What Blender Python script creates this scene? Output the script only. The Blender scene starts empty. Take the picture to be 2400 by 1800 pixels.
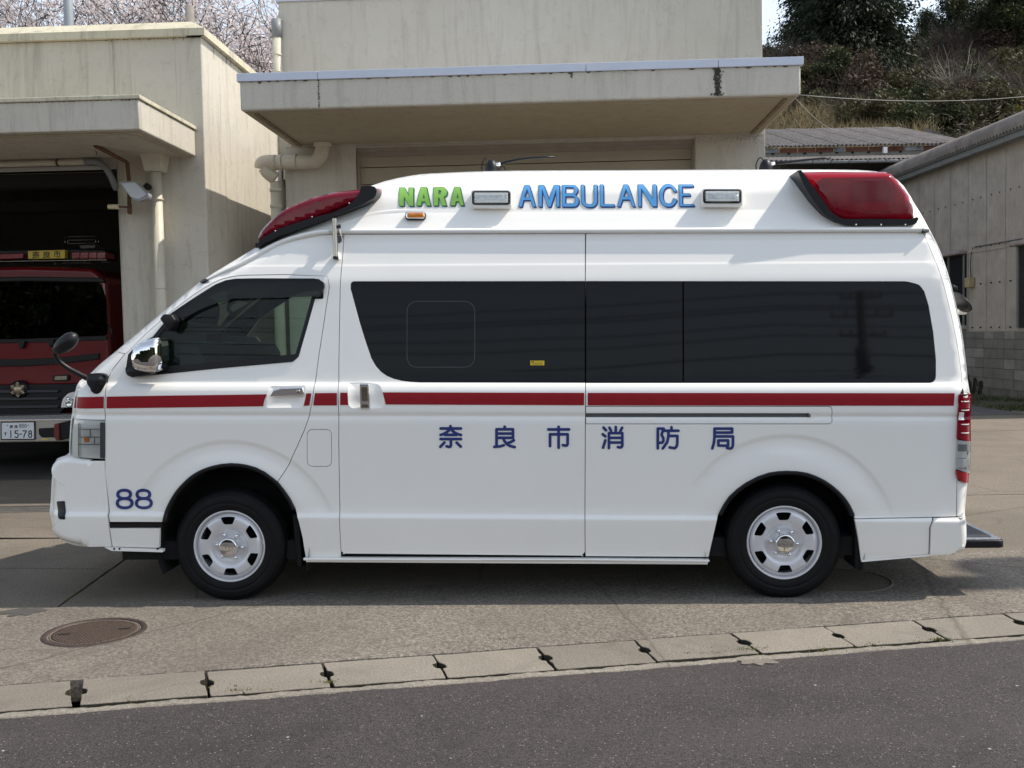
import bpy, bmesh, math, random
import numpy as np
from mathutils import Vector, Matrix
from mathutils.geometry import delaunay_2d_cdt

random.seed(7)
RNG = np.random.RandomState(11)
scene = bpy.context.scene
COL = scene.collection
rad = math.radians

# ------------------------------------------------------------------ camera
CAM = Vector((0.0, 0.0, 1.52))
PITCH, ROLL = rad(2.886), 0.018
_f = Vector((0, math.cos(PITCH), -math.sin(PITCH)))
_r0 = Vector((1, 0, 0)); _u0 = Vector((0, math.sin(PITCH), math.cos(PITCH)))
_r = _r0*math.cos(ROLL) - _u0*math.sin(ROLL)
_u = _u0*math.cos(ROLL) + _r0*math.sin(ROLL)
cd = bpy.data.cameras.new('camera'); cam = bpy.data.objects.new('camera', cd)
COL.objects.link(cam); scene.camera = cam
cd.sensor_width = 36.0; cd.lens = 36.0; cd.clip_start = 0.05; cd.clip_end = 3000
cam.matrix_world = Matrix(((_r.x, _u.x, -_f.x, CAM.x), (_r.y, _u.y, -_f.y, CAM.y), (_r.z, _u.z, -_f.z, CAM.z), (0, 0, 0, 1)))

# ------------------------------------------------------------------ sky, sun, exposure
SUN = Vector((0.78, 0.02, 1.0)).normalized()
world = bpy.data.worlds.new('World'); scene.world = world; world.use_nodes = True
wn = world.node_tree.nodes; wl = world.node_tree.links
bg = wn['Background']
sky = wn.new('ShaderNodeTexSky'); sky.sky_type = 'NISHITA'; sky.sun_disc = False
sky.sun_elevation = math.asin(SUN.z); sky.sun_rotation = math.atan2(SUN.x, SUN.y)
sky.air_density = 1.25; sky.dust_density = 0.35; sky.ozone_density = 1.0; sky.altitude = 0
hz = wn.new('ShaderNodeHueSaturation'); hz.inputs['Saturation'].default_value = .50; hz.inputs['Value'].default_value = 1.0   # thin spring haze pales the sky
wl.new(sky.outputs[0], hz.inputs['Color']); wl.new(hz.outputs[0], bg.inputs[0]); bg.inputs[1].default_value = 0.142
sd = bpy.data.lights.new('sun', 'SUN'); sd.energy = 3.2; sd.angle = rad(0.53); sd.color = (1.0, 0.92, 0.80)
so = bpy.data.objects.new('sun', sd); COL.objects.link(so)
so.rotation_euler = SUN.to_track_quat('Z', 'Y').to_euler(); so.location = (20, 0, 30)
scene.view_settings.view_transform = 'Standard'; scene.view_settings.look = 'None'
scene.view_settings.exposure = 0.70; scene.view_settings.gamma = 1.0
scene.view_settings.use_curve_mapping = False
scene.render.engine = 'CYCLES'
scene.cycles.transparent_max_bounces = 12
scene.render.resolution_x = 1024; scene.render.resolution_y = 768

# ------------------------------------------------------------------ frames: photograph pixel (2400x1800) <-> place
class Frame:
    def __init__(s, o, yaw):
        s.o = Vector(o); s.yaw = yaw; s.R = Matrix.Rotation(yaw, 3, 'Z'); s.Ri = s.R.transposed()
    def ray(s, px, py):
        d = _f + _r*((px-1200)/2400) - _u*((py-900)/2400)
        return s.Ri @ (CAM - s.o), s.Ri @ d
    def at(s, px, py, x=None, y=None, z=None):
        c, d = s.ray(px, py)
        if x is not None: t = (x-c.x)/d.x
        elif y is not None: t = (y-c.y)/d.y
        else: t = (z-c.z)/d.z
        return c + d*t
WF = Frame((0, 0, 0), 0)
VF = Frame((0, 5.70, 0), rad(-3.0))
BF = Frame((0, 10.6, 0), rad(-2.7))
def arr_at(F, pts, y):
    out = []
    ys = y if hasattr(y, '__len__') else [y]*len(pts)
    for (a, b), yy in zip(pts, ys):
        p = F.at(a, b, y=yy); out.append((p.x, p.z))
    return np.array(out)

# ------------------------------------------------------------------ materials
MATS = {}
def nmat(name):
    m = bpy.data.materials.new(name); m.use_nodes = True
    return m, m.node_tree.nodes, m.node_tree.links, m.node_tree.nodes['Principled BSDF']
def mat(name, col=(.5, .5, .5), rough=.5, metal=0.0, coat=0.0, var=0.0, vscale=6.0, bump=0.0, bscale=60.0, emit=None, spec=None):
    """plain procedural material: base colour with noise variation, roughness variation and fine bump"""
    if name in MATS: return MATS[name]
    m, n, l, b = nmat(name); MATS[name] = m
    b.inputs['Base Color'].default_value = (*col, 1); b.inputs['Roughness'].default_value = rough
    b.inputs['Metallic'].default_value = metal; b.inputs['Coat Weight'].default_value = coat
    b.inputs['Coat Roughness'].default_value = 0.04
    if spec is not None: b.inputs['Specular IOR Level'].default_value = spec
    tc = n.new('ShaderNodeTexCoord')
    if var > 0:
        t = n.new('ShaderNodeTexNoise'); t.inputs['Scale'].default_value = vscale; t.inputs['Detail'].default_value = 8
        t.inputs['Roughness'].default_value = .65
        l.new(tc.outputs['Object'], t.inputs['Vector'])
        r = n.new('ShaderNodeMapRange'); r.inputs[1].default_value = .3; r.inputs[2].default_value = .7
        r.inputs[3].default_value = 1-var; r.inputs[4].default_value = 1+var
        l.new(t.outputs[0], r.inputs[0])
        x = n.new('ShaderNodeMix'); x.data_type = 'RGBA'; x.blend_type = 'MULTIPLY'; x.inputs[0].default_value = 1
        x.inputs[6].default_value = (*col, 1); l.new(r.outputs[0], x.inputs[7]); l.new(x.outputs[2], b.inputs['Base Color'])
    if bump > 0:
        t = n.new('ShaderNodeTexNoise'); t.inputs['Scale'].default_value = bscale; t.inputs['Detail'].default_value = 6
        l.new(tc.outputs['Object'], t.inputs['Vector'])
        u = n.new('ShaderNodeBump'); u.inputs['Strength'].default_value = bump; u.inputs['Distance'].default_value = .01
        l.new(t.outputs[0], u.inputs['Height']); l.new(u.outputs[0], b.inputs['Normal'])
    return m

def node_noise(n, l, vec, scale, detail=6, rough=.6, dist=0):
    t = n.new('ShaderNodeTexNoise'); t.inputs['Scale'].default_value = scale; t.inputs['Detail'].default_value = detail
    t.inputs['Roughness'].default_value = rough; t.inputs['Distortion'].default_value = dist
    l.new(vec, t.inputs['Vector']); return t
def ramp(n, l, src, stops):
    r = n.new('ShaderNodeValToRGB'); e = r.color_ramp.elements
    while len(e) < len(stops): e.new(0.5)
    for i, (p, c) in enumerate(stops):
        e[i].position = p; e[i].color = (*c, 1) if len(c) == 3 else c
    l.new(src, r.inputs[0]); return r
def mixc(n, l, fac, a, b, mode='MIX'):
    x = n.new('ShaderNodeMix'); x.data_type = 'RGBA'; x.blend_type = mode
    for sock, val in ((x.inputs[0], fac), (x.inputs[6], a), (x.inputs[7], b)):
        if isinstance(val, (int, float)): sock.default_value = val
        elif isinstance(val, tuple): sock.default_value = (*val, 1)
        else: l.new(val, sock)
    return x.outputs[2]
def vmap(n, l, vec, scale):
    m = n.new('ShaderNodeMapping'); m.inputs['Scale'].default_value = scale; l.new(vec, m.inputs['Vector']); return m.outputs[0]

# ------------------------------------------------------------------ mesh helpers
class MB:
    def __init__(s): s.v = []; s.f = []; s.m = []; s.sm = []
    def add(s, vs, fs, mi=0, smooth=False):
        k = len(s.v); s.v += [tuple(map(float, v)) for v in vs]
        for f in fs: s.f.append(tuple(k+i for i in f)); s.m.append(mi); s.sm.append(smooth)
        return s
    def box(s, x0, x1, y0, y1, z0, z1, mi=0):
        if x0 > x1: x0, x1 = x1, x0
        if y0 > y1: y0, y1 = y1, y0
        if z0 > z1: z0, z1 = z1, z0
        vs = [(x0,y0,z0),(x1,y0,z0),(x1,y1,z0),(x0,y1,z0),(x0,y0,z1),(x1,y0,z1),(x1,y1,z1),(x0,y1,z1)]
        return s.add(vs, [(0,3,2,1),(4,5,6,7),(0,1,5,4),(1,2,6,5),(2,3,7,6),(3,0,4,7)], mi)
    def prism(s, pts, a0, a1, axis='y', mi=0, smooth=False):
        """polygon in the two other axes, extruded along axis from a0 to a1 (a0, a1 may be lists per point)"""
        n = len(pts)
        A0 = a0 if hasattr(a0, '__len__') else [a0]*n; A1 = a1 if hasattr(a1, '__len__') else [a1]*n
        def P(p, a): return {'y': (p[0], a, p[1]), 'x': (a, p[0], p[1]), 'z': (p[0], p[1], a)}[axis]
        vs = [P(p, a) for p, a in zip(pts, A0)] + [P(p, a) for p, a in zip(pts, A1)]
        k = len(s.v); s.v += [tuple(map(float, v)) for v in vs]
        s.f.append(tuple(k+i for i in range(n))); s.f.append(tuple(k+n+i for i in reversed(range(n))))
        s.m += [mi, mi]; s.sm += [False, False]
        for i in range(n):
            j = (i+1) % n; s.f.append((k+i, k+n+i, k+n+j, k+j)); s.m.append(mi); s.sm.append(smooth)
        return s
    def tube(s, path, r, n=8, mi=0, caps=True, closed=False, smooth=True):
        P = [Vector(p) for p in path]; R = r if hasattr(r, '__len__') else [r]*len(P)
        k = len(s.v); m = len(P); up = None
        for i, p in enumerate(P):
            if closed: t = P[(i+1) % m]-P[i-1]
            else: t = P[min(i+1, m-1)]-P[max(i-1, 0)]
            t.normalize()
            if up is None:
                up = t.cross(Vector((0, 0, 1)))
                if up.length < .1: up = t.cross(Vector((0, 1, 0)))
                up.normalize()
            up = (up - t*up.dot(t)); up.normalize(); w = t.cross(up)
            for j in range(n):
                a = 2*math.pi*j/n; q = p + (up*math.cos(a)+w*math.sin(a))*R[i]; s.v.append(tuple(q))
        rng = m if closed else m-1
        for i in range(rng):
            a = k+i*n; b = k+((i+1) % m)*n
            for j in range(n):
                j2 = (j+1) % n; s.f.append((a+j, a+j2, b+j2, b+j)); s.m.append(mi); s.sm.append(smooth)
        if caps and not closed:
            s.f.append(tuple(k+j for j in reversed(range(n)))); s.f.append(tuple(k+(m-1)*n+j for j in range(n)))
            s.m += [mi, mi]; s.sm += [False, False]
        return s
    def lathe(s, prof, c=(0,0,0), axis='y', n=48, mi=0, smooth=True, closed=False):
        """prof = [(radius, offset along axis)...]"""
        k = len(s.v); m = len(prof)
        for (r, a) in prof:
            for j in range(n):
                t = 2*math.pi*j/n; u, w = r*math.cos(t), r*math.sin(t)
                q = {'y': (u, a, w), 'z': (u, w, a), 'x': (a, u, w)}[axis]
                s.v.append((c[0]+q[0], c[1]+q[1], c[2]+q[2]))
        for i in range(m if closed else m-1):
            a = k+i*n; b = k+((i+1) % m)*n
            for j in range(n):
                j2 = (j+1) % n; s.f.append((a+j, b+j, b+j2, a+j2)); s.m.append(mi); s.sm.append(smooth)
        return s
    def ball(s, c, r, n=12, mi=0):
        rr = r if hasattr(r, '__len__') else (r, r, r); k = len(s.v); m = n//2
        for i in range(m+1):
            t = math.pi*i/m
            for j in range(n):
                a = 2*math.pi*j/n
                s.v.append((c[0]+rr[0]*math.sin(t)*math.cos(a), c[1]+rr[1]*math.sin(t)*math.sin(a), c[2]+rr[2]*math.cos(t)))
        for i in range(m):
            for j in range(n):
                j2 = (j+1) % n; s.f.append((k+i*n+j, k+(i+1)*n+j, k+(i+1)*n+j2, k+i*n+j2)); s.m.append(mi); s.sm.append(True)
        return s
    def mesh(s, name, mats):
        me = bpy.data.meshes.new(name); me.from_pydata(s.v, [], s.f)
        for m in (mats if isinstance(mats, (list, tuple)) else [mats]): me.materials.append(m)
        me.polygons.foreach_set('material_index', s.m); me.polygons.foreach_set('use_smooth', s.sm)
        me.update(); return me
    def build(s, name, mats, parent=None, loc=None, rot=None, bevel=0, bseg=2, recalc=True):
        me = s.mesh(name, mats)
        if recalc or bevel:
            bm = bmesh.new(); bm.from_mesh(me)
            bmesh.ops.remove_doubles(bm, verts=bm.verts, dist=1e-6)
            bmesh.ops.recalc_face_normals(bm, faces=bm.faces)
            if bevel:
                ed = [e for e in bm.edges if len(e.link_faces) == 2 and e.calc_face_angle(0) > rad(35)]
                bmesh.ops.bevel(bm, geom=ed, offset=bevel, segments=bseg, affect='EDGES', profile=.5, clamp_overlap=True)
                for f in bm.faces:
                    if f.calc_area() < bevel*bevel*60: f.smooth = True
            bm.to_mesh(me); bm.free()
        return link(name, me, parent, loc, rot)
def link(name, me, parent=None, loc=None, rot=None):
    o = bpy.data.objects.new(name, me); COL.objects.link(o)
    if parent: o.parent = parent
    if loc is not None: o.location = loc
    if rot is not None: o.rotation_euler = rot
    return o
def tag(o, label=None, cat=None, group=None, kind=None):
    if label: o['label'] = label
    if cat: o['category'] = cat
    if group: o['group'] = group
    if kind: o['kind'] = kind
    return o
def empty(name, loc, yaw=0, label=None, cat=None, group=None):
    o = bpy.data.objects.new(name, None); COL.objects.link(o); o.location = loc; o.rotation_euler = (0, 0, yaw)
    o.empty_display_size = .2
    return tag(o, label, cat, group)

# polygons in the plane -------------------------------------------------
def fillet(pts, px=True):
    """pts: (x,y) or (x,y,r) -> list of (x,y) with rounded corners"""
    out = []; n = len(pts)
    for i, p in enumerate(pts):
        if len(p) == 2: out.append((p[0], p[1])); continue
        a = Vector(pts[i-1][:2]); b = Vector(p[:2]); c = Vector(pts[(i+1) % n][:2]); r = p[2]
        u = (a-b); v = (c-b); lu, lv = u.length, v.length; u.normalize(); v.normalize()
        r = min(r, lu*.49, lv*.49)
        for k in range(7):
            t = k/6; q = (b+u*r)*(1-t)**2 + b*2*t*(1-t) + (b+v*r)*t*t; out.append((q.x, q.y))
    return out
def smoothpath(pts, n=6, closed=False):
    P = [np.array(p, float) for p in pts]; m = len(P); out = []
    R = range(m) if closed else range(m-1)
    for i in R:
        p0 = P[i-1] if (i > 0 or closed) else 2*P[0]-P[1]; p1 = P[i]; p2 = P[(i+1) % m]
        p3 = P[(i+2) % m] if (i+2 < m or closed) else 2*P[-1]-P[-2]
        for k in range(n):
            t = k/n; out.append(tuple(.5*((2*p1)+(-p0+p2)*t+(2*p0-5*p1+4*p2-p3)*t*t+(-p0+3*p1-3*p2+p3)*t**3)))
    if not closed: out.append(tuple(P[-1]))
    return out
def inpoly(P, poly):
    P = np.asarray(P, float); x, y = P[:, 0], P[:, 1]; q = np.asarray(poly, float); c = np.zeros(len(P), bool)
    x1, y1 = q[:, 0], q[:, 1]; x0, y0 = np.roll(x1, 1), np.roll(y1, 1)
    for a, b, cc, d in zip(x0, y0, x1, y1):
        if b == d: continue
        hit = ((b > y) != (d > y)) & (x < (cc-a)*(y-b)/(d-b)+a); c ^= hit
    return c
def segdist(P, A, B):
    """min distance from points P to segments A-B ; returns (d, index, t)"""
    P = np.asarray(P, float)[:, None, :]; A = np.asarray(A, float)[None]; B = np.asarray(B, float)[None]
    AB = B-A; L = np.maximum((AB**2).sum(-1), 1e-12); t = np.clip(((P-A)*AB).sum(-1)/L, 0, 1)
    D = np.sqrt(((A+AB*t[..., None]-P)**2).sum(-1)); i = D.argmin(1); k = np.arange(len(i))
    return D[k, i], i, t[k, i]
def resample(poly, step):
    out = []; n = len(poly)
    for i in range(n):
        a = np.array(poly[i], float); b = np.array(poly[(i+1) % n], float); d = np.linalg.norm(b-a)
        if d < 1e-6: continue
        k = max(1, int(math.ceil(d/step)))
        for j in range(k): out.append(tuple(a+(b-a)*j/k))
    return out
def area2(p):
    q = np.asarray(p); return .5*np.sum(q[:, 0]*np.roll(q[:, 1], -1)-np.roll(q[:, 0], -1)*q[:, 1])
def inset(poly, d):
    q = np.asarray(poly, float)
    if area2(q) < 0: q = q[::-1]
    a = q-np.roll(q, 1, 0); b = np.roll(q, -1, 0)-q
    na = np.stack([-a[:, 1], a[:, 0]], 1); nb = np.stack([-b[:, 1], b[:, 0]], 1)
    na /= np.maximum(np.linalg.norm(na, axis=1)[:, None], 1e-9); nb /= np.maximum(np.linalg.norm(nb, axis=1)[:, None], 1e-9)
    m = na+nb; s = (m*na).sum(1); m = m/np.maximum(s, .5)[:, None]
    return [tuple(p) for p in q+m*d]
def cdt(polys, extra=None, keep=None, eps=1e-6, lines=()):
    """triangulate; polys = constraint polygons, extra = interior points, keep(centroids)->mask"""
    vs = []; ed = []
    for p in polys:
        k = len(vs); n = len(p); vs += [Vector((float(a), float(b))) for a, b in p]; ed += [(k+i, k+(i+1) % n) for i in range(n)]
    for L in lines:
        k = len(vs); vs += [Vector((float(a), float(b))) for a, b in L]; ed += [(k+i, k+i+1) for i in range(len(L)-1)]
    if extra is not None: vs += [Vector((float(a), float(b))) for a, b in extra]
    V, E, F, *_ = delaunay_2d_cdt(vs, ed, [], 0, eps)
    V = np.array([(v[0], v[1]) for v in V]); F = np.array([tuple(f) for f in F])
    c = V[F].mean(1); F = F[keep(c)]
    return V, F
# ================================================================== ambulance: the body surface
VW = 1.88                                  # width; near side at y = 0, far side at y = VW
PT = 0.0154                                # the body sits a little nose-up on its wheels
_kz = [(.0,.060),(.22,.048),(.30,.030),(.42,.012),(.470,.006),(.478,.007),(.494,.019),(.53,.022),(.60,.020),(.90,.010),(1.02,.005),(1.040,.007),
       (1.050,.010),(1.058,.009),(1.073,.001),(1.10,.0),(1.17,.003),(1.20,.007),(1.222,.016),(1.240,.032),(1.26,.036),(1.80,.094),(1.825,.098),
       (1.896,.118),(1.901,.119),(1.908,.124),(2.022,.155),(2.030,.160),(2.066,.167),(2.09,.170),(2.20,.225),(2.205,.229),(2.213,.233),(2.38,.290),(2.7,.41)]
_zz = np.arange(-.1, 2.9, .002); _yy = np.interp(_zz, [k[0] for k in _kz], [k[1] for k in _kz])
_ker = np.exp(-.5*(np.arange(-9, 10)*.002/.0045)**2); _ker /= _ker.sum()
_yy = np.convolve(np.pad(_yy, 9, mode='edge'), _ker, 'valid')
# silhouette of the whole body, front bottom -> over the roof -> rear bottom; px, py, depth of plane, radius along, radius across
SIL = [(200,1276,.34,.06,.12),(182,1262,.34,.10,.2),(172,1230,.34,.16,.28),(169,1180,.34,.20,.30),(167,1110,.34,.20,.32),(166,1060,.34,.20,.34),(166.5,1030,.34,.20,.34),(168,1000,.34,.20,.34),(171,975,.34,.20,.34),(174,952,.34,.20,.34),(178,927,.34,.19,.34),(190,894,.32,.18,.32),
       (210,878,.30,.17,.30),(235,854,.28,.16,.28),(273,823,.25,.14,.24),(382,732,.24,.10,.20),(470,661,.26,.09,.18),(560,605,.30,.12,.20),
       (650,551,.34,.16,.24),(760,490,.36,.20,.28),(870,436,.40,.20,.30),(960,413,.44,.20,.30),(1038,406,.46,.19,.30),(1200,401,.46,.18,.30),(1500,399.5,.46,.18,.30),(1872,398,.46,.18,.30),
       (2050,402,.46,.18,.30),(2105,425,.40,.14,.26),(2135,465,.34,.10,.20),(2157,502,.28,.09,.16),(2174,532,.26,.09,.15),(2202,588,.24,.09,.15),(2226,659,.22,.09,.15),(2241,720,.20,.09,.15),(2255.5,793,.17,.09,.15),(2266.5,890,.14,.09,.15),
       (2270,978,.13,.09,.15),(2271,1060,.13,.09,.15),(2266,1131,.13,.07,.13),(2260,1205,.14,.07,.14),(2264,1240,.14,.07,.14),(2263,1268,.14,.07,.14),(2254,1288,.14,.05,.12),(2232,1295,.14,.03,.08)]
BSIL = [(205,1277,.3,.05,.10),(176,1273,.3,.07,.16),(150,1261,.3,.09,.22),(134,1243,.3,.17,.30),(125.5,1215,.3,.23,.34),(124,1185,.3,.23,.34),(127,1130,.3,.23,.34),(131,1095,.3,.21,.34),(134,1080,.3,.12,.26),(140,1073,.3,.06,.16),(152,1071,.3,.03,.10),(175,1074,.3,.02,.05),(215,1078,.3,.015,.02)]
UC = .93; YE_ = 1-math.sqrt(1-UC**2.2)
def _gz(z, x): return np.interp(z+PT*x, _zz, _yy)
def mksil(T):
    out = []
    for (a, b, y, rd, rc) in T:
        for _ in range(4):
            p = VF.at(a, b, y=y); y = float(_gz(p.z, p.x))+rc*YE_
        out.append((p.x, p.z, rd, rc))
    return np.array(smoothpath([tuple(r) for r in out], 3))
SIL_A = mksil(SIL); SIL_B = mksil(BSIL); SILX = SIL_A
def use_sil(S):
    global SILX; SILX = S
def flare(x, z):
    """pressed lip round each wheel: a soft step inwards at its outer line, then swelling out towards the arch"""
    out = np.zeros_like(x)
    for (cx, cz, r0, r1, h) in ARCH:
        r = np.sqrt((x-cx)**2+(z-cz)**2); t = np.clip((r1-r)/.034, 0, 1); t = t*t*(3-2*t); u = np.clip((r1-.034-r)/.14, 0, 1)
        fade = np.clip((z-cz-.06)/.25, 0, 1); fade = fade*fade*(3-2*fade)
        out += (.0075*t-.017*u*u*(3-2*u)*h/.013)*fade
    return out
_a = VF.at(541, 1287, y=0); _b = VF.at(1842, 1279, y=0)
ARCH = [(_a.x, _a.z, .565, .63, .013), (_b.x, _b.z, .565, .625, .013)]
WHEEL_F = (_a.x, .325); WHEEL_R = (_b.x-.008, .325)
def G(P):
    """depth y of the near body side at points (x, z)"""
    P = np.asarray(P, float); x, z = P[:, 0], P[:, 1]
    y = np.interp(z+PT*x, _zz, _yy)
    y = y + flare(x, z)
    A = SILX[:-1, :2]; B = SILX[1:, :2]; d, i, t = segdist(P, A, B)
    rd = SILX[i, 2]*(1-t)+SILX[i+1, 2]*t; rc = SILX[i, 3]*(1-t)+SILX[i+1, 3]*t
    u = np.clip(1-d/rd, 0, 1); u = np.minimum(u, UC)
    return y + rc*(1-np.sqrt(1-u**2.2))
def GN(P):
    e = .0015; P = np.asarray(P, float)
    gx = (G(P+[e, 0])-G(P-[e, 0]))/(2*e); gz = (G(P+[0, e])-G(P-[0, e]))/(2*e)
    n = np.stack([gx, -np.ones(len(P)), gz], 1); return n/np.linalg.norm(n, axis=1)[:, None]
def VX(pts, off=0.0):
    """photograph pixels -> (x,z) on the near side surface"""
    pts = [(p[0], p[1]) for p in pts]; y = np.zeros(len(pts))
    for _ in range(6):
        q = arr_at(VF, pts, y); y = np.clip(G(q)+off, -.1, .7)
    return q
ZR = np.unique(np.concatenate([np.arange(0, 2.9, .05), np.array([.462,.470,.476,.482,.488,.494,.502,1.030,1.040,1.046,1.052,1.058,1.066,1.074,1.082,1.17,1.19,1.205,1.215,1.225,1.232,1.240,1.248,1.26,
                1.80,1.81,1.825,1.893,1.898,1.903,1.908,1.914,2.018,2.024,2.030,2.04,2.066,2.08,2.09,2.195,2.201,2.206,2.211,2.217])]))
FINE = []
def gridpts(outline, holes, step, dense=True):
    o = np.asarray(outline); x0, x1 = o[:, 0].min(), o[:, 0].max(); z0, z1 = o[:, 1].min(), o[:, 1].max()
    xs = np.arange(x0+step*.5, x1, step)
    # finer towards the corners of the body
    zr = np.array([z for z in ZR if z not in FINE]) if dense else np.arange(0, 2.9, step)
    zr = zr[(zr > z0-.2) & (zr < z1+.2)]
    X, Z = np.meshgrid(xs, zr); X = X+(np.arange(X.shape[0]) % 2)[:, None]*step*.4; P = np.stack([X.ravel(), (Z-PT*X).ravel()], 1)
    A = SILX[:-1, :2]; B = SILX[1:, :2]; 
    # extra points near the silhouette, where the surface turns
    ex = []
    for k in (.004, .012, .025, .045, .07, .10, .14, .18):
        for i in range(0, len(SILX)-1):
            a, b = SILX[i, :2], SILX[i+1, :2]; t = b-a; L = np.linalg.norm(t)
            if L < 1e-6: continue
            n = np.array([t[1], -t[0]])/L
            m = max(1, int(L/.06))
            for j in range(m): ex.append(a+t*(j+.5)/m+n*k)
    P = np.concatenate([P, np.array(ex)])
    rg = []
    for (cx, cz, r0, r1, hh) in ARCH:
        for r in np.concatenate([np.arange(.47, .585, .014), np.arange(.586, .636, .0075)]):
            t = np.arange(rad(-8), rad(188), rad(1.9))+r*9; rg.append(np.stack([cx+r*np.cos(t), cz+r*np.sin(t)], 1))
    P = np.concatenate([P]+rg)
    ok = inpoly(P, outline)
    for h in holes: ok &= ~inpoly(P, h)
    P = P[ok]
    if len(P) == 0: return P
    for pl in [outline]+list(holes):
        q = np.asarray(pl); d, _, _ = segdist(P, q, np.roll(q, -1, 0)); P = P[d > .006]
        if len(P) == 0: break
    if dense and len(P):
        zp = P[:, 1]+PT*P[:, 0]; fz = np.array(FINE); P = P[np.abs(zp[:, None]-fz[None]).min(1) > .006]
    return P
FINE = [z for z in ZR if abs(round(z/.05)*.05-z) > 1e-6 or z in (1.24,)]
def rowlines(outline, holes, step=.06):
    """constraint lines along the creases, from edge to edge of the sheet"""
    out = []; E = []
    for pl in [outline]+list(holes):
        q = np.asarray(pl, float).copy(); q[:, 1] += PT*q[:, 0]; E.append((q, np.roll(q, -1, 0)))
    for c in FINE:
        xs = []
        for a, b in E:
            s1 = a[:, 1] > c; s2 = b[:, 1] > c; k = s1 != s2
            if k.any(): xs += list(a[k, 0]+(b[k, 0]-a[k, 0])*(c-a[k, 1])/(b[k, 1]-a[k, 1]))
        xs.sort()
        for i in range(0, len(xs)-1, 2):
            xa, xb = xs[i], xs[i+1]
            if xb-xa < .004: continue
            n = max(1, int((xb-xa)/step)); m = np.linspace(xa, xb, n+1); out.append([(x, c-PT*x) for x in m])
    return out
def skin(name, outline, holes=(), parent=None, m=None, off=0.0, gap=.002, lip=.022, step=.06, dense=True, rs=.03, hlip=None, flat=False):
    """a sheet following the body surface, bounded by outline (x,z), with turned-in edges"""
    o = [tuple(p) for p in outline]; o = inset(o, gap) if gap else o
    o = resample(o, rs); hs = [resample(inset(h, -gap) if gap else h, rs) for h in holes]
    ex = gridpts(o, hs, step, dense)
    def keep(c):
        k = inpoly(c, o)
        for h in hs: k &= ~inpoly(c, h)
        return k
    V, F = cdt([o]+hs, ex, keep, 1e-6, rowlines(o, hs, step) if dense else ())
    y = G(V)+off; N = GN(V)
    if flat: pass
    # orientation: normal must face -y
    a = V[F[:, 1]]-V[F[:, 0]]; b = V[F[:, 2]]-V[F[:, 0]]; cr = a[:, 0]*b[:, 1]-a[:, 1]*b[:, 0]
    F = np.where((cr > 0)[:, None], F, F[:, ::-1])      # in (x,z): ccw seen from -y
    vs = [(V[i, 0], y[i], V[i, 1]) for i in range(len(V))]; fs = [tuple(int(q) for q in f) for f in F]; nn = [tuple(q) for q in N]
    sm = [True]*len(fs)
    if lip:
        cnt = {}
        for f in fs:
            for i in range(3):
                e = (f[i], f[(i+1) % 3]); k = (min(e), max(e)); cnt[k] = None if k in cnt else e
        bd = [e for e in cnt.values() if e]
        for (i, j) in bd:
            k = len(vs)
            vs += [vs[i], vs[j], (vs[j][0], vs[j][1]+lip, vs[j][2]), (vs[i][0], vs[i][1]+lip, vs[i][2])]
            d = Vector(vs[j])-Vector(vs[i]); n2 = d.cross(Vector((0, 1, 0)))
            n2 = n2.normalized() if n2.length > 1e-9 else Vector((0, -1, 0))
            nn += [tuple(-n2)]*4; fs.append((k, k+3, k+2, k+1)); sm.append(True)
    me = bpy.data.meshes.new(name); me.from_pydata(vs, [], fs); me.materials.append(m)
    me.polygons.foreach_set('use_smooth', sm); me.update()
    me.normals_split_custom_set_from_vertices([Vector(q) for q in nn])
    return link(name, me, parent)
def pxp(pts, off=0.0, f=True):
    return VX(fillet(pts) if f else pts, off)
def finegrid(Q, st):
    A = np.concatenate([np.asarray(q) for q in Q]); x0, z0 = A.min(0); x1, z1 = A.max(0)
    Xg, Zg = np.meshgrid(np.arange(x0, x1, st), np.arange(z0, z1, st*.93)); return np.stack([Xg.ravel(), Zg.ravel()], 1)
def decal(name, polys, parent, m, off=-.0034, thick=.003, px=True, rs=.018, grid=False, conv=None, holes=(), fine=.014):
    """union of flat shapes lying on the body surface; polys in photograph pixels"""
    Q = [VX(p) if px else np.asarray(p) for p in polys]; H = [VX(p) if px else np.asarray(p) for p in holes]
    Q = [resample([tuple(a) for a in q], rs) for q in Q]; H = [resample([tuple(a) for a in q], rs) for q in H]
    def keep(c):
        k = np.zeros(len(c), bool)
        for q in Q: k |= inpoly(c, q)
        for h in H: k &= ~inpoly(c, h)
        return k
    ex = gridpts(Q[0], [], .05, True) if grid else finegrid(Q, fine)
    V, F = cdt(Q+H, ex, keep, 1e-7)
    return sheet3(name, V, F, lambda P: G(P)+off, GN, parent, m, thick)
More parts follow.
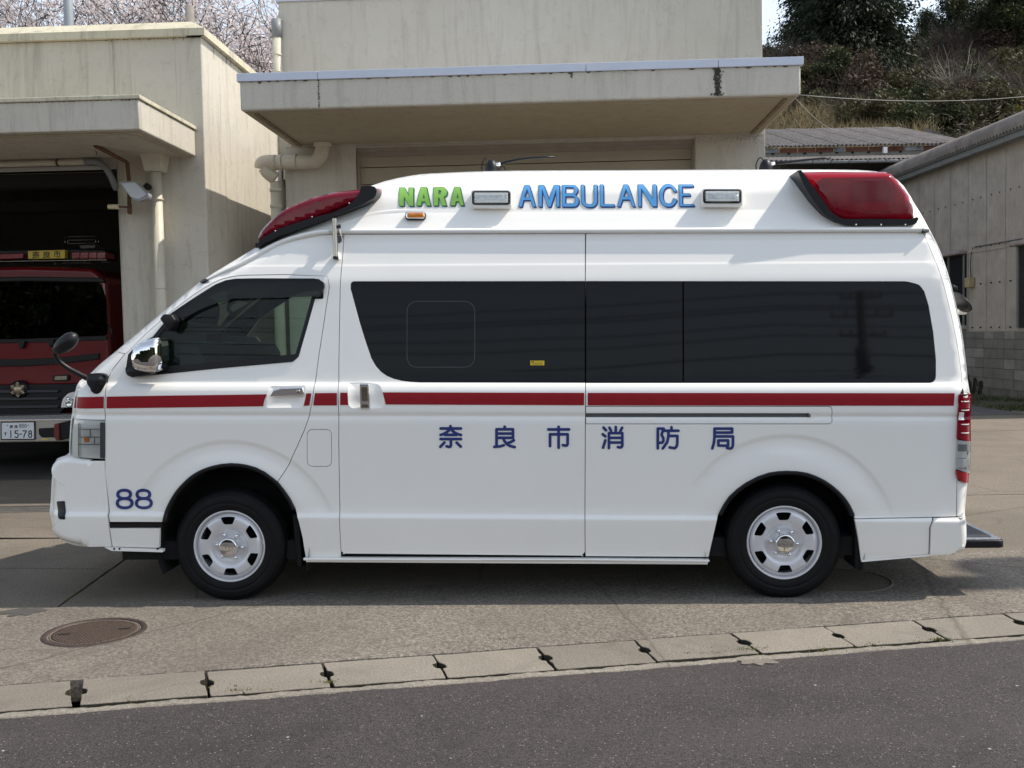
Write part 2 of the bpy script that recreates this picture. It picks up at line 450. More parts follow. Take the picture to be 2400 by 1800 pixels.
def sheet3(name, V, F, gf, gn, parent, m, thick=.0):
    y = gf(V); N = gn(V)
    a = V[F[:, 1]]-V[F[:, 0]]; b = V[F[:, 2]]-V[F[:, 0]]; cr = a[:, 0]*b[:, 1]-a[:, 1]*b[:, 0]
    F = F[np.abs(cr) > 1e-10]; cr = cr[np.abs(cr) > 1e-10]
    F = np.where((cr > 0)[:, None], F, F[:, ::-1])
    vs = [(V[i, 0], y[i], V[i, 1]) for i in range(len(V))]; fs = [tuple(int(q) for q in f) for f in F]
    nn = [tuple(q) for q in N]
    if thick:
        cnt = {}
        for f in fs:
            for i in range(3):
                e = (f[i], f[(i+1) % 3]); k = (min(e), max(e)); cnt[k] = None if k in cnt else e
        for e in [e for e in cnt.values() if e]:
            i, j = e; k = len(vs)
            vs += [vs[i], vs[j], (vs[j][0], vs[j][1]+thick, vs[j][2]), (vs[i][0], vs[i][1]+thick, vs[i][2])]
            nn += [(0, -1, 0)]*4; fs.append((k, k+3, k+2, k+1))
    me = bpy.data.meshes.new(name); me.from_pydata(vs, [], fs); me.materials.append(m)
    me.polygons.foreach_set('use_smooth', [True]*len(fs)); me.update()
    me.normals_split_custom_set_from_vertices([Vector(q) for q in nn])
    return link(name, me, parent)
def circle(cx, cy, r, n=16, a0=0): return [(cx+r*math.cos(a0+2*math.pi*k/n), cy+r*math.sin(a0+2*math.pi*k/n)) for k in range(n)]
def strokes(lines, w, n=14):
    """polylines with round ends and joints -> list of convex polygons whose union is the drawing"""
    out = []
    for L in lines:
        for i, p in enumerate(L):
            out.append(circle(p[0], p[1], w/2*(1+.0007*i), n, .13*i))
            if i:
                a = Vector(L[i-1]); b = Vector(p); d = b-a
                if d.length < 1e-6: continue
                q = Vector((-d.y, d.x)).normalized()*w/2
                out.append([tuple(a+q), tuple(b+q), tuple(b-q), tuple(a-q)])
    return out
def rrect(x0, y0, x1, y1, r): return fillet([(x0, y0, r), (x1, y0, r), (x1, y1, r), (x0, y1, r)])
# ================================================================== ambulance: parts
def glassmat(name, tint, refl=.9, rough=.01, base=0.0, ior=1.5):
    """thin pane: coloured see-through mixed with a mirror-like surface by fresnel"""
    m = bpy.data.materials.new(name); m.use_nodes = True; n = m.node_tree.nodes; l = m.node_tree.links
    n.remove(n['Principled BSDF']); out = n['Material Output']
    tr = n.new('ShaderNodeBsdfTransparent'); tr.inputs[0].default_value = (*tint, 1)
    gl = n.new('ShaderNodeBsdfGlossy'); gl.inputs['Roughness'].default_value = rough; gl.inputs[0].default_value = (1, 1, 1, 1)
    fr = n.new('ShaderNodeFresnel'); fr.inputs[0].default_value = ior
    mx = n.new('ShaderNodeMixShader'); l.new(fr.outputs[0], mx.inputs[0]); l.new(tr.outputs[0], mx.inputs[1]); l.new(gl.outputs[0], mx.inputs[2])
    l.new(mx.outputs[0], out.inputs[0]); return m
def paintmat(name, col):
    m, n, l, b = nmat(name)
    b.inputs['Base Color'].default_value = (*col, 1); b.inputs['Roughness'].default_value = .45
    b.inputs['Coat Weight'].default_value = .55; b.inputs['Coat Roughness'].default_value = .03
    tc = n.new('ShaderNodeTexCoord')
    t = node_noise(n, l, tc.outputs['Object'], 1.7, 5, .6)
    d = node_noise(n, l, tc.outputs['Object'], 38, 8, .75)
    c = mixc(n, l, ramp(n, l, t.outputs[0], [(.35, (0, 0, 0)), (.75, (1, 1, 1))]).outputs[0], col, tuple(v*.965 for v in col))
    c2 = mixc(n, l, ramp(n, l, d.outputs[0], [(.62, (0, 0, 0)), (.80, (.16, .16, .16))]).outputs[0], c, (.42, .40, .36))
    l.new(c2, b.inputs['Base Color'])
    # orange peel, barely there
    p = node_noise(n, l, tc.outputs['Object'], 3.0, 2, .5)
    u = n.new('ShaderNodeBump'); u.inputs['Strength'].default_value = .05; u.inputs['Distance'].default_value = .02
    l.new(p.outputs[0], u.inputs['Height']); l.new(u.outputs[0], b.inputs['Coat Normal'])
    return m
def tintmat(name):
    m, n, l, b = nmat(name)
    b.inputs['Base Color'].default_value = (.004, .0045, .006, 1); b.inputs['Roughness'].default_value = .03
    b.inputs['IOR'].default_value = 1.27
    tc = n.new('ShaderNodeTexCoord'); p = node_noise(n, l, vmap(n, l, tc.outputs['Object'], (.7, 1, 1.0)), 1.0, 1, .4)
    u = n.new('ShaderNodeBump'); u.inputs['Strength'].default_value = .085; u.inputs['Distance'].default_value = .03
    l.new(p.outputs[0], u.inputs['Height']); l.new(u.outputs[0], b.inputs['Normal']); return m
M_paint = paintmat('van_white_paint', (.87, .855, .815))
M_black = mat('black_plastic', (.008, .008, .010), .42, spec=.3, var=.2, vscale=12, bump=.05, bscale=300)
M_rubber = mat('tyre_rubber', (.0045, .0045, .005), .65, spec=.22, var=.35, vscale=9, bump=.08, bscale=240)
M_dark = mat('underbody_black', (.006, .006, .006), .9, var=.3)
M_chrome = mat('chrome', (.82, .82, .83), .04, metal=1.0)
M_steel = mat('brushed_steel', (.36, .32, .26), .16, metal=1.0, var=.12, vscale=20)
M_rim = mat('silver_wheel_paint', (.66, .66, .68), .36, metal=.35, coat=.2, var=.06, vscale=9)
M_tint = tintmat('dark_tinted_glass')
M_stripe = mat('red_reflective_tape', (.27, .005, .012), .5, spec=.25, coat=0, var=.06, vscale=14)
M_navy = mat('navy_lettering', (.016, .032, .17), .45)
M_clear = glassmat('clear_lens', (.93, .95, .95))
M_redlens = glassmat('red_lens', (.70, .004, .05), ior=1.45)
def _solid(m, col, f):
    n = m.node_tree.nodes; l = m.node_tree.links; tr = [x for x in n if x.type == 'BSDF_TRANSPARENT'][0]; mx = [x for x in n if x.type == 'MIX_SHADER'][0]
    d = n.new('ShaderNodeBsdfDiffuse'); d.inputs[0].default_value = (*col, 1); k = n.new('ShaderNodeMixShader'); k.inputs[0].default_value = f
    l.new(tr.outputs[0], k.inputs[1]); l.new(d.outputs[0], k.inputs[2]); l.new(k.outputs[0], mx.inputs[1])
_solid(M_redlens, (.26, .001, .020), .45)
for x_ in M_redlens.node_tree.nodes:
    if x_.type == 'BSDF_GLOSSY': x_.inputs['Roughness'].default_value = .06
M_redflat = mat('red_lamp_plastic', (.30, .003, .010), .18, coat=1.0, var=.15, vscale=20)
M_cabglass = glassmat('green_tinted_glass', (.56, .68, .60), ior=1.3)
M_visor = glassmat('smoked_visor', (.12, .12, .14), ior=1.35)
M_green = mat('green_lettering', (.19, .42, .07), .4, var=.08, vscale=10)
M_dgreen = mat('dark_green_outline', (.018, .115, .075), .4)
M_blue = mat('blue_lettering', (.075, .30, .62), .4, var=.08, vscale=10)
M_dblue = mat('dark_blue_outline', (.010, .035, .17), .4)
M_grey = mat('grey_plastic', (.10, .105, .115), .5, var=.1)
M_amber = mat('amber_lens', (.75, .22, .01), .15, coat=1.0, var=.35, vscale=60)
M_yellow = mat('yellow_sticker', (.75, .55, .02), .5)
M_silver = mat('lamp_reflector', (.80, .79, .76), .3, metal=.15, var=.12, vscale=30)

VAN = empty('ambulance', VF.o, VF.yaw, 'white high-roof ambulance van with a red side stripe, parked across the picture', 'ambulance')

def sil(a, b, ins=.0015):
    """points of the silhouette between two pixels (inset a little)"""
    P = SILX[:, :2]
    def near(p):
        q = VX([p])[0]; return int(((P-q)**2).sum(1).argmin())
    i, j = near(a), near(b); st = 1 if j >= i else -1; out = []
    for k in range(i, j+st, st):
        t = P[min(k+1, len(P)-1)]-P[max(k-1, 0)]; t = t/np.linalg.norm(t); out.append(tuple(P[k]+np.array([t[1], -t[0]])*ins))
    return out
def X(pts): return [tuple(p) for p in VX(fillet(pts))]

F_ARCH = [(382,1221),(388,1198),(398,1176),(411,1154),(428,1134),(449,1115),(473,1101),(495,1093),(518,1088),(541,1086),(560,1087),(577,1089.5),(600,1096),(622,1107),(650,1130)]
F_ARCH2 = [(664,1145),(680,1168),(692,1192)]
R_ARCH = [(1684,1205),(1695,1184),(1708.5,1164),(1728,1146),(1749,1131),(1776,1117),(1803,1108),(1824,1105),(1844,1104),(1869,1105),(1893,1109),(1917,1118),(1939,1130),(1961,1147),(1980,1167),(1993,1187),(2002,1207)]

# --- gaps between the panels, in pixels
G_FRONT = [(246,1100),(246.5,1010),(247,926.6),(249,905),(253,888),(262,869),(274,853),(288,836)]          # door front edge, upwards
G_APIL = [(288,836),(340,784),(397,734),(451,693),(475,677),(500,663),(517,655),(536,650),(553,647),(573,645),(670,643.5)]
G_DREAR = [(772,672),(766,710),(758.5,761),(747,835),(736.5,905),(732,940),(725.6,973.5),(714.6,1005),(697,1045),(677,1089.5),(664,1110),(650,1130)]
G_B = [(806,551),(804,590),(801.7,617),(799,645),(797.4,672),(795.5,770),(794,860),(794.5,976),(794,1040),(795,1110),(796.5,1200),(797.5,1262),(799.5,1292)]
G_C = [(1371.5,1294),(1371,1216),(1372,976),(1372.4,897),(1371.8,660),(1372,547)]

# inner black skin behind the gaps, with the cab window open
door_win = [(294.5,868),(296,876,3),(309,884,8),(500,864),(688,847,14),(700,834,8),(720,765),(738,700,2),(757,700,3),(759,662,10),(744,654,8),(600,653.5),(556,654.5),(533,658),(508,668),(487,681),(445,708),(402,737),(358,790),(322,808),(300,832)]
win_xz = X(door_win)
sil_all = sil((200,1276), (2232,1295), .022)
bot = X([(2200,1298),(2016,1314),(2012,1262),(2003,1214)])+X(R_ARCH[::-1])+X([(1681,1218),(1668,1275),(1660,1318),(716,1311),(700,1224)])+X(F_ARCH2[::-1])+X(F_ARCH[::-1])+X([(376,1240),(376,1284),(262,1280),(200,1276)])
inner = sil_all+bot
skin('inner_frame', inner, [win_xz], VAN, M_dark, off=.045, gap=0, lip=0, step=.12, dense=False, rs=.06)

# front panel with the lamp opening, then headlamp, bumper
front_panel = skin('front_panel', X([(246,985),(246,930),(248.5,905),(252.5,888),(261.5,869),(273.5,853),(287.5,836),(293,829)])+sil((284,815),(169.8,984)), [], VAN, M_paint)
hl = X([(246,986),(246,1076)])[::1]
head_o = X([(246,1077),(246,986)])+sil((169.5,985),(166,1072))
skin('headlight', head_o, [], VAN, M_clear, off=-.006, gap=.001, lip=0)
skin('lamp_housing', head_o, [], VAN, mat('lamp_housing', (.86,.85,.82), .3, var=.05), off=.014, gap=.001, lip=0)
for (pp, m_, of) in [([(190,993),(231,993),(231,1003),(190,1003)], mat('lamp_bluish', (.62,.68,.76), .25), .018), ([(184,1006),(233,1006),(233,1023),(184,1023)], M_silver, .010), ([(196,1026),(207,1026),(207,1036),(196,1036)], M_amber, .004),
                   ([(210,1026),(233,1026),(233,1040),(210,1040)], M_silver, .008), ([(190,1043),(233,1043),(233,1049),(190,1049)], M_silver, .008), ([(188,1053),(233,1053),(233,1068),(188,1068)], mat('lamp_sandy', (.62,.55,.46), .3), .018)]:
    skin('reflector', X(pp), [], VAN, m_, off=of, gap=0, lip=.01, rs=.05)
for L_ in ([(186,1005),(234,1005),(234,1006.2),(186,1006.2)], [(186,1024),(234,1024),(234,1025.2),(186,1025.2)], [(182,1041),(234,1041),(234,1042.4),(182,1042.4)], [(234,991),(235.2,991),(235.2,1073),(234,1073)], [(183,992),(184.6,992),(184.6,1070),(183,1070)], [(210,1007),(211,1007),(211,1023),(210,1023)], [(220,1026),(221,1026),(221,1040),(220,1040)]): skin('lamp_rib', X(L_), [], VAN, M_grey, off=.002, gap=0, lip=.004)
skin('lamp_edge', X([(236,990),(245,990),(245,1074),(236,1074)]), [], VAN, M_grey, off=-.003, gap=0, lip=.01)
use_sil(SIL_B)
bumper_f = X([(246,1079),(247,1100),(255.5,1224),(258,1240),(264,1281),(246,1280.5)])+sil((205,1277),(215,1078))
skin('front_bumper', bumper_f, [], VAN, M_paint, off=-.014)
skin('fog_lamp', X([(136,1174,3),(155,1173,3),(156,1217,4),(140,1215,5)]), [], VAN, M_black, off=-.017, gap=0, lip=.004)
use_sil(SIL_A)
skin('lower_cover', X([(258,1237),(376,1237,2),(375,1284,3),(265,1281)]), [], VAN, M_paint, off=-.008)
MB().prism([tuple(p) for p in VX([(248,1281),(385,1286),(385,1292),(266,1289)])], .012, .05).build('bumper_flange', M_paint, VAN)
for px_ in (271.6, 284, 373): 
    q = VX([(px_, 1284.5)])[0]; MB().lathe([(0, -.002), (.006, -.002), (.006, .01)], (q[0], .012, q[1]), 'y', 10).build('bolt', M_black, VAN)
skin('black_strip', X([(256,1227.5),(380,1226.5),(380,1235),(257,1236)]), [], VAN, M_black, off=.002, gap=0)

# front door
door_o = X([(257,1224),(246.5,1108)])+X(G_FRONT)+X(G_APIL[1:])+X([(763,643.5,9),(772,651,9)])+X(G_DREAR)+X(F_ARCH[::-1][1:])+X([(381,1224)])
recess1 = [(626,926),(634,917),(640,905),(715,905,4),(718,915),(713,948),(708,957,3),(625,957,4),(617,950)]
rec1 = X([(627,921),(631,905,10),(716,903,5),(717,930),(709,956,7),(622,957,7)])
FDOOR = skin('front_door', door_o, [win_xz, inset(rec1, .0025)], VAN, M_paint)
def dish(name, hole_xz, depth, m, parent=VAN):
    """a hollow in the body: rings from the hole edge inwards"""
    h = np.asarray(resample(hole_xz, .008)); c = h.mean(0); vs = []; fs = []
    ks = [1.0, .96, .86, .70, .5, .25]; n = len(h)
    g0 = G(h)
    for k in ks:
        q = c+(h-c)*k; t = 1-k; d = depth*min(1, (t/.35))**.8
        gg = G(q)
        for i in range(n): vs.append((q[i, 0], gg[i]+d+(0 if k < 1 else 0), q[i, 1]))
    for r in range(len(ks)-1):
        for i in range(n):
            j = (i+1) % n; fs.append((r*n+i, r*n+j, (r+1)*n+j, (r+1)*n+i))
    fs.append(tuple((len(ks)-1)*n+i for i in range(n)))
    mb = MB(); mb.add(vs, fs, 0, True); return mb.build(name, m, parent)
dish('handle_recess', rec1, .010, M_paint, FDOOR)
skin('window_frame', inset(win_xz, -.001), [inset(win_xz, .022)], FDOOR, M_black, off=.004, gap=0, lip=.01)
skin('window_glass', inset(win_xz, .018), [], FDOOR, M_cabglass, off=.013, gap=0, lip=0)
visor = X([(398,741),(402,736),(445,707),(487,680),(508,667),(533,657),(556,653.5),(600,652.5),(744,653,10),(761,662,10),(762,672),(754,696,5),(744,697),(737,695),(600,699),(548,700),(515,709),(480,722),(450,737),(425,755),(405,772),(398,765)])
skin('rain_visor', visor, [], FDOOR, M_visor, off=-.024, gap=0, lip=.026)
skin('visor_rim', X([(402,737),(445,708),(487,681),(508,668),(533,658),(556,654.5),(600,653.5),(748,654),(757,662),(757,669),(735,668),(600,666),(560,668),(535,675),(500,692),(450,724),(412,752)]), [], FDOOR, M_visor, off=-.004, gap=0, lip=0)
# lower black sill of the window and the mirror foot
skin('window_sill', X([(294,860,6),(296,878,8),(312,884),(500,864.5),(686,848),(700,836),(704,822),(690,830),(500,849),(372,860),(345,862),(318,850)]), [], FDOOR, M_black, off=-.004, gap=0, lip=.01)
# door handle (chrome)
h0 = VX([(632,928),(640,914),(660,908),(713,906),(714,922),(708,928),(640,930)])
mb = MB(); mb.prism([tuple(p) for p in h0], -.012, .006); mb.build('door_handle', M_chrome, FDOOR, bevel=.007, bseg=3)
q = VX([(701, 917)])[0]; MB().lathe([(0, -.004), (.010, -.004), (.012, 0), (.012, .01)], (q[0], -.013, q[1]), 'y', 16).build('lock', M_steel, FDOOR)

# pillar panel between door and sliding door, and over the door
fuel_xz = X(rrect(720,1006.5,777,1093,14))
pil = X([(806,549)])+X(G_B[1:])+X([(799,1297),(799,1306),(716,1306),(709,1262),(700,1224)])+X(F_ARCH2[::-1])+X([(650,1130)])+X(G_DREAR[::-1])[1:]+X([(772,651,9),(763,643.5,9)])+X(G_APIL[::-1])+X([(293,829)])+sil((284,815),(490,648))+X([(520,641),(560,621),(632,581.6),(668,566),(705,556),(741,551),(777,549)])
SIDE = skin('body', pil, [fuel_xz], VAN, M_paint)
skin('fuel_lid', fuel_xz, [], VAN, M_paint, gap=.0012)

# sliding door
swin = [(822,676),(823,660,13),(1371.2,659.5),(1371.2,896.5),(982.5,895.7),(960,894.3),(942,892),(922,887),(907,880.7),(893,871),(881,857.5),(871,840),(864,820),(853,787),(843.7,756)]
sw_xz = X(swin)
sdoor = X([(806,549),(1372,547)])+X(G_C[::-1])[1:]+X([(1371,1303,8),(800.5,1298,6)])+X(G_B[::-1])[:-1]
rec2 = X([(817,897),(852,896,10),(890,900,10),(902,930),(898,957,9),(822,958,8),(816,945)])
SDOOR = skin('sliding_door', sdoor, [sw_xz, inset(rec2, .0025)], VAN, M_paint)
dish('handle_recess', rec2, .012, M_paint, SDOOR)
skin('window_glass', sw_xz, [], SDOOR, M_tint, off=.003, gap=.0015, lip=.004)
sq = X(rrect(953.6,706,1112.8,861,27)); skin('window_seam', inset(sq, -.0015), [inset(sq, .0025)], SDOOR, mat('seam_rubber', (.035,.035,.04), .35), off=.0015, gap=0, lip=0)
h0 = VX(rrect(845,898,868,958,4)); mb = MB(); mb.prism([tuple(p) for p in h0], -.016, .006); HD = mb.build('door_handle', M_chrome, SDOOR, bevel=.005)
for r_ in ((849,905,864,940), (848,946,865,955)):
    mb = MB(); mb.prism([tuple(p) for p in VX(rrect(*r_, 3))], -.020, -.014); mb.build('handle_grip', M_steel, HD, bevel=.002)
stk = X([(1243,845.4),(1275.7,845.4),(1275.7,856),(1243,856)]); 
ST = skin('yellow_sticker', stk, [], SDOOR, M_yellow, off=.0005, gap=0, lip=0)
for (a, b, c, d) in ((1245,847,1252,849.6),(1254,847.6,1274,848.8),(1245,851,1273,852),(1247,853.6,1272,854.4)):
    skin('sticker_print', X([(a,b),(c,b),(c,d),(a,d)]), [], ST, M_black, off=-.0002, gap=0, lip=0, rs=.05)

# rear quarter
bwin = [(1373.2,659.5),(2140,660),(2155.4,666,6),(2164,678),(2175,712),(2187,781),(2193,842),(2193,883),(2187,893,4),(2175,896.7),(1373.2,897)]
w2 = X([(1373.6,659.5),(1600,659.5),(1600.6,897),(1373.6,896.7)])
w3 = X([(1602.4,659.5),(2126,660,10),(2155.4,668,14),(2166,684),(2176,716),(2187,781),(2193,842),(2193,896.8,16),(1603,897)])
rail_xz = X([(1372.8,952.6),(1950,952.6,9),(1950,993.4,9),(1372.8,993.4)])
rb = [(2163,541),(2196,620),(2214,676),(2230,740),(2244,810),(2254,880),(2257,910)]   # seam of the back door
quarter = X([(1373,547),(2161,541.5)])+X(rb)+X([(2249,925,3),(2246,985),(2244,1060),(2240,1110),(2243,1120),(2242,1211),(2180,1212.5),(2003,1216)])+X(R_ARCH[::-1])+X([(1681,1218),(1668,1275),(1661,1306),(1372,1304)])+X(G_C)[:-1]
wq = X([(1373.6,659.5),(2126,660,10),(2155.4,668,14),(2166,684),(2176,716),(2187,781),(2193,842),(2193,896.8,16),(1373.6,896.9)])
QUART = skin('rear_quarter', quarter, [wq, rail_xz], VAN, M_paint)
for w_ in (w2, w3): skin('window_glass', w_, [], QUART, M_tint, off=.003, gap=.0012, lip=.004)
slot = X([(1373.5,969),(1896,969),(1896,977.5),(1373.5,977.5)])
RC = skin('rail_cover', rail_xz, [slot], QUART, M_paint, gap=.0015, lip=.014)
skin('rail_slot', inset(slot, -.004), [], RC, M_grey, off=.014, gap=0, lip=0)
MB().prism([tuple(p) for p in VX([(1893,970),(1899,970),(1899,977),(1893,977)])], .002, .02).build('rail_stop', M_steel, RC)
rearcorner = X([(2164,541)])+X(rb)+X([(2249,912)])
# back door edge strip
bd = X([(2164,541)])+X(rb)+X([(2259,925)])+sil((2268,925),(2170,535))
skin('back_door', bd, [], VAN, M_paint, off=.002)
skin('rear_corner', X([(2243,1120),(2266,1128)])+sil((2266,1131),(2262,1205))+X([(2250,1211),(2243,1211)]), [], VAN, M_paint, off=.002)
# sill and lower panels
skin('rear_lower_panel', X([(2003,1217),(2180,1213.5),(2185,1213),(2178,1236),(2176,1299),(2017,1311),(2012,1262)]), [], VAN, M_paint, off=-.001, gap=.0006)
bump_r = X([(2187,1213),(2250,1212,3)])+sil((2262,1212),(2232,1295))+X([(2177.5,1299.5),(2180,1236)])
skin('rear_bumper', bump_r, [], VAN, M_paint, off=-.012)
mb = MB(); a = VX([(716,1308),(1660,1312)]); 
sill = [tuple(p) for p in VX([(714,1305.5),(1372,1307.5),(1661,1309.5),(1661,1314),(1372,1311),(715,1310)])]
mb.prism(sill, .008, .06); mb.build('sill', M_paint, VAN, bevel=.003)
mb = MB(); mb.prism([tuple(p) for p in VX([(717,1310),(1200,1313),(1659,1314.5),(1657,1321),(1200,1318.5),(720,1315.5)])], .03, .05); mb.build('sill_flange', M_paint, VAN)
mb = MB(); mb.prism([tuple(p) for p in VX([(2017,1311),(2176,1299.5),(2230,1294),(2230,1297),(2176,1303),(2018,1316)])], .03, .06); mb.build('rear_flange', M_paint, VAN)

# wheel arch trims
for nm, A in (('front', F_ARCH[:-1]+[(650,1128)]+F_ARCH2), ('rear', R_ARCH)):
    a = np.array(smoothpath(A, 3)); q = VX(a); cx = ARCH[0][0] if nm == 'front' else ARCH[1][0]; cz = ARCH[0][1] if nm == 'front' else ARCH[1][1]
    c = np.array([cx, cz]); d = (c-q); d /= np.linalg.norm(d, axis=1)[:, None]; g = G(q)
    mb = MB(); k = len(q); rings = [(0, .002), (-.002, -.008), (.006, -.011), (.018, -.007), (.022, .006), (.022, .05)]
    vs = []
    for (ins, dy) in rings:
        for i in range(k): p = q[i]+d[i]*ins; vs.append((p[0], g[i]+dy, p[1]))
    fs = [(r*k+i, r*k+i+1, (r+1)*k+i+1, (r+1)*k+i) for r in range(len(rings)-1) for i in range(k-1)]
    mb.add(vs, fs, 0, True); mb.build('arch_trim', M_black, VAN)
    # wheel well
    mb = MB(); vs = []; n = 24
    for yy in (.03, .34):
        for i in range(n+1): t = math.pi*(-.12)+math.pi*1.24*i/n; vs.append((cx+math.cos(t)*.445, yy, cz+.01+math.sin(t)*.445))
    fs = [(i, i+1, n+2+i, n+1+i) for i in range(n)]; mb.add(vs, fs, 0, True)
    mb.add([(cx-.5, .36, .22), (cx+.5, .36, .22), (cx+.5, .36, cz+.5), (cx-.5, .36, cz+.5)], [(0, 1, 2, 3)])
    mb.build('wheel_well', M_dark, VAN)
# mud flaps
a = VF.at(2012, 1250, y=.1); MB().prism([(a.x-.035, .17), (a.x+.004, .16), (a.x+.004, .44), (a.x-.035, .5)], .04, .27).build('mud_flap', M_rubber, VAN, bevel=.004)
a = VF.at(712, 1250, y=.1); MB().prism([(a.x-.03, .2), (a.x-.002, .2), (a.x-.012, .5), (a.x-.05, .5)], .05, .27).build('mud_flap', M_rubber, VAN, bevel=.004)

# shell across the van: front, roof, rear
def shell(name, screen=True, off=0):
    P = SILX[:, :2]; n = len(P); t = np.gradient(P, axis=0); t /= np.linalg.norm(t, axis=1)[:, None]; nrm = np.stack([-t[:, 1], t[:, 0]], 1)
    P0 = P-nrm*.006; ys0 = G(P0)+.003; P = P-nrm*.001; ys = G(P)-.0005
    S = 17; mb = MB(); vs = []
    P0 = P0; ys = ys+off; ys0 = ys0+off; ws = VX([(273,823),(470,661)]); i0 = int(((P-ws[0])**2).sum(1).argmin()); i1 = int(((P-ws[1])**2).sum(1).argmin())
    for k in range(S):
        u = k/(S-1); b = math.sin(math.pi*u)**1.6; e_ = k in (0, S-1)
        for i in range(n):
            top = nrm[i, 1] > .9
            amp = (.035 if nrm[i, 1] > .6 else .13 if nrm[i, 0] < 0 else .05)
            q = P0[i] if e_ else P[i]+nrm[i]*amp*b; yb_ = ys0[i] if e_ else ys[i]; uu = 0 if k in (0, 1) else 1 if k in (S-2, S-1) else (k-1)/(S-3)
            vs.append((q[0], yb_+(VW-2*yb_)*uu, q[1]))
    fs = []; mi = []
    for k in range(S-1):
        for i in range(n-1):
            f = (k*n+i, k*n+i+1, (k+1)*n+i+1, (k+1)*n+i); g = 1 if (screen and i0+2 <= i < i1-1 and 2 <= k < S-3) else 0
            mb.add([], []); fs.append(f); mi.append(g)
    mb.v = vs; mb.f = fs; mb.m = [0]*len(fs); mb.sm = [True]*len(fs)
    a = MB(); a.v = vs; a.f = [f for f, g in zip(fs, mi) if g == 0]; a.m = [0]*len(a.f); a.sm = [True]*len(a.f); a.build(name, M_paint, VAN)
    w = MB(); w.v = vs; w.f = [f for f, g in zip(fs, mi) if g == 1]; w.m = [0]*len(w.f); w.sm = [True]*len(w.f)
    if screen: w.build('windshield', M_cabglass, VAN)
shell('outer_shell'); use_sil(SIL_B); shell('bumper_front', False, -.014); use_sil(SIL_A)
# far side: mirrored skin with the other cab window
far = skin('far_side', inner, [win_xz], VAN, M_paint, off=0, gap=0, lip=0, step=.12, dense=False, rs=.05)
me = far.data
for v in me.vertices: v.co.y = VW-v.co.y
me.flip_normals(); me.validate()
fg = skin('far_window', win_xz, [], VAN, M_cabglass, off=.01, gap=0, lip=0, step=.12, dense=False)
for v in fg.data.vertices: v.co.y = VW-v.co.y
tr_ = skin('far_trim', inset(win_xz, -.13), [inset(win_xz, .004)], VAN, mat('cab_trim', (.055, .068, .068), .7, var=.15), off=.035, gap=0, lip=0, step=.12, dense=False)
for v_ in tr_.data.vertices: v_.co.y = VW-v_.co.y
MB().box(-2.3, 2.45, .1, VW-.1, .235, .34).build('floor_pan', M_dark, VAN)
# far side wheels' shadowy axle
MB().tube([(WHEEL_R[0], .15, .325), (WHEEL_R[0], VW-.15, .325)], .05, 10).build('rear_axle', M_dark, VAN)

# rail between the side and the roof cap
rp = smoothpath([(487,655),(520,639),(560,621.5),(632,581.6),(668,565),(705,554),(741,546.5),(777,543),(810,542.5),(1200,541.5),(1700,540),(2158,538.5)], 5)
q = VX(rp); g = G(q); mb = MB(); k = len(q); rings = [(.016, .004), (.017, -.010), (.012, -.022), (.0, -.026), (-.012, -.022), (-.016, -.010), (-.016, .012)]
vs = []
for (dz, dy) in rings:
    for i in range(k):
        f = min(1, (i+3)/14); t = q[min(i+1, k-1)]-q[max(i-1, 0)]; t = t/np.linalg.norm(t); p = q[i]+np.array([-t[1], t[0]])*dz*f*.92
        vs.append((p[0], g[i]+dy*(.5+.5*f), p[1]))
mb.add(vs, [(r*k+i, r*k+i+1, (r+1)*k+i+1, (r+1)*k+i) for r in range(len(rings)-1) for i in range(k-1)], 0, True)
mb.build('roof_rail', M_paint, VAN)
q = VX([(2158,538),(2174,538),(2174,546),(2158,546)]); gg = G(q); MB().prism([tuple(p) for p in q], [v-.03 for v in gg], [v+.01 for v in gg]).build('rail_cap', M_black, VAN, bevel=.004)
q = VX([(470,661),(483,652.5),(488,656),(473,664)]); gg = G(q); MB().prism([tuple(p) for p in q], [v-.02 for v in gg], [v+.03 for v in gg]).build('rail_cap', M_black, VAN, bevel=.004)

# roof cap
cap = X([(2172,536),(1700,538),(1200,540),(810,541),(777,541.5),(741,545),(705,552.5),(668,563.5),(632,580),(560,620),(505,646)])+sil((500,641),(2174,532))
ROOF = skin('roof_cap', cap, [], VAN, M_paint, gap=0, lip=0)
# raised line of the cap over the cab
rp = smoothpath([(790,527),(802,522),(835,510),(867,501),(900,496),(943,492.3),(1000,491.2)], 6)
q = VX(rp); g = G(q); mb = MB(); k = len(q); vs = []
for (dz, dy) in [(.010, .002), (.004, -.004), (-.002, -.0045), (-.02, .001)]:
    for i in range(k):
        f = max(.0, min(1, i/8, (k-1-i)/8)); t = q[min(i+1, k-1)]-q[max(i-1, 0)]; t = t/np.linalg.norm(t); p = q[i]+np.array([-t[1], t[0]])*dz
        gg = G(p[None])[0]; vs.append((p[0], gg+dy*f+.0005, p[1]))
mb.add(vs, [(r*k+i, r*k+i+1, (r+1)*k+i+1, (r+1)*k+i) for r in range(3) for i in range(k-1)], 0, True); mb.build('cap_crease', M_paint, ROOF)

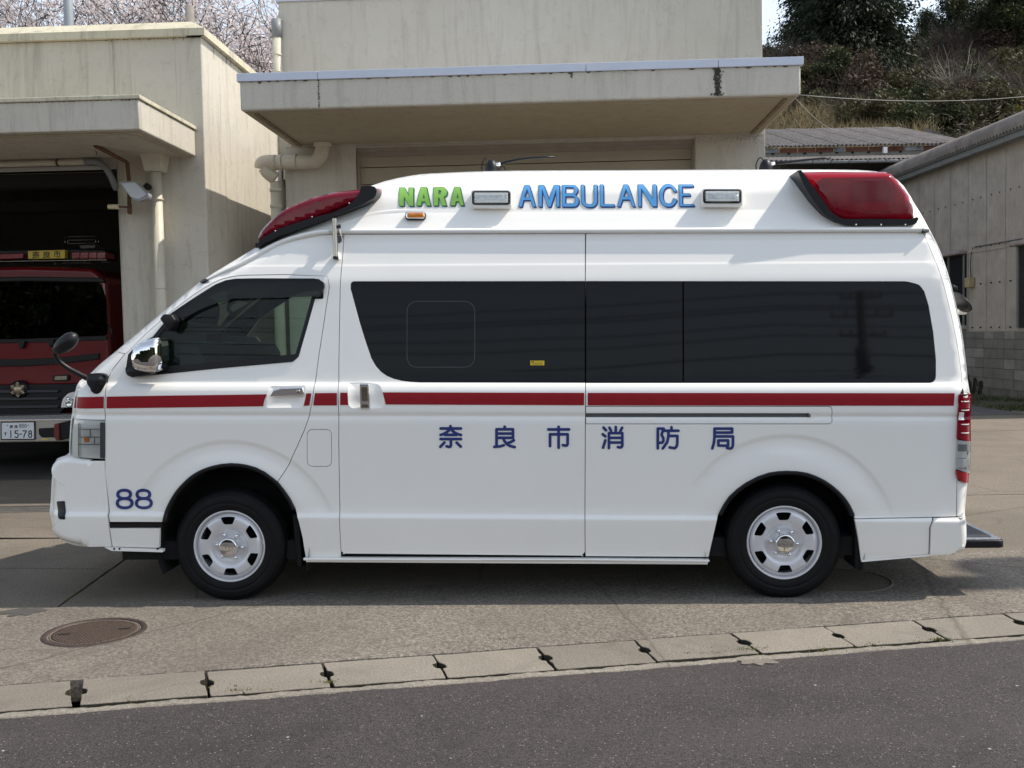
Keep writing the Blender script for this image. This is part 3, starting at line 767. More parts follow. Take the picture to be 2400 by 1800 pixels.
# stripe (each run ends at the panel gaps and round the handle hollows)
STR = [[(182.5,930),(243.8,929.6),(243.6,956.8),(180.5,956.6)], [(174.5,929),(179,929),(178,956),(172.8,956)],
 [(250.5,929.5),(400,927),(625.5,924),(620,937),(617,952),(400,955),(250,957)], [(718.5,921.8),(730,921.8),(725.5,950),(712,951)],
 [(738.5,921.3),(789.8,920.8),(789.8,950),(734.5,950)], [(797.8,920.3),(814.5,920.3),(816.2,949),(797.6,949)],
 [(897,919.4),(1369.2,920.6),(1368.8,949.5),(904.4,947.8)], [(1377.5,920.6),(2237,921.5),(2234.8,950.8),(1377.5,950)]]
for s_ in STR: decal('red_stripe', [s_], VAN, M_stripe, grid=True, thick=.001)

# lettering -----------------------------------------------------------
def zz(pts, ox, oy, s): return [(ox+a/s, oy+b/s) for a, b in pts]
def letter(name, outers, holes, face, edge, parent, w, sh):
    polys = []
    for L in outers+holes:
        n = len(L)
        for i in range(n):
            a = L[i]; b = L[(i+1) % n]
            a2 = (a[0]+sh[0], a[1]+sh[1]); b2 = (b[0]+sh[0], b[1]+sh[1])
            polys += strokes([[a, b]], w, 8)
            if area2([a, b, b2, a2]) != 0: polys.append([a, b, b2, a2])
            polys += strokes([[a2, b2]], w*.5, 6)
    for L in outers: polys.append([(a+sh[0]*.5, b+sh[1]*.5) for a, b in L])
    Q = [VX(p) for p in polys]; Q = [[tuple(x) for x in q] for q in Q]; body = [[tuple(x) for x in VX(L)] for L in outers]; hol = [[tuple(x) for x in VX(L)] for L in holes]
    def keep(c):
        k = np.zeros(len(c), bool)
        for q in Q[:-len(outers)]: k |= inpoly(c, q)
        kb = np.zeros(len(c), bool)
        for q in body: kb |= inpoly(c, q)
        for h in hol: kb &= ~inpoly(c, h)
        return k | kb
    fg_ = finegrid(Q, .012); V, F = cdt([resample(q, .012) for q in Q[:-len(outers)]+body+hol], fg_, keep, 1e-6)
    base = sheet3(name, V, F, lambda P: G(P)-.0030, GN, parent, edge, .0026)
    def keep2(c):
        kb = np.zeros(len(c), bool)
        for q in body: kb |= inpoly(c, q)
        for h in hol: kb &= ~inpoly(c, h)
        return kb
    V, F = cdt([resample(q, .012) for q in body+hol], finegrid(body, .012), keep2, 1e-6)
    sheet3('letter_face', V, F, lambda P: G(P)-.0048, GN, base, face, .0014)
o1, s1 = (920, 420), 11.06
NARA = [([[(185,222),(315,222),(430,440),(430,222),(545,222),(545,690),(430,690),(295,440),(295,690),(180,690)]], []),
 ([[(625,685),(740,210),(880,210),(985,685),(880,685),(850,580),(760,580),(735,685)]], [[(785,500),(815,370),(840,500)]]),
 ([[(1070,210),(1290,210),(1345,225),(1380,255),(1405,300),(1412,345),(1403,395),(1380,430),(1330,460),(1400,685),(1275,685),(1215,480),(1185,480),(1180,685),(1070,685)]], [[(1190,285),(1235,285),(1258,305),(1265,340),(1255,375),(1235,395),(1190,395)]]),
 ([[(1500,680),(1612,205),(1745,205),(1850,680),(1755,680),(1720,575),(1640,575),(1615,680)]], [[(1665,495),(1688,370),(1715,495)]])]
for O, H in NARA: letter('letter', [zz(p, *o1, s1) for p in O], [zz(p, *o1, s1) for p in H], M_green, M_dgreen, ROOF, 1.7, (2.6, 2.5))
oa, sa = (1200, 420), 9.617; ob, sb = (1400, 420), 9.217
AMB = [(oa, sa, [(150,620),(290,135),(385,135),(530,620),(470,620),(420,470),(258,470),(222,620)], [[(275,410),(340,210),(400,410)]]),
 (oa, sa, [(605,620),(605,135),(715,135),(838,470),(950,135),(1065,135),(1065,620),(1000,620),(1000,215),(870,620),(808,620),(675,215),(670,620)], []),
 (oa, sa, [(1135,135),(1385,135),(1430,148),(1465,185),(1482,235),(1470,290),(1445,330),(1415,355),(1455,378),(1485,420),(1503,475),(1498,530),(1475,580),(1440,608),(1385,620),(1135,620)], [[(1200,182),(1365,182),(1395,195),(1415,225),(1418,260),(1408,295),(1388,315),(1360,322),(1200,322)], [(1200,388),(1375,388),(1405,402),(1425,435),(1432,475),(1425,515),(1405,540),(1380,552),(1200,552)]]),
 (oa, sa, [(1560,130),(1625,130),(1632,480),(1645,520),(1670,550),(1705,567),(1750,572),(1795,566),(1828,545),(1846,510),(1850,470),(1850,130),(1915,130),(1915,500),(1905,550),(1880,588),(1845,613),(1800,627),(1745,631),(1690,626),(1640,608),(1600,580),(1575,545),(1566,500)], []),
 (ob, sb, [(62,118),(122,118),(130,545),(365,545),(365,590),(65,590)], []),
 (ob, sb, [(435,590),(570,118),(655,118),(810,590),(755,590),(705,440),(540,440),(490,590)], [[(558,385),(615,200),(680,385)]]),
 (ob, sb, [(878,118),(988,118),(1200,430),(1200,118),(1265,118),(1280,585),(1185,585),(940,190),(942,590),(885,590)], []),
 (ob, sb, [(1700,262),(1690,220),(1665,180),(1635,148),(1600,125),(1565,111),(1530,105),(1485,110),(1450,125),(1415,152),(1385,190),(1363,238),(1350,290),(1344,340),(1345,390),(1352,435),(1365,475),(1385,515),(1410,547),(1438,570),(1470,586),(1505,594),(1540,596),(1580,590),(1620,575),(1652,550),(1680,518),(1700,480),(1712,440),(1645,415),(1638,450),(1625,482),(1608,506),(1585,522),(1558,530),(1530,530),(1498,525),(1470,510),(1445,480),(1425,440),(1415,400),(1412,360),(1415,315),(1425,270),(1440,230),(1460,200),(1490,176),(1520,167),(1550,165),(1580,172),(1605,185),(1625,207),(1642,238),(1655,270)], []),
 (ob, sb, [(1760,118),(2065,118),(2065,160),(1825,160),(1828,312),(1995,312),(1998,358),(1830,358),(1832,545),(2080,545),(2085,582),(1775,582)], [])]
for o_, s_, O, H in AMB: letter('letter', [zz(O, *o_, s_)], [zz(p, *o_, s_) for p in H], M_blue, M_dblue, ROOF, 1.7, (2.7, 2.7))
K_NA = [[(202,148),(494,148)],[(343,115),(343,150)],[(335,150),(318,178),(290,202),(250,225),(202,240)],[(350,155),(372,182),(400,205),(445,228),(494,242)],[(265,240),(430,240)],[(202,300),(494,300)],[(350,300),(350,392),(343,408),(325,414),(288,405)],[(257,350),(198,412)],[(432,352),(492,410)]]
K_RA = [[(1124,122),(1124,150)],[(1007,160),(1243,160),(1243,282),(1010,282)],[(1007,160),(1007,400)],[(1007,221),(1243,221)],[(975,412),(1060,405),(1110,390)],[(1102,285),(1118,325),(1150,368),(1200,400),(1268,416)],[(1257,318),(1215,342),(1160,362)]]
K_SHI = [[(1900,125),(1900,425)],[(1752,162),(2050,162)],[(1777,402),(1777,232),(2030,232),(2030,370),(2022,388),(2005,396),(1962,388)]]
K_SHO = [[(212,135),(248,175)],[(200,230),(238,262)],[(238,318),(205,425)],[(297,137),(320,182)],[(388,127),(388,205)],[(480,137),(452,190)],[(290,430),(290,215),(482,215),(482,395),(472,415),(450,422),(418,415)],[(290,283),(482,283)],[(290,350),(482,350)]]
K_BO = [[(993,435),(993,150),(1078,150)],[(1075,155),(1047,238),(1072,285),(1074,325),(1058,350),(1015,355)],[(1190,130),(1190,175)],[(1085,180),(1290,180)],[(1148,180),(1145,270),(1128,345),(1065,435)],[(1150,255),(1275,255),(1272,380),(1258,415),(1235,432),(1165,420)]]
K_KYO = [[(1810,150),(2063,150),(2063,207),(1825,207)],[(1810,150),(1810,262),(1802,350),(1778,435)],[(1820,262),(2076,262),(2074,390),(2062,425),(2038,438),(1990,428)],[(1865,320),(2005,320),(2005,395),(1865,395),(1865,320)]]
for K in (K_NA, K_RA, K_SHI): decal('lettering', strokes([zz(L, 1000, 980, 6.144) for L in K], 6.6), VAN, M_navy, thick=.001)
for K in (K_SHO, K_BO, K_KYO): decal('lettering', strokes([zz(L, 1380, 980, 6.144) for L in K], 6.4), VAN, M_navy, thick=.001, fine=.008)
def sellipse(cx, cy, rx, ry, n=40, e=2.3):
    out = []
    for k in range(n+1):
        t = 2*math.pi*k/n; c, s = math.cos(t), math.sin(t)
        out.append((cx+rx*abs(c)**(2/e)*(1 if c > 0 else -1), cy+ry*abs(s)**(2/e)*(1 if s > 0 else -1)))
    return out
for dx in (0, 905):
    decal('lettering', strokes([zz(sellipse(632+dx, 573, 298, 195), 260, 1130, 20.1), zz(sellipse(655+dx, 986, 345, 219), 260, 1130, 20.1)], 6.9, 10), VAN, M_navy, off=-.0045, thick=.004, rs=.006, fine=.0055)
# ================================================================== ambulance: wheels
def wheel(cx, cz, toe):
    W = empty('wheel', (cx, .045, cz), 0); W.parent = VAN; W.rotation_euler = (0, 0, toe)
    # tyre: rounded shoulders, sidewall ribs, tread grooves
    pr = [(.206,.000),(.214,-.006),(.222,-.010),(.240,-.013),(.246,-.0128),(.249,-.0105),(.254,-.0105),(.257,-.013),(.270,-.0125),(.288,-.008),(.291,-.0075),(.294,-.004),(.305,.004),(.314,.014),(.320,.024),(.322,.036),(.322,.050),(.314,.051),(.314,.058),(.324,.059),(.325,.085),(.315,.086),(.315,.094),(.325,.095),(.324,.121),(.314,.122),(.314,.129),(.322,.130),(.320,.150),(.305,.176),(.27,.186),(.206,.18)]
    MB().lathe(pr, n=96).build('tyre', M_rubber, W, recalc=False)
    rim = MB().lathe([(.2075,.008),(.2085,.000),(.2065,-.0045),(.2020,-.0050),(.1985,-.0025),(.1965,.004),(.1955,.013),(.1925,.018),(.188,.022),(.186,.04),(.182,.17)], n=96); R = rim.build('rim', M_rim, W, recalc=False)
    MB().lathe([(.0,.10),(.184,.10)], n=32).build('brake_drum', M_dark, W, recalc=False)
    prof = [(.0,.020),(.055,.020),(.066,.021),(.085,.021),(.098,.012),(.112,-.001),(.124,-.006),(.150,-.008),(.166,-.006),(.178,.004),(.187,.014)]
    pr_r = [p[0] for p in prof]; pr_d = [p[1] for p in prof]
    holes = []
    for k in range(6):
        a = rad(91+60*k); u = np.array([math.cos(a), math.sin(a)]); v = np.array([-u[1], u[0]])
        pts = [(.168, .041), (.172, .0), (.168, -.041)]; q = []
        h_ = fillet([(.1675, .044, .009), (.1675, -.044, .009), (.126, -.026, .012), (.126, .026, .012)])
        h_ = [((x_+.004*(1-(y_/.04)**2)) if x_ > .15 else x_, y_) for x_, y_ in resample(h_, .008)]
        holes.append([tuple(u*x_+v*y_) for x_, y_ in h_])
    outer = circle(0, 0, .187, 96); ex = []
    for r in pr_r[1:-1]+[.105,.118,.137,.16,.172,.182,.03]: ex += circle(0, 0, r, 72, r*7)
    ex = np.array(ex); ok = np.ones(len(ex), bool)
    for h in holes:
        ok &= ~inpoly(ex, h); d, _, _ = segdist(ex, h, np.roll(h, -1, 0)); ok &= d > .003
    def keep(c):
        k = np.ones(len(c), bool)
        for h in holes: k &= ~inpoly(c, h)
        return k
    V, F = cdt([outer]+holes, ex[ok], keep)
    gf = lambda P: np.interp(np.hypot(P[:, 0], P[:, 1]), pr_r, pr_d)
    def gn(P):
        r = np.hypot(P[:, 0], P[:, 1])+1e-9; s_ = (np.interp(r+.004, pr_r, pr_d)-np.interp(r-.004, pr_r, pr_d))/.008
        n = np.stack([s_*P[:, 0]/r, -np.ones(len(P)), s_*P[:, 1]/r], 1); return n/np.linalg.norm(n, axis=1)[:, None]
    sheet3('wheel_disc', V, F, gf, gn, W, M_rim, .010)
    cap = MB().lathe([(.057,.02),(.057,.006),(.055,-.004),(.0525,-.030),(.050,-.0345),(.045,-.036),(0,-.036)], n=48).build('hub_cap', M_chrome, W, recalc=False)
    em = MB()
    for (rx, rz, oz) in ((.030, .022, 0), (.010, .021, 0), (.022, .0085, .0095)):
        em.tube([(rx*math.cos(t*math.pi/14), -.0365, oz+rz*math.sin(t*math.pi/14)) for t in range(28)], .0016, 6, closed=True)
    em.build('cap_emblem', M_steel, cap)
    for k in range(6):
        a = rad(54+60*k); c = (.073*math.cos(a), 0, .073*math.sin(a))
        MB().lathe([(.0105,.024),(.0105,.008),(.0095,.001),(.006,-.004),(0,-.0055)], c, 'y', 6 if 0 else 12).build('wheel_nut', M_chrome, W, recalc=False)
    MB().box(.195, .201, -.008, -.002, .012, .034).build('balance_weight', M_rim, W)
    return W
_ctrl = VF.at(538, 1288, y=.045); _ctrr = VF.at(1838, 1279, y=.045)
wheel(_ctrl.x, .322, rad(.8)); wheel(_ctrr.x, .320, 0)
for wx in (_ctrl.x, _ctrr.x):
    MB().lathe([(.2,0),(.3,0),(.325,-.03),(.325,-.15),(.3,-.19),(.2,-.19)], (wx, VW-.04, .322), 'y', 40).build('far_tyre', M_rubber, VAN)
MB().tube([(_ctrl.x, .2, .322), (_ctrl.x, VW-.2, .322)], .04, 8).build('front_axle', M_dark, VAN)

# ================================================================== beacons, lamps
def pillow(name, out_px, yb, rd, rc, m, parent=VAN, across=True, back=None, dome=.0, step=.02, rs=.012, yoff=0, p=2.0):
    o = [tuple(q) for q in arr_at(VF, out_px, yb)]; o = resample(o, rs); A = np.asarray(o)
    x0, z0 = A.min(0); x1, z1 = A.max(0); Xg, Zg = np.meshgrid(np.arange(x0, x1, step), np.arange(z0, z1, step)); ex = np.stack([Xg.ravel(), Zg.ravel()], 1)
    ex = ex[inpoly(ex, o)]; d, _, _ = segdist(ex, A, np.roll(A, -1, 0)); ex = ex[d > .005]
    gf = lambda P: yb+yoff+rc*(1-np.sqrt(1-np.clip(1-segdist(P, A, np.roll(A, -1, 0))[0]/rd, 0, .995)**p))
    def gn(P):
        e = .002; gx = (gf(P+[e, 0])-gf(P-[e, 0]))/(2*e); gz = (gf(P+[0, e])-gf(P-[0, e]))/(2*e)
        n = np.stack([gx, -np.ones(len(P)), gz], 1); return n/np.linalg.norm(n, axis=1)[:, None]
    V, F = cdt([o], ex, lambda c: inpoly(c, o)); ob = sheet3(name, V, F, gf, gn, parent, m, 0)
    if across:
        ye = gf(A); n = len(A); S = 12; vs = []; t = np.roll(A, -1, 0)-np.roll(A, 1, 0); t /= np.linalg.norm(t, axis=1)[:, None]
        s_ = -1 if area2(o) < 0 else 1; nr = np.stack([t[:, 1], -t[:, 0]], 1)*s_
        far_y = VW-ye if across is True else ye+across
        for k in range(S):
            u = k/(S-1); b = math.sin(math.pi*u)**.7*dome
            for i in range(n):
                up = max(0, nr[i, 1])*.6+max(0, abs(nr[i, 0])) ; q = A[i]+nr[i]*b*(1 if nr[i, 1] > -.2 else 0)
                vs.append((q[0], ye[i]+(far_y[i]-ye[i])*u, q[1]))
        fs = [(k*n+i, k*n+(i+1) % n, (k+1)*n+(i+1) % n, (k+1)*n+i) for k in range(S-1) for i in range(n)]
        mb = MB(); mb.add(vs, fs, 0, True); sh = mb.build(name+'_shell', m, ob, recalc=True)
    return ob
FB = smoothpath([(597,575),(597,551),(603,538),(614,524),(650,490),(687,471),(723,457),(777,444),(831,438),(855,435.5),(868,435.5),(877,438),(882.5,447),(881,456),(875,464),(849,478),(819,490),(741,520),(650,554),(615,570)], 4, True)
fb = pillow('front_beacon', FB, .17, .05, .13, M_redlens, dome=.05)
FBI = smoothpath([(606,560),(612,538),(650,503),(723,468),(777,456),(831,449),(845,450),(835,470),(810,484),(741,508),(650,542)], 4, True)
pillow('beacon_reflector', FBI, .190, .02, .02, mat('beacon_inner', (.62, .56, .58), .4, metal=.1, var=.14, vscale=30), fb, across=1.3)
base_px = [(597,578),(598.5,568),(603,571),(614,557),(650,537),(723,512.5),(777,498.5),(813,483),(831,468),(842,452),(846,437),(856,435),(868,435),(877.5,437.5),(883,447),(881.5,456),(875.5,464.5),(849,479),(819,490.5),(741,521),(650,555),(615,571),(600,581)]
bm_ = pillow('beacon_base', base_px, .154, .004, .004, M_black, fb, across=.2, step=.012)
for (a, b) in ((645,541),(731,508),(818,476)):
    q = VF.at(a, b, y=.15); MB().lathe([(0,-.004),(.004,-.003),(.005,.006)], (q.x, .155, q.z), 'y', 8).build('screw', M_chrome, fb)
# dark fins seen through the lens
for ln in ([(712,496),(735,485),(748,472),(752,468)], [(640,520),(652,508),(668,498)]):
    q = arr_at(VF, ln, .186); MB().tube([(a, .186, b) for a, b in q], .004, 6).build('beacon_fin', M_dark, fb)
RB = fillet([(1871,399),(1880,397.5),(1953,396),(2080,396.5),(2094,398,4),(2113,417),(2138,450),(2153,487),(2154.5,513,6),(2147,525,10),(1985,526.5,12),(1960,518),(1934,502),(1906,467),(1884,431)])
rb_ = pillow('rear_beacon', RB, .162, .055, .11, M_redlens, dome=.01)
RBI = fillet([(1925,416,8),(2085,412,8),(2120,445),(2135,488),(2128,498,6),(2000,500,10),(1968,482)])
pillow('beacon_reflector', RBI, .192, .02, .02, mat('beacon_inner', (.3, .3, .3), .35), rb_, across=1.3)
for pl, m_ in (([(2000,424),(2080,420),(2092,440),(2090,470),(2000,474)], mat('lens_grey', (.30,.30,.31), .3)), ([(2014,478),(2086,476),(2092,494),(2030,495)], M_silver), ([(2094,426),(2106,436),(2120,480),(2100,484)], M_silver)):
    MB().prism([tuple(q) for q in arr_at(VF, pl, .182)], .182, .22).build('reflector', m_, rb_, bevel=.005)
base_px = [(1870,399.5),(1878,398.5),(1881,402),(1897,424),(1920,457),(1951,499),(1975,513),(2016,513),(2140,513),(2150,508),(2154,512),(2149,522),(2143,526.5),(1985,527.5),(1959,519),(1933,503),(1905,468),(1883,431.5)]
pillow('beacon_base', base_px, .148, .004, .004, M_black, rb_, across=.2, step=.012)
for a in (2006.5, 2065, 2122): q = VF.at(a, 526.5, y=.15); MB().ball((q.x, .150, q.z), .005, 8).build('screw', M_paint, rb_)

def pbox(name, px, yf, yb, m, parent=VAN, bevel=.004, seg=2):
    """block with the outline px (seen at depth yf), running back to yb"""
    q = [tuple(a) for a in arr_at(VF, px, yf)]; return MB().prism(q, yf, yb).build(name, m, parent, bevel=bevel, bseg=seg)
for dx, dy in ((0, 0), (542, -3.5)):
    y0 = .196 if dx == 0 else .189
    a = rrect(1104+dx, 443.5+dy, 1199.5+dx, 488+dy, 9); L = pbox('side_strobe', a, y0, .36, M_paint, bevel=.007, seg=3)
    bl = rrect(1106+dx, 447.3+dy, 1195.8+dx, 479.6+dy, 8); pbox('bezel', bl, y0-.008, y0+.01, M_black, L, .003)
    ref = [(1112+dx,451.5+dy),(1190+dx,451.5+dy),(1190+dx,475+dy),(1112+dx,475+dy)]; pbox('reflector', ref, y0-.011, y0, M_silver, L, .002)
    for k in range(3): pbox('led_cell', [(1119+dx+21*k,455.5+dy),(1138+dx+21*k,455.5+dy),(1138+dx+21*k,468.5+dy),(1119+dx+21*k,468.5+dy)], y0-.0135, y0-.005, mat('led_diffuser', (.72,.73,.75), .3, var=.2, vscale=40), L, .001)
    for (a, b) in ((1115,456),(1115,469),(1186,456),(1186,469),(1115,462.5),(1187,462.5)):
        q = VF.at(a+dx, b+dy, y=y0-.012); MB().lathe([(0,-.004),(.004,-.003),(.0048,.002)], (q.x, y0-.012, q.z), 'y', 10).build('screw', M_chrome, L)
    q = arr_at(VF, rrect(1108.5+dx, 449+dy, 1193.5+dx, 477.8+dy, 6), y0-.017); MB().add([(a[0], y0-.017, a[1]) for a in q], [tuple(range(len(q)))]).build('lens', M_clear, L, recalc=False)
mk = pbox('side_marker', rrect(949.4, 496.3, 996.9, 515, 7), .187, .28, M_black, bevel=.003)
pbox('chrome_ring', rrect(951, 496.8, 995, 512.3, 6), .176, .192, M_chrome, mk, .004, 3)
pbox('marker_lens', rrect(953.5, 498, 993, 509.8, 4.5), .168, .184, M_amber, mk, .006, 3)

# flag tube by the cab door
A = VF.at(784, 512.5, y=.12); B = VF.at(787, 606, y=.10); d = (B-A).normalized()
fp = MB().tube([A, A+d*.02, B-d*.02, B], .0142, 20, caps=False).tube([A+d*.004, B], .0122, 16, caps=True); fp = fp.build('flag_tube', M_steel, VAN)
MB().tube([B-d*.012, B+d*.004], .0158, 16).build('tube_foot', M_black, fp)
c = A+d*.045; MB().tube([c, c+Vector((.022, 0, 0))], .005, 8).tube([c+Vector((.022, 0, 0)), c+Vector((.033, 0, -.001))], .013, 8).build('clamp_knob', M_black, fp)
for t in (.28, .93):
    c = A+(B-A)*t; MB().box(c.x-.014, c.x+.016, c.y, c.y+.12, c.z-.02, c.z+.02).build('bracket', M_steel if t < .5 else M_paint, fp, bevel=.003)
MB().tube([A+d*.05+Vector((.028, -.005, 0)), A+d*.09+Vector((.035, -.008, 0)), A+d*.15+Vector((.048, -.004, 0))], .0016, 6).build('cord', M_paint, fp)
pbox('plate', [(787,552),(804,552),(800,566),(794,572),(788,575)], .16, .20, M_grey, fp, .002)

# door mirror
MIR = smoothpath([(298.3,832),(304.4,815),(324,800),(345,794),(360.6,791.6),(366.5,797),(369,810),(370.3,844),(366.7,863.7),(357,872),(343,874),(325,871.5),(306.9,865),(298.5,851)], 4, True)
mr = pillow('door_mirror', MIR, -.13, .055, .065, M_chrome, across=.10, p=2.2)
pbox('mirror_face', [(340,800),(352,804),(352,860),(340,866)], -.05, -.03, M_black, mr, .004)
pbox('mirror_arm', [(300,862),(360,866),(352,878),(312,884),(296,876)], -.06, .03, M_black, mr, .008)
pbox('mirror_arm', [(293,866,6),(340,864),(352,872),(340,880),(309,885),(296,879)] and [(293,868),(340,866),(352,874),(340,881),(309,885),(296,879)], -.012, .03, M_black, mr, .006)
pbox('pillar_mount', [(373,747),(382,736),(402,737),(412,751),(404,764),(397,776),(388,774),(383,760)], -.02, .12, M_black, VAN, .01, 3)

# corner under-mirror on its bent arm
um = pillow('corner_mirror_foot', smoothpath([(196,880),(203,876.5),(226,876),(237,879.5),(240.5,887),(238,899),(232,914),(226,923),(216,925.5),(207,919),(200,906),(194,894)], 4, True), -.035, .03, .05, M_black, across=.2)
pa = smoothpath([(222,893),(204,886),(184,876),(163,865),(147,854),(136,844),(130,833),(129,820),(134,809)], 5)
ys = np.linspace(.05, -.06, len(pa)); q = arr_at(VF, pa, list(ys)); r_ = np.interp(np.linspace(0, 1, len(pa)), [0, .2, .8, 1], [.019, .0145, .013, .018])
MB().tube([(a, y, b) for (a, b), y in zip(q, ys)], list(r_), 14).build('mirror_arm', M_black, um)
pa = [(127,825),(136,818),(146,811),(157,803),(167,794.5),(175,788),(180,784)]; q = arr_at(VF, pa, -.06)
MB().tube([(a, -.06+.0*i, b) for i, (a, b) in enumerate(q)], [.012,.034,.043,.046,.043,.032,.010], 20).build('corner_mirror', M_black, um)

# rear view mirror over the back door
pa = [(2236,684),(2240,690),(2249,704),(2258,717),(2265,727),(2269,733)]; q = arr_at(VF, pa, .75)
mb = MB(); ry = [.05, .12, .16, .17, .14, .05]; rt = [.010,.024,.036,.042,.036,.014]
rmr = MB()
for i in range(len(q)):
    t = np.array(q[min(i+1, 5)])-np.array(q[max(i-1, 0)]); t = t/np.linalg.norm(t); nn = np.array([-t[1], t[0]])
    for k in range(20):
        a = 2*math.pi*k/20; p = np.array(q[i])+nn*rt[i]*.55*math.cos(a); rmr.v.append((p[0], .80+ry[i]*math.sin(a), p[1]))
for i in range(5):
    for k in range(20): rmr.f.append((i*20+k, i*20+(k+1) % 20, (i+1)*20+(k+1) % 20, (i+1)*20+k)); rmr.m.append(0); rmr.sm.append(True)
rmo = rmr.build('rear_mirror', M_black, VAN)
q0 = VF.at(2228, 668, y=.8); q1 = VF.at(2240, 688, y=.8); MB().tube([q0, (q0+q1)/2+Vector((.02, 0, .01)), q1], .008, 8).build('mirror_arm', M_black, rmo)
q = arr_at(VF, [(2246,724),(2254,730),(2262,732.5),(2268,732),(2264,737),(2256,737),(2249,733)], .66)
MB().prism([tuple(a) for a in q], .66, .92).build('mirror_glass', mat('mirror_glass_pale', (.62, .58, .5), .2), rmo, bevel=.002)

# tail lamp
def tl(name, top, bot, m, off=-.014, x0=2239.5):
    return skin(name, X([(x0, bot), (x0+1.0, top)])+sil((2268, top), (2268, bot), -.003), [], VAN, m, off=off, gap=.0005, lip=.012)
skin('lamp_housing', X([(2238,1112,8),(2236.5,1060),(2240,985),(2243,922,8),(2252,916.5)])+sil((2266,917),(2264,1127))+X([(2250,1129,6),(2242,1124,6)]), [], VAN, M_black, off=.001, gap=0, lip=.01)
skin('tail_lamp', X([(2240.5,1028),(2244.5,926,6),(2252,919.5,4)])+sil((2268,920),(2270,1028),-.004), [], VAN, M_redlens, off=-.016, gap=0, lip=.012)
skin('lamp_reflector', X([(2241.5,1026),(2245.5,928,4)])+sil((2266,924),(2268,1026),.004), [], VAN, mat('beacon_inner', (.3, .3, .3), .35), off=-.007, gap=0, lip=.004)
for yy in (939.5, 960, 993, 1013): skin('lamp_rib', X([(2250,yy),(2269,yy-1),(2269,yy+1.6),(2250,yy+2.0)]), [], VAN, M_silver, off=-.0175, gap=0, lip=.001)
for (a, b) in ((944,956),(966,984),(998,1009)): skin('lamp_cell', X([(2244,a),(2258,a),(2258,b),(2244,b)]), [], VAN, M_silver, off=-.010, gap=0, lip=.003)
skin('reversing_lamp', X([(2238.5,1100),(2240.5,1029.5)])+sil((2270,1029.5),(2268,1100),-.004), [], VAN, M_clear, off=-.016, gap=0, lip=.012)
skin('lamp_reflector', X([(2239.5,1099),(2241.5,1030.5)])+sil((2268,1030),(2266,1099),.004), [], VAN, M_silver, off=-.007, gap=0, lip=.004)
for (a, b, m_) in ((1033,1040,M_paint),(1041,1057,M_grey),(1072.5,1074,M_chrome),(1095,1098,M_chrome)): skin('reflector_band', X([(2244,a),(2266,a),(2266,b),(2244,b)]), [], VAN, mat('lens_grey', (.30,.30,.31), .3) if m_ is M_grey else m_, off=-.010, gap=0, lip=.002)
skin('lower_reflector', X([(2241,1122,5),(2238,1101.5)])+sil((2268,1101.5),(2264,1126),-.002)+X([(2250,1127,5)]), [], VAN, M_redflat, off=-.015, gap=0, lip=.012)

# rear step
z1 = VF.at(2340, 1266, y=.10).z; xs0 = VF.at(2255, 1270, y=.10).x; xs1 = VF.at(2356.5, 1270, y=.10).x
st = MB().prism(fillet([(xs0, .10), (xs1, .10, .04), (xs1, 1.74, .04), (xs0, 1.74)]), z1-.045, z1, 'z').build('rear_step', M_black, VAN, bevel=.008)
mb = MB(); mb.prism(fillet([(xs0-.05, .112), (xs1-.012, .112, .03), (xs1-.012, 1.728, .03), (xs0-.05, 1.728)]), z1+.001, z1+.004, 'z'); mb.build('tread_plate', mat('checker_alloy', (.55,.56,.58), .3, metal=.9, var=.35, vscale=90, bump=.6, bscale=120), st)
MB().prism(fillet([(xs0+.02, .165, .02), (xs1-.045, .165, .02), (xs1-.045, 1.68, .02), (xs0+.02, 1.68, .02)]), z1+.005, z1+.007, 'z').build('grip_mat', mat('grip_mat', (.045,.048,.055), .8, bump=.3, bscale=300), st)

# roof aerials
for (bx, by, ln) in ((1152, 395, [(1172,384.5),(1190,379),(1215,373.5),(1245,370),(1275,368.5),(1300,368)]), (1795, 394, [(1815,383),(1840,380.5),(1870,377),(1905,373.5),(1930,371),(1947,370)])):
    y = .62; c = VF.at(bx, by, y=y); ae = MB().lathe([(0,.055),(.018,.05),(.032,.03),(.040,0),(.042,-.06)], (c.x, y, c.z), 'z', 18).build('aerial', M_black, VAN)
    q = arr_at(VF, ln, y); MB().tube([(a, y, b) for a, b in q], [.0105,.0095,.0085,.0075,.007,.006], 8).build('rod', M_black, ae)
    a_ = VF.at(bx+3, by-8, y=y-.01); b_ = VF.at(ln[0][0]+1, ln[0][1], y=y-.01); MB().tube([a_, b_], .011, 10).build('clamp', M_chrome, ae)
    lp = smoothpath([(bx-22,by+8),(bx-23,by-8),(bx-16,by-23),(bx-9,by-23),(bx-4,by-12)], 5); q = arr_at(VF, lp, y); MB().tube([(a, y, b) for a, b in q], .0035, 6).build('cable', M_black, ae)
    lp = smoothpath([(bx+14,by+6),(bx+22,by-3),(bx+29,by-4),(bx+33,by+6)], 5); q = arr_at(VF, lp, y); MB().tube([(a, y, b) for a, b in q], .003, 6).build('cable', M_black, ae)

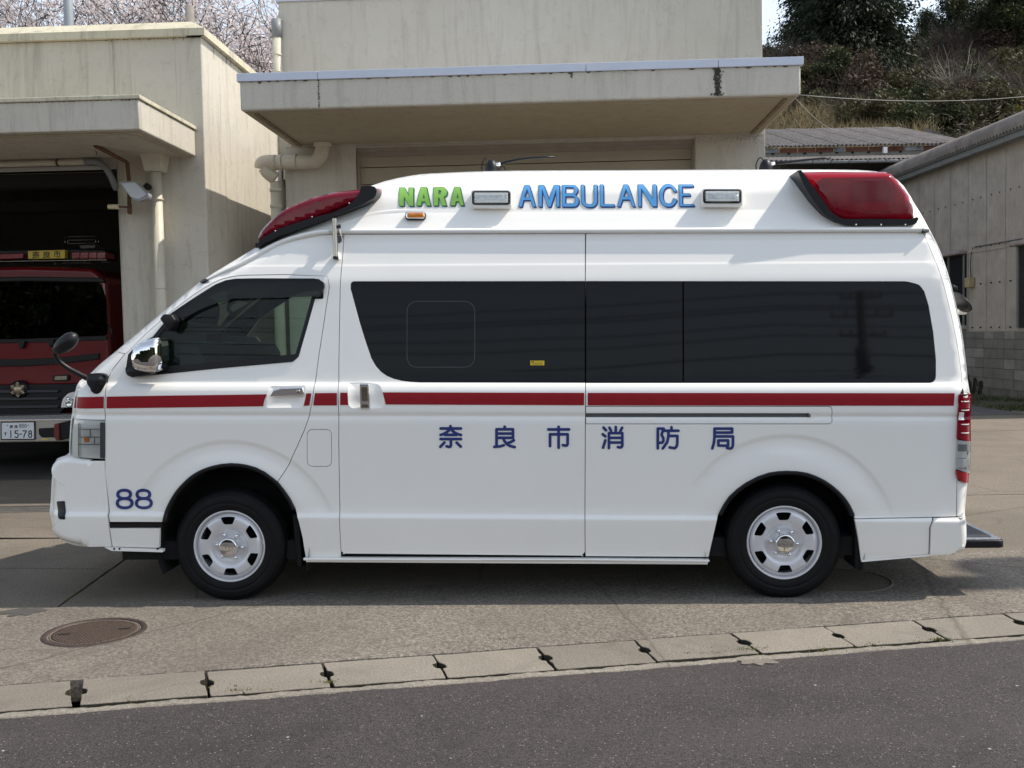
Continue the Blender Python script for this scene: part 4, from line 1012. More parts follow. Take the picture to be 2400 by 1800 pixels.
# ================================================================== cab interior
M_trim = mat('cab_trim', (.13, .15, .145), .7, var=.15); M_dash = mat('dashboard', (.035, .042, .042), .7, var=.2); M_seat = mat('seat_cloth', (.05,.06,.07), .9, var=.3)
q = arr_at(VF, [(330,900),(345,860),(372,838),(400,818),(440,806),(500,800),(560,806),(575,830),(585,900)], .9)
CAB = MB().prism([tuple(a) for a in q], .14, VW-.14).build('dashboard', M_dash, VAN, bevel=.02)
def ibox(name, px, y0, y1, m, bev=.008): return pbox(name, px, y0, y1, m, CAB, bev)
ibox('screen', [(481,780),(520,779),(522,808),(483,810)], .86, .90, M_black)
ibox('meter_hood', [(524,800),(535,789),(550,790),(565,806)], 1.1, 1.6, M_dash)
c = VF.at(596, 830, y=1.32); ax = Vector((.55, 0, .84)).normalized(); u_ = ax.cross(Vector((0, 1, 0))).normalized(); v_ = Vector((0, 1, 0))
wheelpts = [c+(u_*math.cos(t)+v_*math.sin(t))*.185 for t in np.linspace(0, 2*math.pi, 33)[:-1]]
MB().tube(wheelpts, .0155, 8, closed=True).tube([c-u_*.18, c+u_*.18], .014, 6).ball(c, (.06, .06, .04), 12).tube([c, c-ax*.3], .025, 8).build('steering_wheel', M_dash, CAB)
for y0 in (.22, 1.15):
    s_ = VF.at(690, 850, y=y0); MB().box(s_.x-.26, s_.x+.16, y0, y0+.5, s_.z-.42, s_.z-.22).prism([(s_.x+.05, s_.z-.25), (s_.x+.16, s_.z-.25), (s_.x+.22, s_.z+.16), (s_.x+.14, s_.z+.16)], y0, y0+.5).build('seat', M_seat, CAB, bevel=.03, bseg=3)
g0 = arr_at(VF, smoothpath([(562,757),(568,768),(582,766),(600,746),(606,730),(602,722)], 4), 1.62); MB().tube([(a, 1.62, b) for a, b in g0], .013, 8).build('grab_handle', M_trim, CAB)
ibox('cab_mirror', [(528,688),(556,688),(556,706),(534,703)], .7, .95, M_dash)
p_ = VF.at(800, 700, y=.2)
MB().box(p_.x, p_.x+.03, .24, VW-.24, .36, 1.95).build('partition', M_dash, VAN)
z_ = VF.at(600, 655, y=.3).z; MB().box(p_.x-.35, p_.x+.03, .24, VW-.24, z_+.03, z_+.05).build('headliner', M_trim, VAN)
MB().box(-2.3, p_.x+.03, .05, .09, .95, VF.at(500, 884, y=.07).z-.02).build('door_card', M_trim, VAN)
MB().box(-2.1, p_.x+.03, VW-.09, VW-.05, .95, VF.at(500, 884, y=.07).z-.02).build('door_card', M_trim, VAN)
# front face, mostly out of sight: grille, number plate place, far headlamp
gx = float(SILX[np.abs(SILX[:40,1]-.98).argmin(),0])
MB().box(gx-.10, gx+.05, .45, VW-.45, .92, 1.04).build('grille', M_black, VAN, bevel=.01)
# ================================================================== ground
def concretemat(name, base, dark, speck, sp_scale=260, stain=1.0, lo=.35, hi=.7, obvar=False):
    m, n, l, b = nmat(name); tc = n.new('ShaderNodeTexCoord'); o = tc.outputs['Object']
    a = node_noise(n, l, o, 1.1, 9, .65, .6); f = node_noise(n, l, o, sp_scale, 3, .8); g = node_noise(n, l, o, 14, 8, .7); h = node_noise(n, l, o, sp_scale*.35, 4, .75)
    c = mixc(n, l, ramp(n, l, a.outputs[0], [(lo, (0, 0, 0)), (hi, (1, 1, 1))]).outputs[0], dark, base)
    c = mixc(n, l, ramp(n, l, g.outputs[0], [(.3, (.0,)*3), (.72, (.55*stain,)*3)]).outputs[0], c, tuple(v*.62 for v in base))
    c = mixc(n, l, ramp(n, l, h.outputs[0], [(.42, (0, 0, 0)), (.60, (.8, .8, .8))]).outputs[0], c, tuple(min(1, v*speck) for v in base))
    c = mixc(n, l, ramp(n, l, f.outputs[0], [(.50, (0, 0, 0)), (.60, (.75, .75, .75))]).outputs[0], c, tuple(v*.40 for v in base))
    w0 = node_noise(n, l, o, .42, 7, .7, 1.2); c = mixc(n, l, ramp(n, l, w0.outputs[0], [(.42, (0, 0, 0)), (.62, (.5, .5, .5))]).outputs[0], c, tuple(v*.55 for v in base))
    w1 = node_noise(n, l, o, 3.1, 8, .7, .8); c = mixc(n, l, ramp(n, l, w1.outputs[0], [(.55, (0, 0, 0)), (.72, (.6, .6, .6))]).outputs[0], c, tuple(v*.5 for v in base))
    if obvar:
        oi = n.new('ShaderNodeObjectInfo'); mr = n.new('ShaderNodeMapRange'); mr.inputs[3].default_value = .84; mr.inputs[4].default_value = 1.12; l.new(oi.outputs['Random'], mr.inputs[0]); c = mixc(n, l, 1.0, c, mr.outputs[0], 'MULTIPLY')
    # cracks
    v = n.new('ShaderNodeTexVoronoi'); v.feature = 'DISTANCE_TO_EDGE'; v.inputs['Scale'].default_value = .33
    w = node_noise(n, l, o, 3.5, 6, .7); ad = n.new('ShaderNodeMixRGB'); ad.inputs[0].default_value = .07; l.new(o, ad.inputs[1]); l.new(w.outputs['Color'], ad.inputs[2]); l.new(ad.outputs[0], v.inputs['Vector'])
    c = mixc(n, l, ramp(n, l, v.outputs[0], [(.0, (.5,)*3), (.0035, (0, 0, 0))]).outputs[0], c, tuple(k*.3 for k in base))
    l.new(c, b.inputs['Base Color']); b.inputs['Roughness'].default_value = .93; b.inputs['Specular IOR Level'].default_value = .25
    u = n.new('ShaderNodeBump'); u.inputs['Strength'].default_value = .8; u.inputs['Distance'].default_value = .006; l.new(f.outputs[0], u.inputs['Height'])
    u2 = n.new('ShaderNodeBump'); u2.inputs['Strength'].default_value = .6; u2.inputs['Distance'].default_value = .01; l.new(h.outputs[0], u2.inputs['Height']); l.new(u.outputs[0], u2.inputs['Normal']); l.new(u2.outputs[0], b.inputs['Normal'])
    return m
M_apron = concretemat('apron_concrete', (.225, .194, .156), (.150, .131, .108), 1.45, 190, 1.4)
M_rough = concretemat('washed_concrete', (.190, .168, .142), (.128, .115, .100), 2.0, 165, 1.2)
M_slab = concretemat('slab_concrete', (.300, .268, .224), (.235, .210, .175), 1.30, 260, .9, obvar=True)
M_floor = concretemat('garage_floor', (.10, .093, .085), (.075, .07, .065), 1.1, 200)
def asphaltmat():
    m, n, l, b = nmat('asphalt'); tc = n.new('ShaderNodeTexCoord'); o = tc.outputs['Object']
    a = node_noise(n, l, o, .9, 6, .6, .4); g = node_noise(n, l, o, 55, 6, .8); f = node_noise(n, l, o, 190, 3, .8)
    c = mixc(n, l, ramp(n, l, a.outputs[0], [(.3, (0, 0, 0)), (.7, (1, 1, 1))]).outputs[0], (.033, .0265, .0265), (.051, .0415, .041))
    c = mixc(n, l, ramp(n, l, g.outputs[0], [(.40, (1, 1, 1)), (.56, (0, 0, 0))]).outputs[0], c, (.014, .012, .013))
    c = mixc(n, l, ramp(n, l, f.outputs[0], [(.50, (0, 0, 0)), (.62, (.95, .95, .95))]).outputs[0], c, (.125, .106, .105))
    q_ = node_noise(n, l, o, 2.7, 8, .7, .7); c = mixc(n, l, ramp(n, l, q_.outputs[0], [(.50, (0, 0, 0)), (.70, (.55, .55, .55))]).outputs[0], c, (.024, .020, .020))
    q2_ = node_noise(n, l, vmap(n, l, o, (.25, 1.6, 1)), 1.0, 5, .6); c = mixc(n, l, ramp(n, l, q2_.outputs[0], [(.45, (0, 0, 0)), (.70, (.45, .45, .45))]).outputs[0], c, (.075, .063, .062))
    v = n.new('ShaderNodeTexVoronoi'); v.inputs['Scale'].default_value = 62; l.new(o, v.inputs['Vector'])
    v2 = n.new('ShaderNodeTexVoronoi'); v2.inputs['Scale'].default_value = 62; v2.distance = 'MANHATTAN'; l.new(o, v2.inputs['Vector'])
    st = ramp(n, l, v.outputs[0], [(.16, (1, 1, 1)), (.24, (0, 0, 0))]); rnd = ramp(n, l, v.outputs['Color'], [(.66, (0, 0, 0)), (.72, (1, 1, 1))])
    k = mixc(n, l, 1.0, st.outputs[0], rnd.outputs[0], 'MULTIPLY')
    c = mixc(n, l, k, c, (.24, .205, .185))
    vb = n.new('ShaderNodeTexVoronoi'); vb.inputs['Scale'].default_value = 9.3; l.new(o, vb.inputs['Vector'])
    st = ramp(n, l, vb.outputs[0], [(.045, (1, 1, 1)), (.06, (0, 0, 0))]); rnd = ramp(n, l, vb.outputs['Color'], [(.78, (0, 0, 0)), (.8, (1, 1, 1))])
    k = mixc(n, l, 1.0, st.outputs[0], rnd.outputs[0], 'MULTIPLY'); c = mixc(n, l, k, c, (.42, .39, .36))
    l.new(c, b.inputs['Base Color']); b.inputs['Roughness'].default_value = .82; b.inputs['Specular IOR Level'].default_value = .35
    u = n.new('ShaderNodeBump'); u.inputs['Strength'].default_value = .9; u.inputs['Distance'].default_value = .008; l.new(g.outputs[0], u.inputs['Height'])
    u2 = n.new('ShaderNodeBump'); u2.inputs['Strength'].default_value = .7; u2.inputs['Distance'].default_value = .003; l.new(f.outputs[0], u2.inputs['Height']); l.new(u.outputs[0], u2.inputs['Normal']); l.new(u2.outputs[0], b.inputs['Normal'])
    return m
M_asph = asphaltmat()
M_soil = mat('soil', (.07, .06, .04), .95, var=.4, vscale=4, bump=.4, bscale=30)
M_joint = mat('joint_dirt_and_shade', (.035, .032, .022), .95, var=.5, vscale=7)
M_moss = mat('moss', (.10, .11, .02), .95, var=.4, vscale=60)
# kerb frame: x along the gutter (recedes to the right), y towards the van
KYAW = rad(9.9)
_k0 = WF.at(1200, 1521, z=0); KF = Frame((_k0.x, _k0.y, 0), KYAW)          # y = 0: far edge of the cover slabs
KW = KF.at(1200, 1578, z=0).y                                                # near edge of the cover slabs (negative)
def kw(px, py): return KF.at(px, py, z=0)
def frame_obj(o, F): o.location = F.o; o.rotation_euler = (0, 0, F.yaw); return o
# base earth under everything
g = MB().add([(-400,-400,-.35),(400,-400,-.35),(400,600,-.35),(-400,600,-.35)], [(0,1,2,3)]).build('ground', mat('pale_bounce_earth', (.20,.175,.12), .95, var=.35, vscale=.4, bump=.4, bscale=8)); tag(g, kind='structure')  # earth colour kept pale to bounce light up onto the van
# road: sheet with slightly ragged edge
mb = MB(); n = 360; xs = np.linspace(-60, 60, n*4)
ed = KW-.062
def jag(x, s, a): return a*(math.sin(x*7.1*s+1)+.6*math.sin(x*17.3*s+2)+.5*math.sin(x*41*s)+.4*math.sin(x*83*s+.5))
top = [(x, ed+jag(x, 1, .005), -.004) for x in xs]; mb.v = top+[(x, -30, -.004) for x in xs]; m_ = len(xs)
mb.f = [(m_+i, m_+i+1, i+1, i) for i in range(m_-1)]; mb.m = [0]*len(mb.f); mb.sm = [False]*len(mb.f)
rd_ = frame_obj(mb.build('road', M_asph), KF); tag(rd_, kind='structure')
# narrow concrete edging between road and slabs, lower than the slabs
xs = np.linspace(-8, 9, 700); mb = MB()
rows = [(ed-.012, -.10, .9), (ed-.006, -.003, 1.6), (ed+.010, .002, 1.2), (KW-.026, .003, 1.2), (KW-.017, -.006, 2.0), (KW-.014, -.1, 1.5)]
for k, (yy, zz_, s) in enumerate(rows):
    for x in xs: mb.v.append((x, yy+jag(x, .8+.3*k, .0028*s), zz_+jag(x, 1.7, .0014)))
N = len(xs); mb.f = [(k*N+i, k*N+i+1, (k+1)*N+i+1, (k+1)*N+i) for k in range(len(rows)-1) for i in range(N-1)]; mb.m = [0]*len(mb.f); mb.sm = [True]*len(mb.f)
tag(frame_obj(mb.build('gutter_edging', concretemat('edging_mortar', (.31,.28,.235), (.23,.205,.17), 1.2, 150), recalc=True), KF), kind='structure')
# channel under the slabs
mb = MB().box(-60, 60, KW-.006, .012, -.34, -.33); tag(frame_obj(mb.build('gutter_channel', M_joint), KF), kind='structure')
# cover slabs
gut = empty('gutter_cover', (KF.o.x, KF.o.y, 0), KF.yaw, 'row of pale concrete gutter cover slabs with dark hand holes along the road', 'gutter cover')
del gut['category']; del gut['label']; gut['kind'] = 'structure'
JT = [((180,1586),(177,1660)),((480,1560),(488,1620)),((748.8,1543),(768.7,1588)),((1003.8,1515.8),(1040,1577)),((1239,1497.7),(1296.7,1563)),((1465,1481.5),(1532,1545)),((1686,1469.7),(1770.5,1524.6)),((1906.8,1455.5),(1994,1510)),((2117.5,1443),(2218,1498)),((2334,1431),(2443,1486))]
jl = []
for a_, b_ in JT:
    p = kw(*a_); q = kw(*b_); s_ = (p.x-q.x)/(p.y-q.y); jl.append((p.x-s_*p.y, s_))          # x at y = 0 and slope dx/dy
sl = .505; jl = [(jl[0][0]-sl*k, jl[0][1]) for k in range(8, 0, -1)]+jl+[(jl[-1][0]+sl*k, jl[-1][1]) for k in range(1, 6)]
jl = [(x, max(-.9, min(.35, s))) for x, s in jl]
ymid = KW*.5; rr = random.Random(5)
for i in range(len(jl)-1):
    (a, sa), (b, sb) = jl[i], jl[i+1]; wa = i == 8; wb = i+1 == 8
    ga = .004+rr.random()*.005; gb = .004+rr.random()*.005
    y0, y1 = KW+.002+rr.random()*.006, -.006-rr.random()*.010
    A = lambda y, d=0: (a+sa*y+d+(.030-.014*(y/KW) if wa else ga), y)
    B = lambda y, d=0: (b+sb*y-d-(.030-.014*(y/KW) if wb else gb), y)
    k1, k2, nl = .050, .040, .024
    P = [A(y1), A(ymid+k1), A(ymid+k1*.75, nl*.7), A(ymid+.012, nl), A(ymid-k2*.7, nl*.8), A(ymid-k2), A(y0), B(y0), B(ymid-k2), B(ymid-k2*.7, nl*.7), B(ymid, nl), B(ymid+k1*.75, nl*.8), B(ymid+k1), B(y1)]
    P = P[::-1] if area2(P) < 0 else P
    P = resample(P, .05)
    mb = MB().prism([(p[0]+rr.gauss(0, .0016)+(rr.random() < .06)*rr.uniform(-.006, .006), p[1]+rr.gauss(0, .0016)) for p in P], -.075, 0, 'z')
    o = mb.build('cover_slab', [M_slab, M_joint], gut, loc=(0, 0, .004+rr.uniform(-.004, .003)), bevel=.0035, bseg=2)
    for pg in o.data.polygons:
        if abs(pg.normal.z) < .35: pg.material_index = 1  # slab sides coloured dark: joint dirt plus the shade inside the hand holes
# apron, one sheet with cut-outs left open for the joints; strip of washed concrete beside the gutter
xs = np.linspace(-60, 60, 1500); mb = MB()
strip_far = [kw(0, 1432).y, kw(300, 1424).y]
YS = kw(150, 1424).y
rows = [(.004, -.1), (.007, .000), (.020, .006), (.045, .006), (YS, .004)]
for k, (yy, z_) in enumerate(rows):
    for x in xs: mb.v.append((x, yy+(jag(x, 1.1, .0030) if 0 < k < 3 else 0), z_+(jag(x, 2.3, .0007) if k < 4 else 0)))
N = len(xs); mb.f = [(k*N+i, k*N+i+1, (k+1)*N+i+1, (k+1)*N+i) for k in range(len(rows)-1) for i in range(N-1)]; mb.m = [0]*len(mb.f); mb.sm = [k >= 3*(N-1) for k in range(len(mb.f))]
tag(frame_obj(mb.build('pavement', M_rough), KF), kind='structure')
# sealing layer of dirt under the joints of the apron, then the apron slabs (polygons on the ground, px of their corners)
b_ = MB().add([(-60, YS, -.012), (60, YS, -.012), (60, 120, -.012), (-60, 120, -.012)], [(0,1,2,3)]).build('joint_dirt', M_joint); tag(frame_obj(b_, KF), kind='structure')
apr = empty('apron', (0, 0, 0)); apr['kind'] = 'structure'
W0 = lambda px, py: WF.at(px, py, z=0)
A1 = W0(135, 1423); A2 = W0(330, 1285); dj = (A2-A1).normalized()                     # the long diagonal joint
far_j = A1+dj*7.5
B1 = W0(0, 1331.5); B2 = W0(270, 1334); dB = (B2-B1).normalized()
def isect(p, d, q, e):
    t = ((q.x-p.x)*e.y-(q.y-p.y)*e.x)/(d.x*e.y-d.y*e.x); return p+d*t
cr = isect(A1, dj, B1, dB)
kd = Vector((math.cos(KYAW), math.sin(KYAW), 0)); ky = Vector((-math.sin(KYAW), math.cos(KYAW), 0)); K0 = KF.o+ky*YS
def apoly(name, pts, gap=.010, m=M_apron, z=.0):
    P = [(p.x, p.y) for p in pts]; P = inset(P, gap); P = resample(P, .12) if gap else P
    P = [(x+RNG.uniform(-.0022, .0022), y+RNG.uniform(-.0022, .0022)) for x, y in P]
    o = MB().prism(P, -.02, z, 'z').build(name, m, apr); return o
kj = isect(A1, dj, K0, kd)
Y1 = 9.05                                                                              # joint in front of the garage drain
far1 = isect(A1, dj, Vector((0, Y1, 0)), Vector((1, 0, 0)))
L = Vector((-40, 0, 0))
apoly('slab', [isect(K0, kd, Vector((-40, 0, 0)), Vector((0, 1, 0))), kj, cr, isect(cr, dB, Vector((-40, 0, 0)), Vector((0, 1, 0)))])
apoly('slab', [isect(cr, dB, Vector((-40, 0, 0)), Vector((0, 1, 0))), cr, far1, Vector((-40, Y1, 0))])
# right of the diagonal joint
R1 = W0(2230, 1405); R2 = W0(1960, 1300); dR = (R2-R1).normalized(); kr = isect(R1, dR, K0, kd); farR = isect(R1, dR, Vector((0, Y1, 0)), Vector((1, 0, 0)))
apoly('slab', [kj, kr, farR, far1])
J = W0(2300, 1156); Jy = J.y
Rr = isect(K0, kd, Vector((14, 0, 0)), Vector((0, 1, 0)))
apoly('slab', [kr, Rr, Vector((14, Y1, 0)), farR])
apoly('slab', [Vector((-40, Y1+.34, 0)), Vector((-2.2, Y1+.34, 0)), Vector((-2.2, 13.2, 0)), Vector((-40, 13.2, 0))], m=M_apron)
apoly('slab', [Vector((-2.2, Y1, 0)), Vector((14, Y1, 0)), Vector((14, 14.5, 0)), Vector((-2.2, 14.5, 0))])
apoly('slab', [Vector((3.6, 14.5, 0)), Vector((14, 14.5, 0)), Vector((14, 60, 0)), Vector((3.6, 60, 0))])
# drain grating before the garage: frame and bars
dr = empty('drain_grating', (-12, Y1, 0), 0); dr['kind'] = 'structure'
M_iron = mat('galvanised_iron', (.24, .23, .215), .5, metal=.6, var=.3, vscale=14)
mb = MB()
for k in range(360):
    x = k*.028; mb.box(x, x+.007, .02, .32, -.03, -.003)
for yy in (.02, .12, .22, .31): mb.box(0, 9.9, yy, yy+.012, -.028, -.001)
gr = mb.build('grating_bars', M_iron, dr, recalc=False); gr['kind'] = 'stuff'
# manhole cover
MC = W0(222, 1484); M_cast = mat('rusty_cast_iron', (.060, .042, .036), .62, metal=.35, var=.3, vscale=20, bump=.2, bscale=200)
mh = empty('manhole_cover', (MC.x, MC.y, .006), KYAW+rad(2), 'round rusty brown cast-iron manhole cover in the pavement left of the front wheel', 'manhole cover')
MB().lathe([(.236,-.02),(.236,.004),(.262,.005),(.268,-.003),(.268,-.02)], axis='z', n=64).build('frame_ring', M_cast, mh, recalc=True)
MB().lathe([(0,.0),(.225,.0),(.232,-.004),(.232,-.02)], axis='z', n=64).build('lid', M_cast, mh, recalc=True)
M_sand = mat('sandy_dirt', (.15, .115, .085), .95, var=.3, vscale=80)
MB().lathe([(.216,.0012),(.2215,.0012)], axis='z', n=64).build('dirt_ring', M_sand, mh)
mb = MB(); mp = MB()
for i in range(-10, 11):
    x = i*.0205; L_ = math.sqrt(max(0, .208**2-x*x))
    mp.box(x-.0068, x+.0008, -L_, L_, .0005, .0038)
    y = -L_
    while y < L_-.012: mb.box(x+.0035, x+.0072, y, y+.012, .0003, .0018); y += .017
mp.build('lid_ribs', M_cast, mh, rot=(0, 0, rad(-33)))['kind'] = 'stuff'; mb.build('rib_dirt', M_sand, mh, rot=(0, 0, rad(-33)))['kind'] = 'stuff'
mh.scale = (.97, .97, 1)
for sx in (-1, 1): MB().box(sx*.15-.03, sx*.15+.03, -.008+sx*.012, .008+sx*.012, .004, .0056).build('key_slot', M_dark, mh)
# pale patch of spilt mortar on the road, stain on the apron
def blob(cx, cy, rx, ry, seed, n=40):
    r = random.Random(seed); ph = [r.uniform(0, 6.28) for _ in range(6)]; am = [r.uniform(.04, .16) for _ in range(6)]
    return [(cx+rx*math.cos(t)*(1+sum(am[k]*math.sin((k+2)*t+ph[k]) for k in range(6))), cy+ry*math.sin(t)*(1+sum(am[k]*math.sin((k+2)*t+ph[k]) for k in range(6)))) for t in [2*math.pi*i/n for i in range(n)]]
c = W0(1775, 1549); tag(MB().prism(blob(c.x, c.y, .075, .055, 3), -.003, .0015, 'z').build('mortar_patch', M_slab), 'small pale patch of spilt mortar on the asphalt below the gutter slabs', 'mortar patch')
c = W0(52, 1436); tag(MB().prism(blob(c.x, c.y, .10, .09, 8), .004, .0075, 'z').build('asphalt_patch', mat('tar_patch', (.060, .056, .052), .9, var=.3, vscale=30, bump=.3, bscale=150)), 'small dark round patch on the pavement at the left edge, above the manhole', 'patch')
# second, darker cover under the tail of the van
c = W0(1975, 1362); rc_ = empty('drain_cover', (c.x, c.y, .006), 0, 'thin-ringed dark round cover in the shade behind the rear wheel', 'manhole cover')
MB().lathe([(.27,-.01),(.27,.004),(.285,.004),(.285,-.01)], axis='z', n=64).build('frame_ring', mat('pale_ring', (.12,.105,.085), .8), rc_); MB().lathe([(0,.001),(.265,.001)], axis='z', n=48).build('lid', M_apron, rc_)
# moss and weeds in the joints: small leafy tufts
def tufts(name, spots, m, label=None):
    mb = MB(); r = random.Random(4)
    for (x, y, z, s, cnt) in spots:
        for _ in range(cnt):
            a = r.uniform(0, 6.28); d = abs(r.gauss(0, s)); px_, py_ = x+d*math.cos(a)*1.5, y+d*math.sin(a)*.5; h = r.uniform(.004, .016); w = r.uniform(.002, .005); t = r.uniform(0, 3.14)
            lx, ly = r.uniform(-.01, .01), r.uniform(-.01, .01)
            mb.add([(px_-w*math.cos(t), py_-w*math.sin(t), z), (px_+w*math.cos(t), py_+w*math.sin(t), z), (px_+lx, py_+ly, z+h)], [(0, 1, 2)])
    o = mb.build(name, m, recalc=False); o['kind'] = 'stuff'; return o
sp = []
for (px, py, s, c_) in [(1750,1524,.05,240),(1682,1532,.03,60),(1790,1522,.02,40),(2200,1500,.04,140),(1925,1522,.05,70),(1620,1534,.03,40),(770,1600,.03,60),(1170,1502,.05,80),(1205,1499,.03,50),(10,1441,.04,120),(500,1430,.0,0),(300,1640,.05,50),(560,1618,.06,60),(2050,1512,.05,50),(1955,1525,.03,50)]:
    p = W0(px, py); sp.append((p.x, p.y, -.002, s, c_))
for k in range(60):
    t = k/59; p = W0(155+140*t, 1410-112*t); sp.append((p.x+RNG.uniform(-.02, .02), p.y, -.01, .012, 12))
tufts('weeds', sp, M_moss)
# little stones and litter on the road and apron
mb = MB(); r = random.Random(9)
for k in range(260):
    x = r.uniform(-2.4, 2.6); y = r.uniform(2.6, 5.6); s = r.uniform(.0012, .0035); z = .0
    mb.add([(x-s, y, z), (x+s*.8, y-s*.7, z), (x+s, y+s*.8, z), (x-s*.2, y+s, z), (x, y, z+s*1.3)], [(0,1,4),(1,2,4),(2,3,4),(3,0,4)])
o = mb.build('gravel', mat('pale_grit', (.30, .28, .25), .9), recalc=False); o['kind'] = 'stuff'
# ================================================================== fire station
def stucco(name, col, streak=.5, rough=.9, sc=70, dirt=(.10, .085, .055), bump=.55):
    m, n, l, b = nmat(name); tc = n.new('ShaderNodeTexCoord'); o = tc.outputs['Object']
    a = node_noise(n, l, o, .8, 8, .65, .5); s = node_noise(n, l, vmap(n, l, o, (8, 8, .8)), 1.0, 9, .75, .6); f = node_noise(n, l, o, sc, 5, .7); g = node_noise(n, l, o, 9, 9, .75)
    c = mixc(n, l, ramp(n, l, a.outputs[0], [(.35, (0, 0, 0)), (.7, (1, 1, 1))]).outputs[0], col, tuple(v*k for v, k in zip(col, (.90, .89, .86))))
    c = mixc(n, l, ramp(n, l, s.outputs[0], [(.50, (0, 0, 0)), (.80, (streak*.60,)*3)]).outputs[0], c, dirt)
    c = mixc(n, l, ramp(n, l, g.outputs[0], [(.54, (0, 0, 0)), (.78, (streak*.40,)*3)]).outputs[0], c, dirt)
    l.new(c, b.inputs['Base Color']); b.inputs['Roughness'].default_value = rough; b.inputs['Specular IOR Level'].default_value = .25
    u = n.new('ShaderNodeBump'); u.inputs['Strength'].default_value = bump; u.inputs['Distance'].default_value = .012; l.new(f.outputs[0], u.inputs['Height']); l.new(u.outputs[0], b.inputs['Normal'])
    return m
M_wallL = stucco('stucco_cream', (.545, .51, .445), .9)
M_wallC = stucco('stucco_beige', (.56, .53, .475), .6, sc=38, bump=.8)
M_cop = stucco('coping_stained', (.58, .54, .42), 1.3, sc=40)
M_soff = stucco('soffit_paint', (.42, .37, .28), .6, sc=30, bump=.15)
M_flash = mat('zinc_flashing', (.52, .56, .66), .45, metal=.15, var=.04)
M_pipe = mat('pvc_pipe_cream', (.52, .48, .39), .5, var=.12, vscale=5)
M_pipegrey = mat('pvc_grey_cap', (.20, .21, .22), .5, var=.1)
M_shutter = mat('shutter_panels', (.36, .32, .25), .55, var=.06, vscale=3)
M_shut2 = mat('shutter_header', (.30, .27, .23), .5, var=.1)
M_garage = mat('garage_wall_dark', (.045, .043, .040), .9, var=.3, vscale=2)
M_crack = mat('black_mould', (.10, .09, .075), .95, var=.4, vscale=40)
M_rust = mat('rusty_steel', (.13, .070, .035), .85, metal=.1, var=.5, vscale=30, bump=.2)
P_ = lambda px, py, y: BF.at(px, py, y=y)
BL = empty('garage_building', BF.o, BF.yaw, 'low cream rendered garage on the left with the open bay and the red fire engine', 'building')
BC = empty('station_building', BF.o, BF.yaw, 'taller beige rendered fire station behind the ambulance, with a wide flat canopy over its shutter', 'building')
# ---- left building
xc = P_(478, 300, 0).x; zt = P_(468, 86, 0).z; xo = P_(280, 520, 0).x; YE = 3.6; zo = P_(220, 394, 0).z
MB().box(xo, xc, 0, YE, 0, zt).box(-12, xo, 0, .28, zo, zt).box(-12, xo, .28, 4.9, zt-.22, zt-.02).box(xo, xc, YE, 4.9, 0, zt).build('wall', M_wallL, BL, bevel=.012, recalc=True)
zl = P_(468, 65, -.05).z
MB().prism([(-.055, zt+.0), (-.055, zl), (.15, P_(440, 51, .15).z), (.15, zt)], -12, xc-.15, 'x').build('coping', M_cop, BL)
# the right-hand coping, over the side wall
k = P_(440, 51, .15).z
mb = MB(); v = [(xc+.055, -.055, zt), (xc+.055, -.055, zl), (xc-.15, .15, k), (xc-.15, .15, zt), (xc+.055, 4.9, zt), (xc+.055, 4.9, zl), (xc-.15, 4.9, k), (xc-.15, 4.9, zt)]
mb.add(v, [(0,1,5,4),(1,2,6,5),(2,3,7,6),(3,0,4,7),(4,5,6,7)]); mb.add([(xc-.15,-.055,zt),(xc-.15,-.055,zl),(xc+.055,-.055,zl),(xc+.055,-.055,zt),(xc-.15,.15,k)], [(0,3,2,1),(1,2,4)]); mb.build('coping', M_cop, BL, recalc=False)
# black mould line and drips below the coping, geometry thin as dirt: part of the wall's wear
def drips(parent, x0, x1, y, z, seed, dens=9, lmax=.16, side=None):
    r = random.Random(seed); mb = MB(); x = x0
    def q(a, b, c_, d):
        if side is None: mb.add([(a, y, d), (b, y, d), (b-(b-a)*.3, y, c_), (a+(b-a)*.3, y, c_)], [(0, 3, 2, 1)])
        else: mb.add([(side, a, d), (side, b, d), (side, b-(b-a)*.3, c_), (side, a+(b-a)*.3, c_)], [(0, 3, 2, 1)])
    n = int(abs(x1-x0)*dens*4)
    for k in range(n):
        a = x0+(x1-x0)*k/n; w = abs(x1-x0)/n
        h = .006+.012*r.random()
        if r.random() < .25: h = r.uniform(.02, lmax)*r.random()
        if r.random() < .6: q(a, a+w*r.uniform(.4, .9), z-h*.8, z)
    o = mb.build('mould_streaks', M_crack, parent, recalc=False); o['kind'] = 'stuff'
drips(BL, -4.2, xc, -.0025, zt-.001, 1, 12, .05); drips(BL, .1, YE, 0, zt-.001, 2, 10, .30, side=xc+.0025)
# canopy
yc = -1.43; xr = P_(326, 270, yc).x; zt2 = P_(325, 232, yc).z; zb2 = P_(330, 303, yc).z; zl2 = P_(322, 223, yc).z
CL = MB().box(-12, xr, yc, -.001, zb2, zt2).build('canopy', M_wallL, BL, bevel=.012)
MB().box(-12, xr+.018, yc-.018, -.001, zt2+.001, zl2+.004).build('coping', M_cop, CL, bevel=.006)
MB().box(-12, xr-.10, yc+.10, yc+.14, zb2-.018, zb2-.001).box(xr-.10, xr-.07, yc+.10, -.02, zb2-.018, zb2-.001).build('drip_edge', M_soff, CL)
drips(CL, -4.2, xr, yc-.0025, zt2-.001, 3, 8, .02); drips(CL, yc, -.05, 0, zt2-.001, 4, 8, .03, side=xr+.0025)
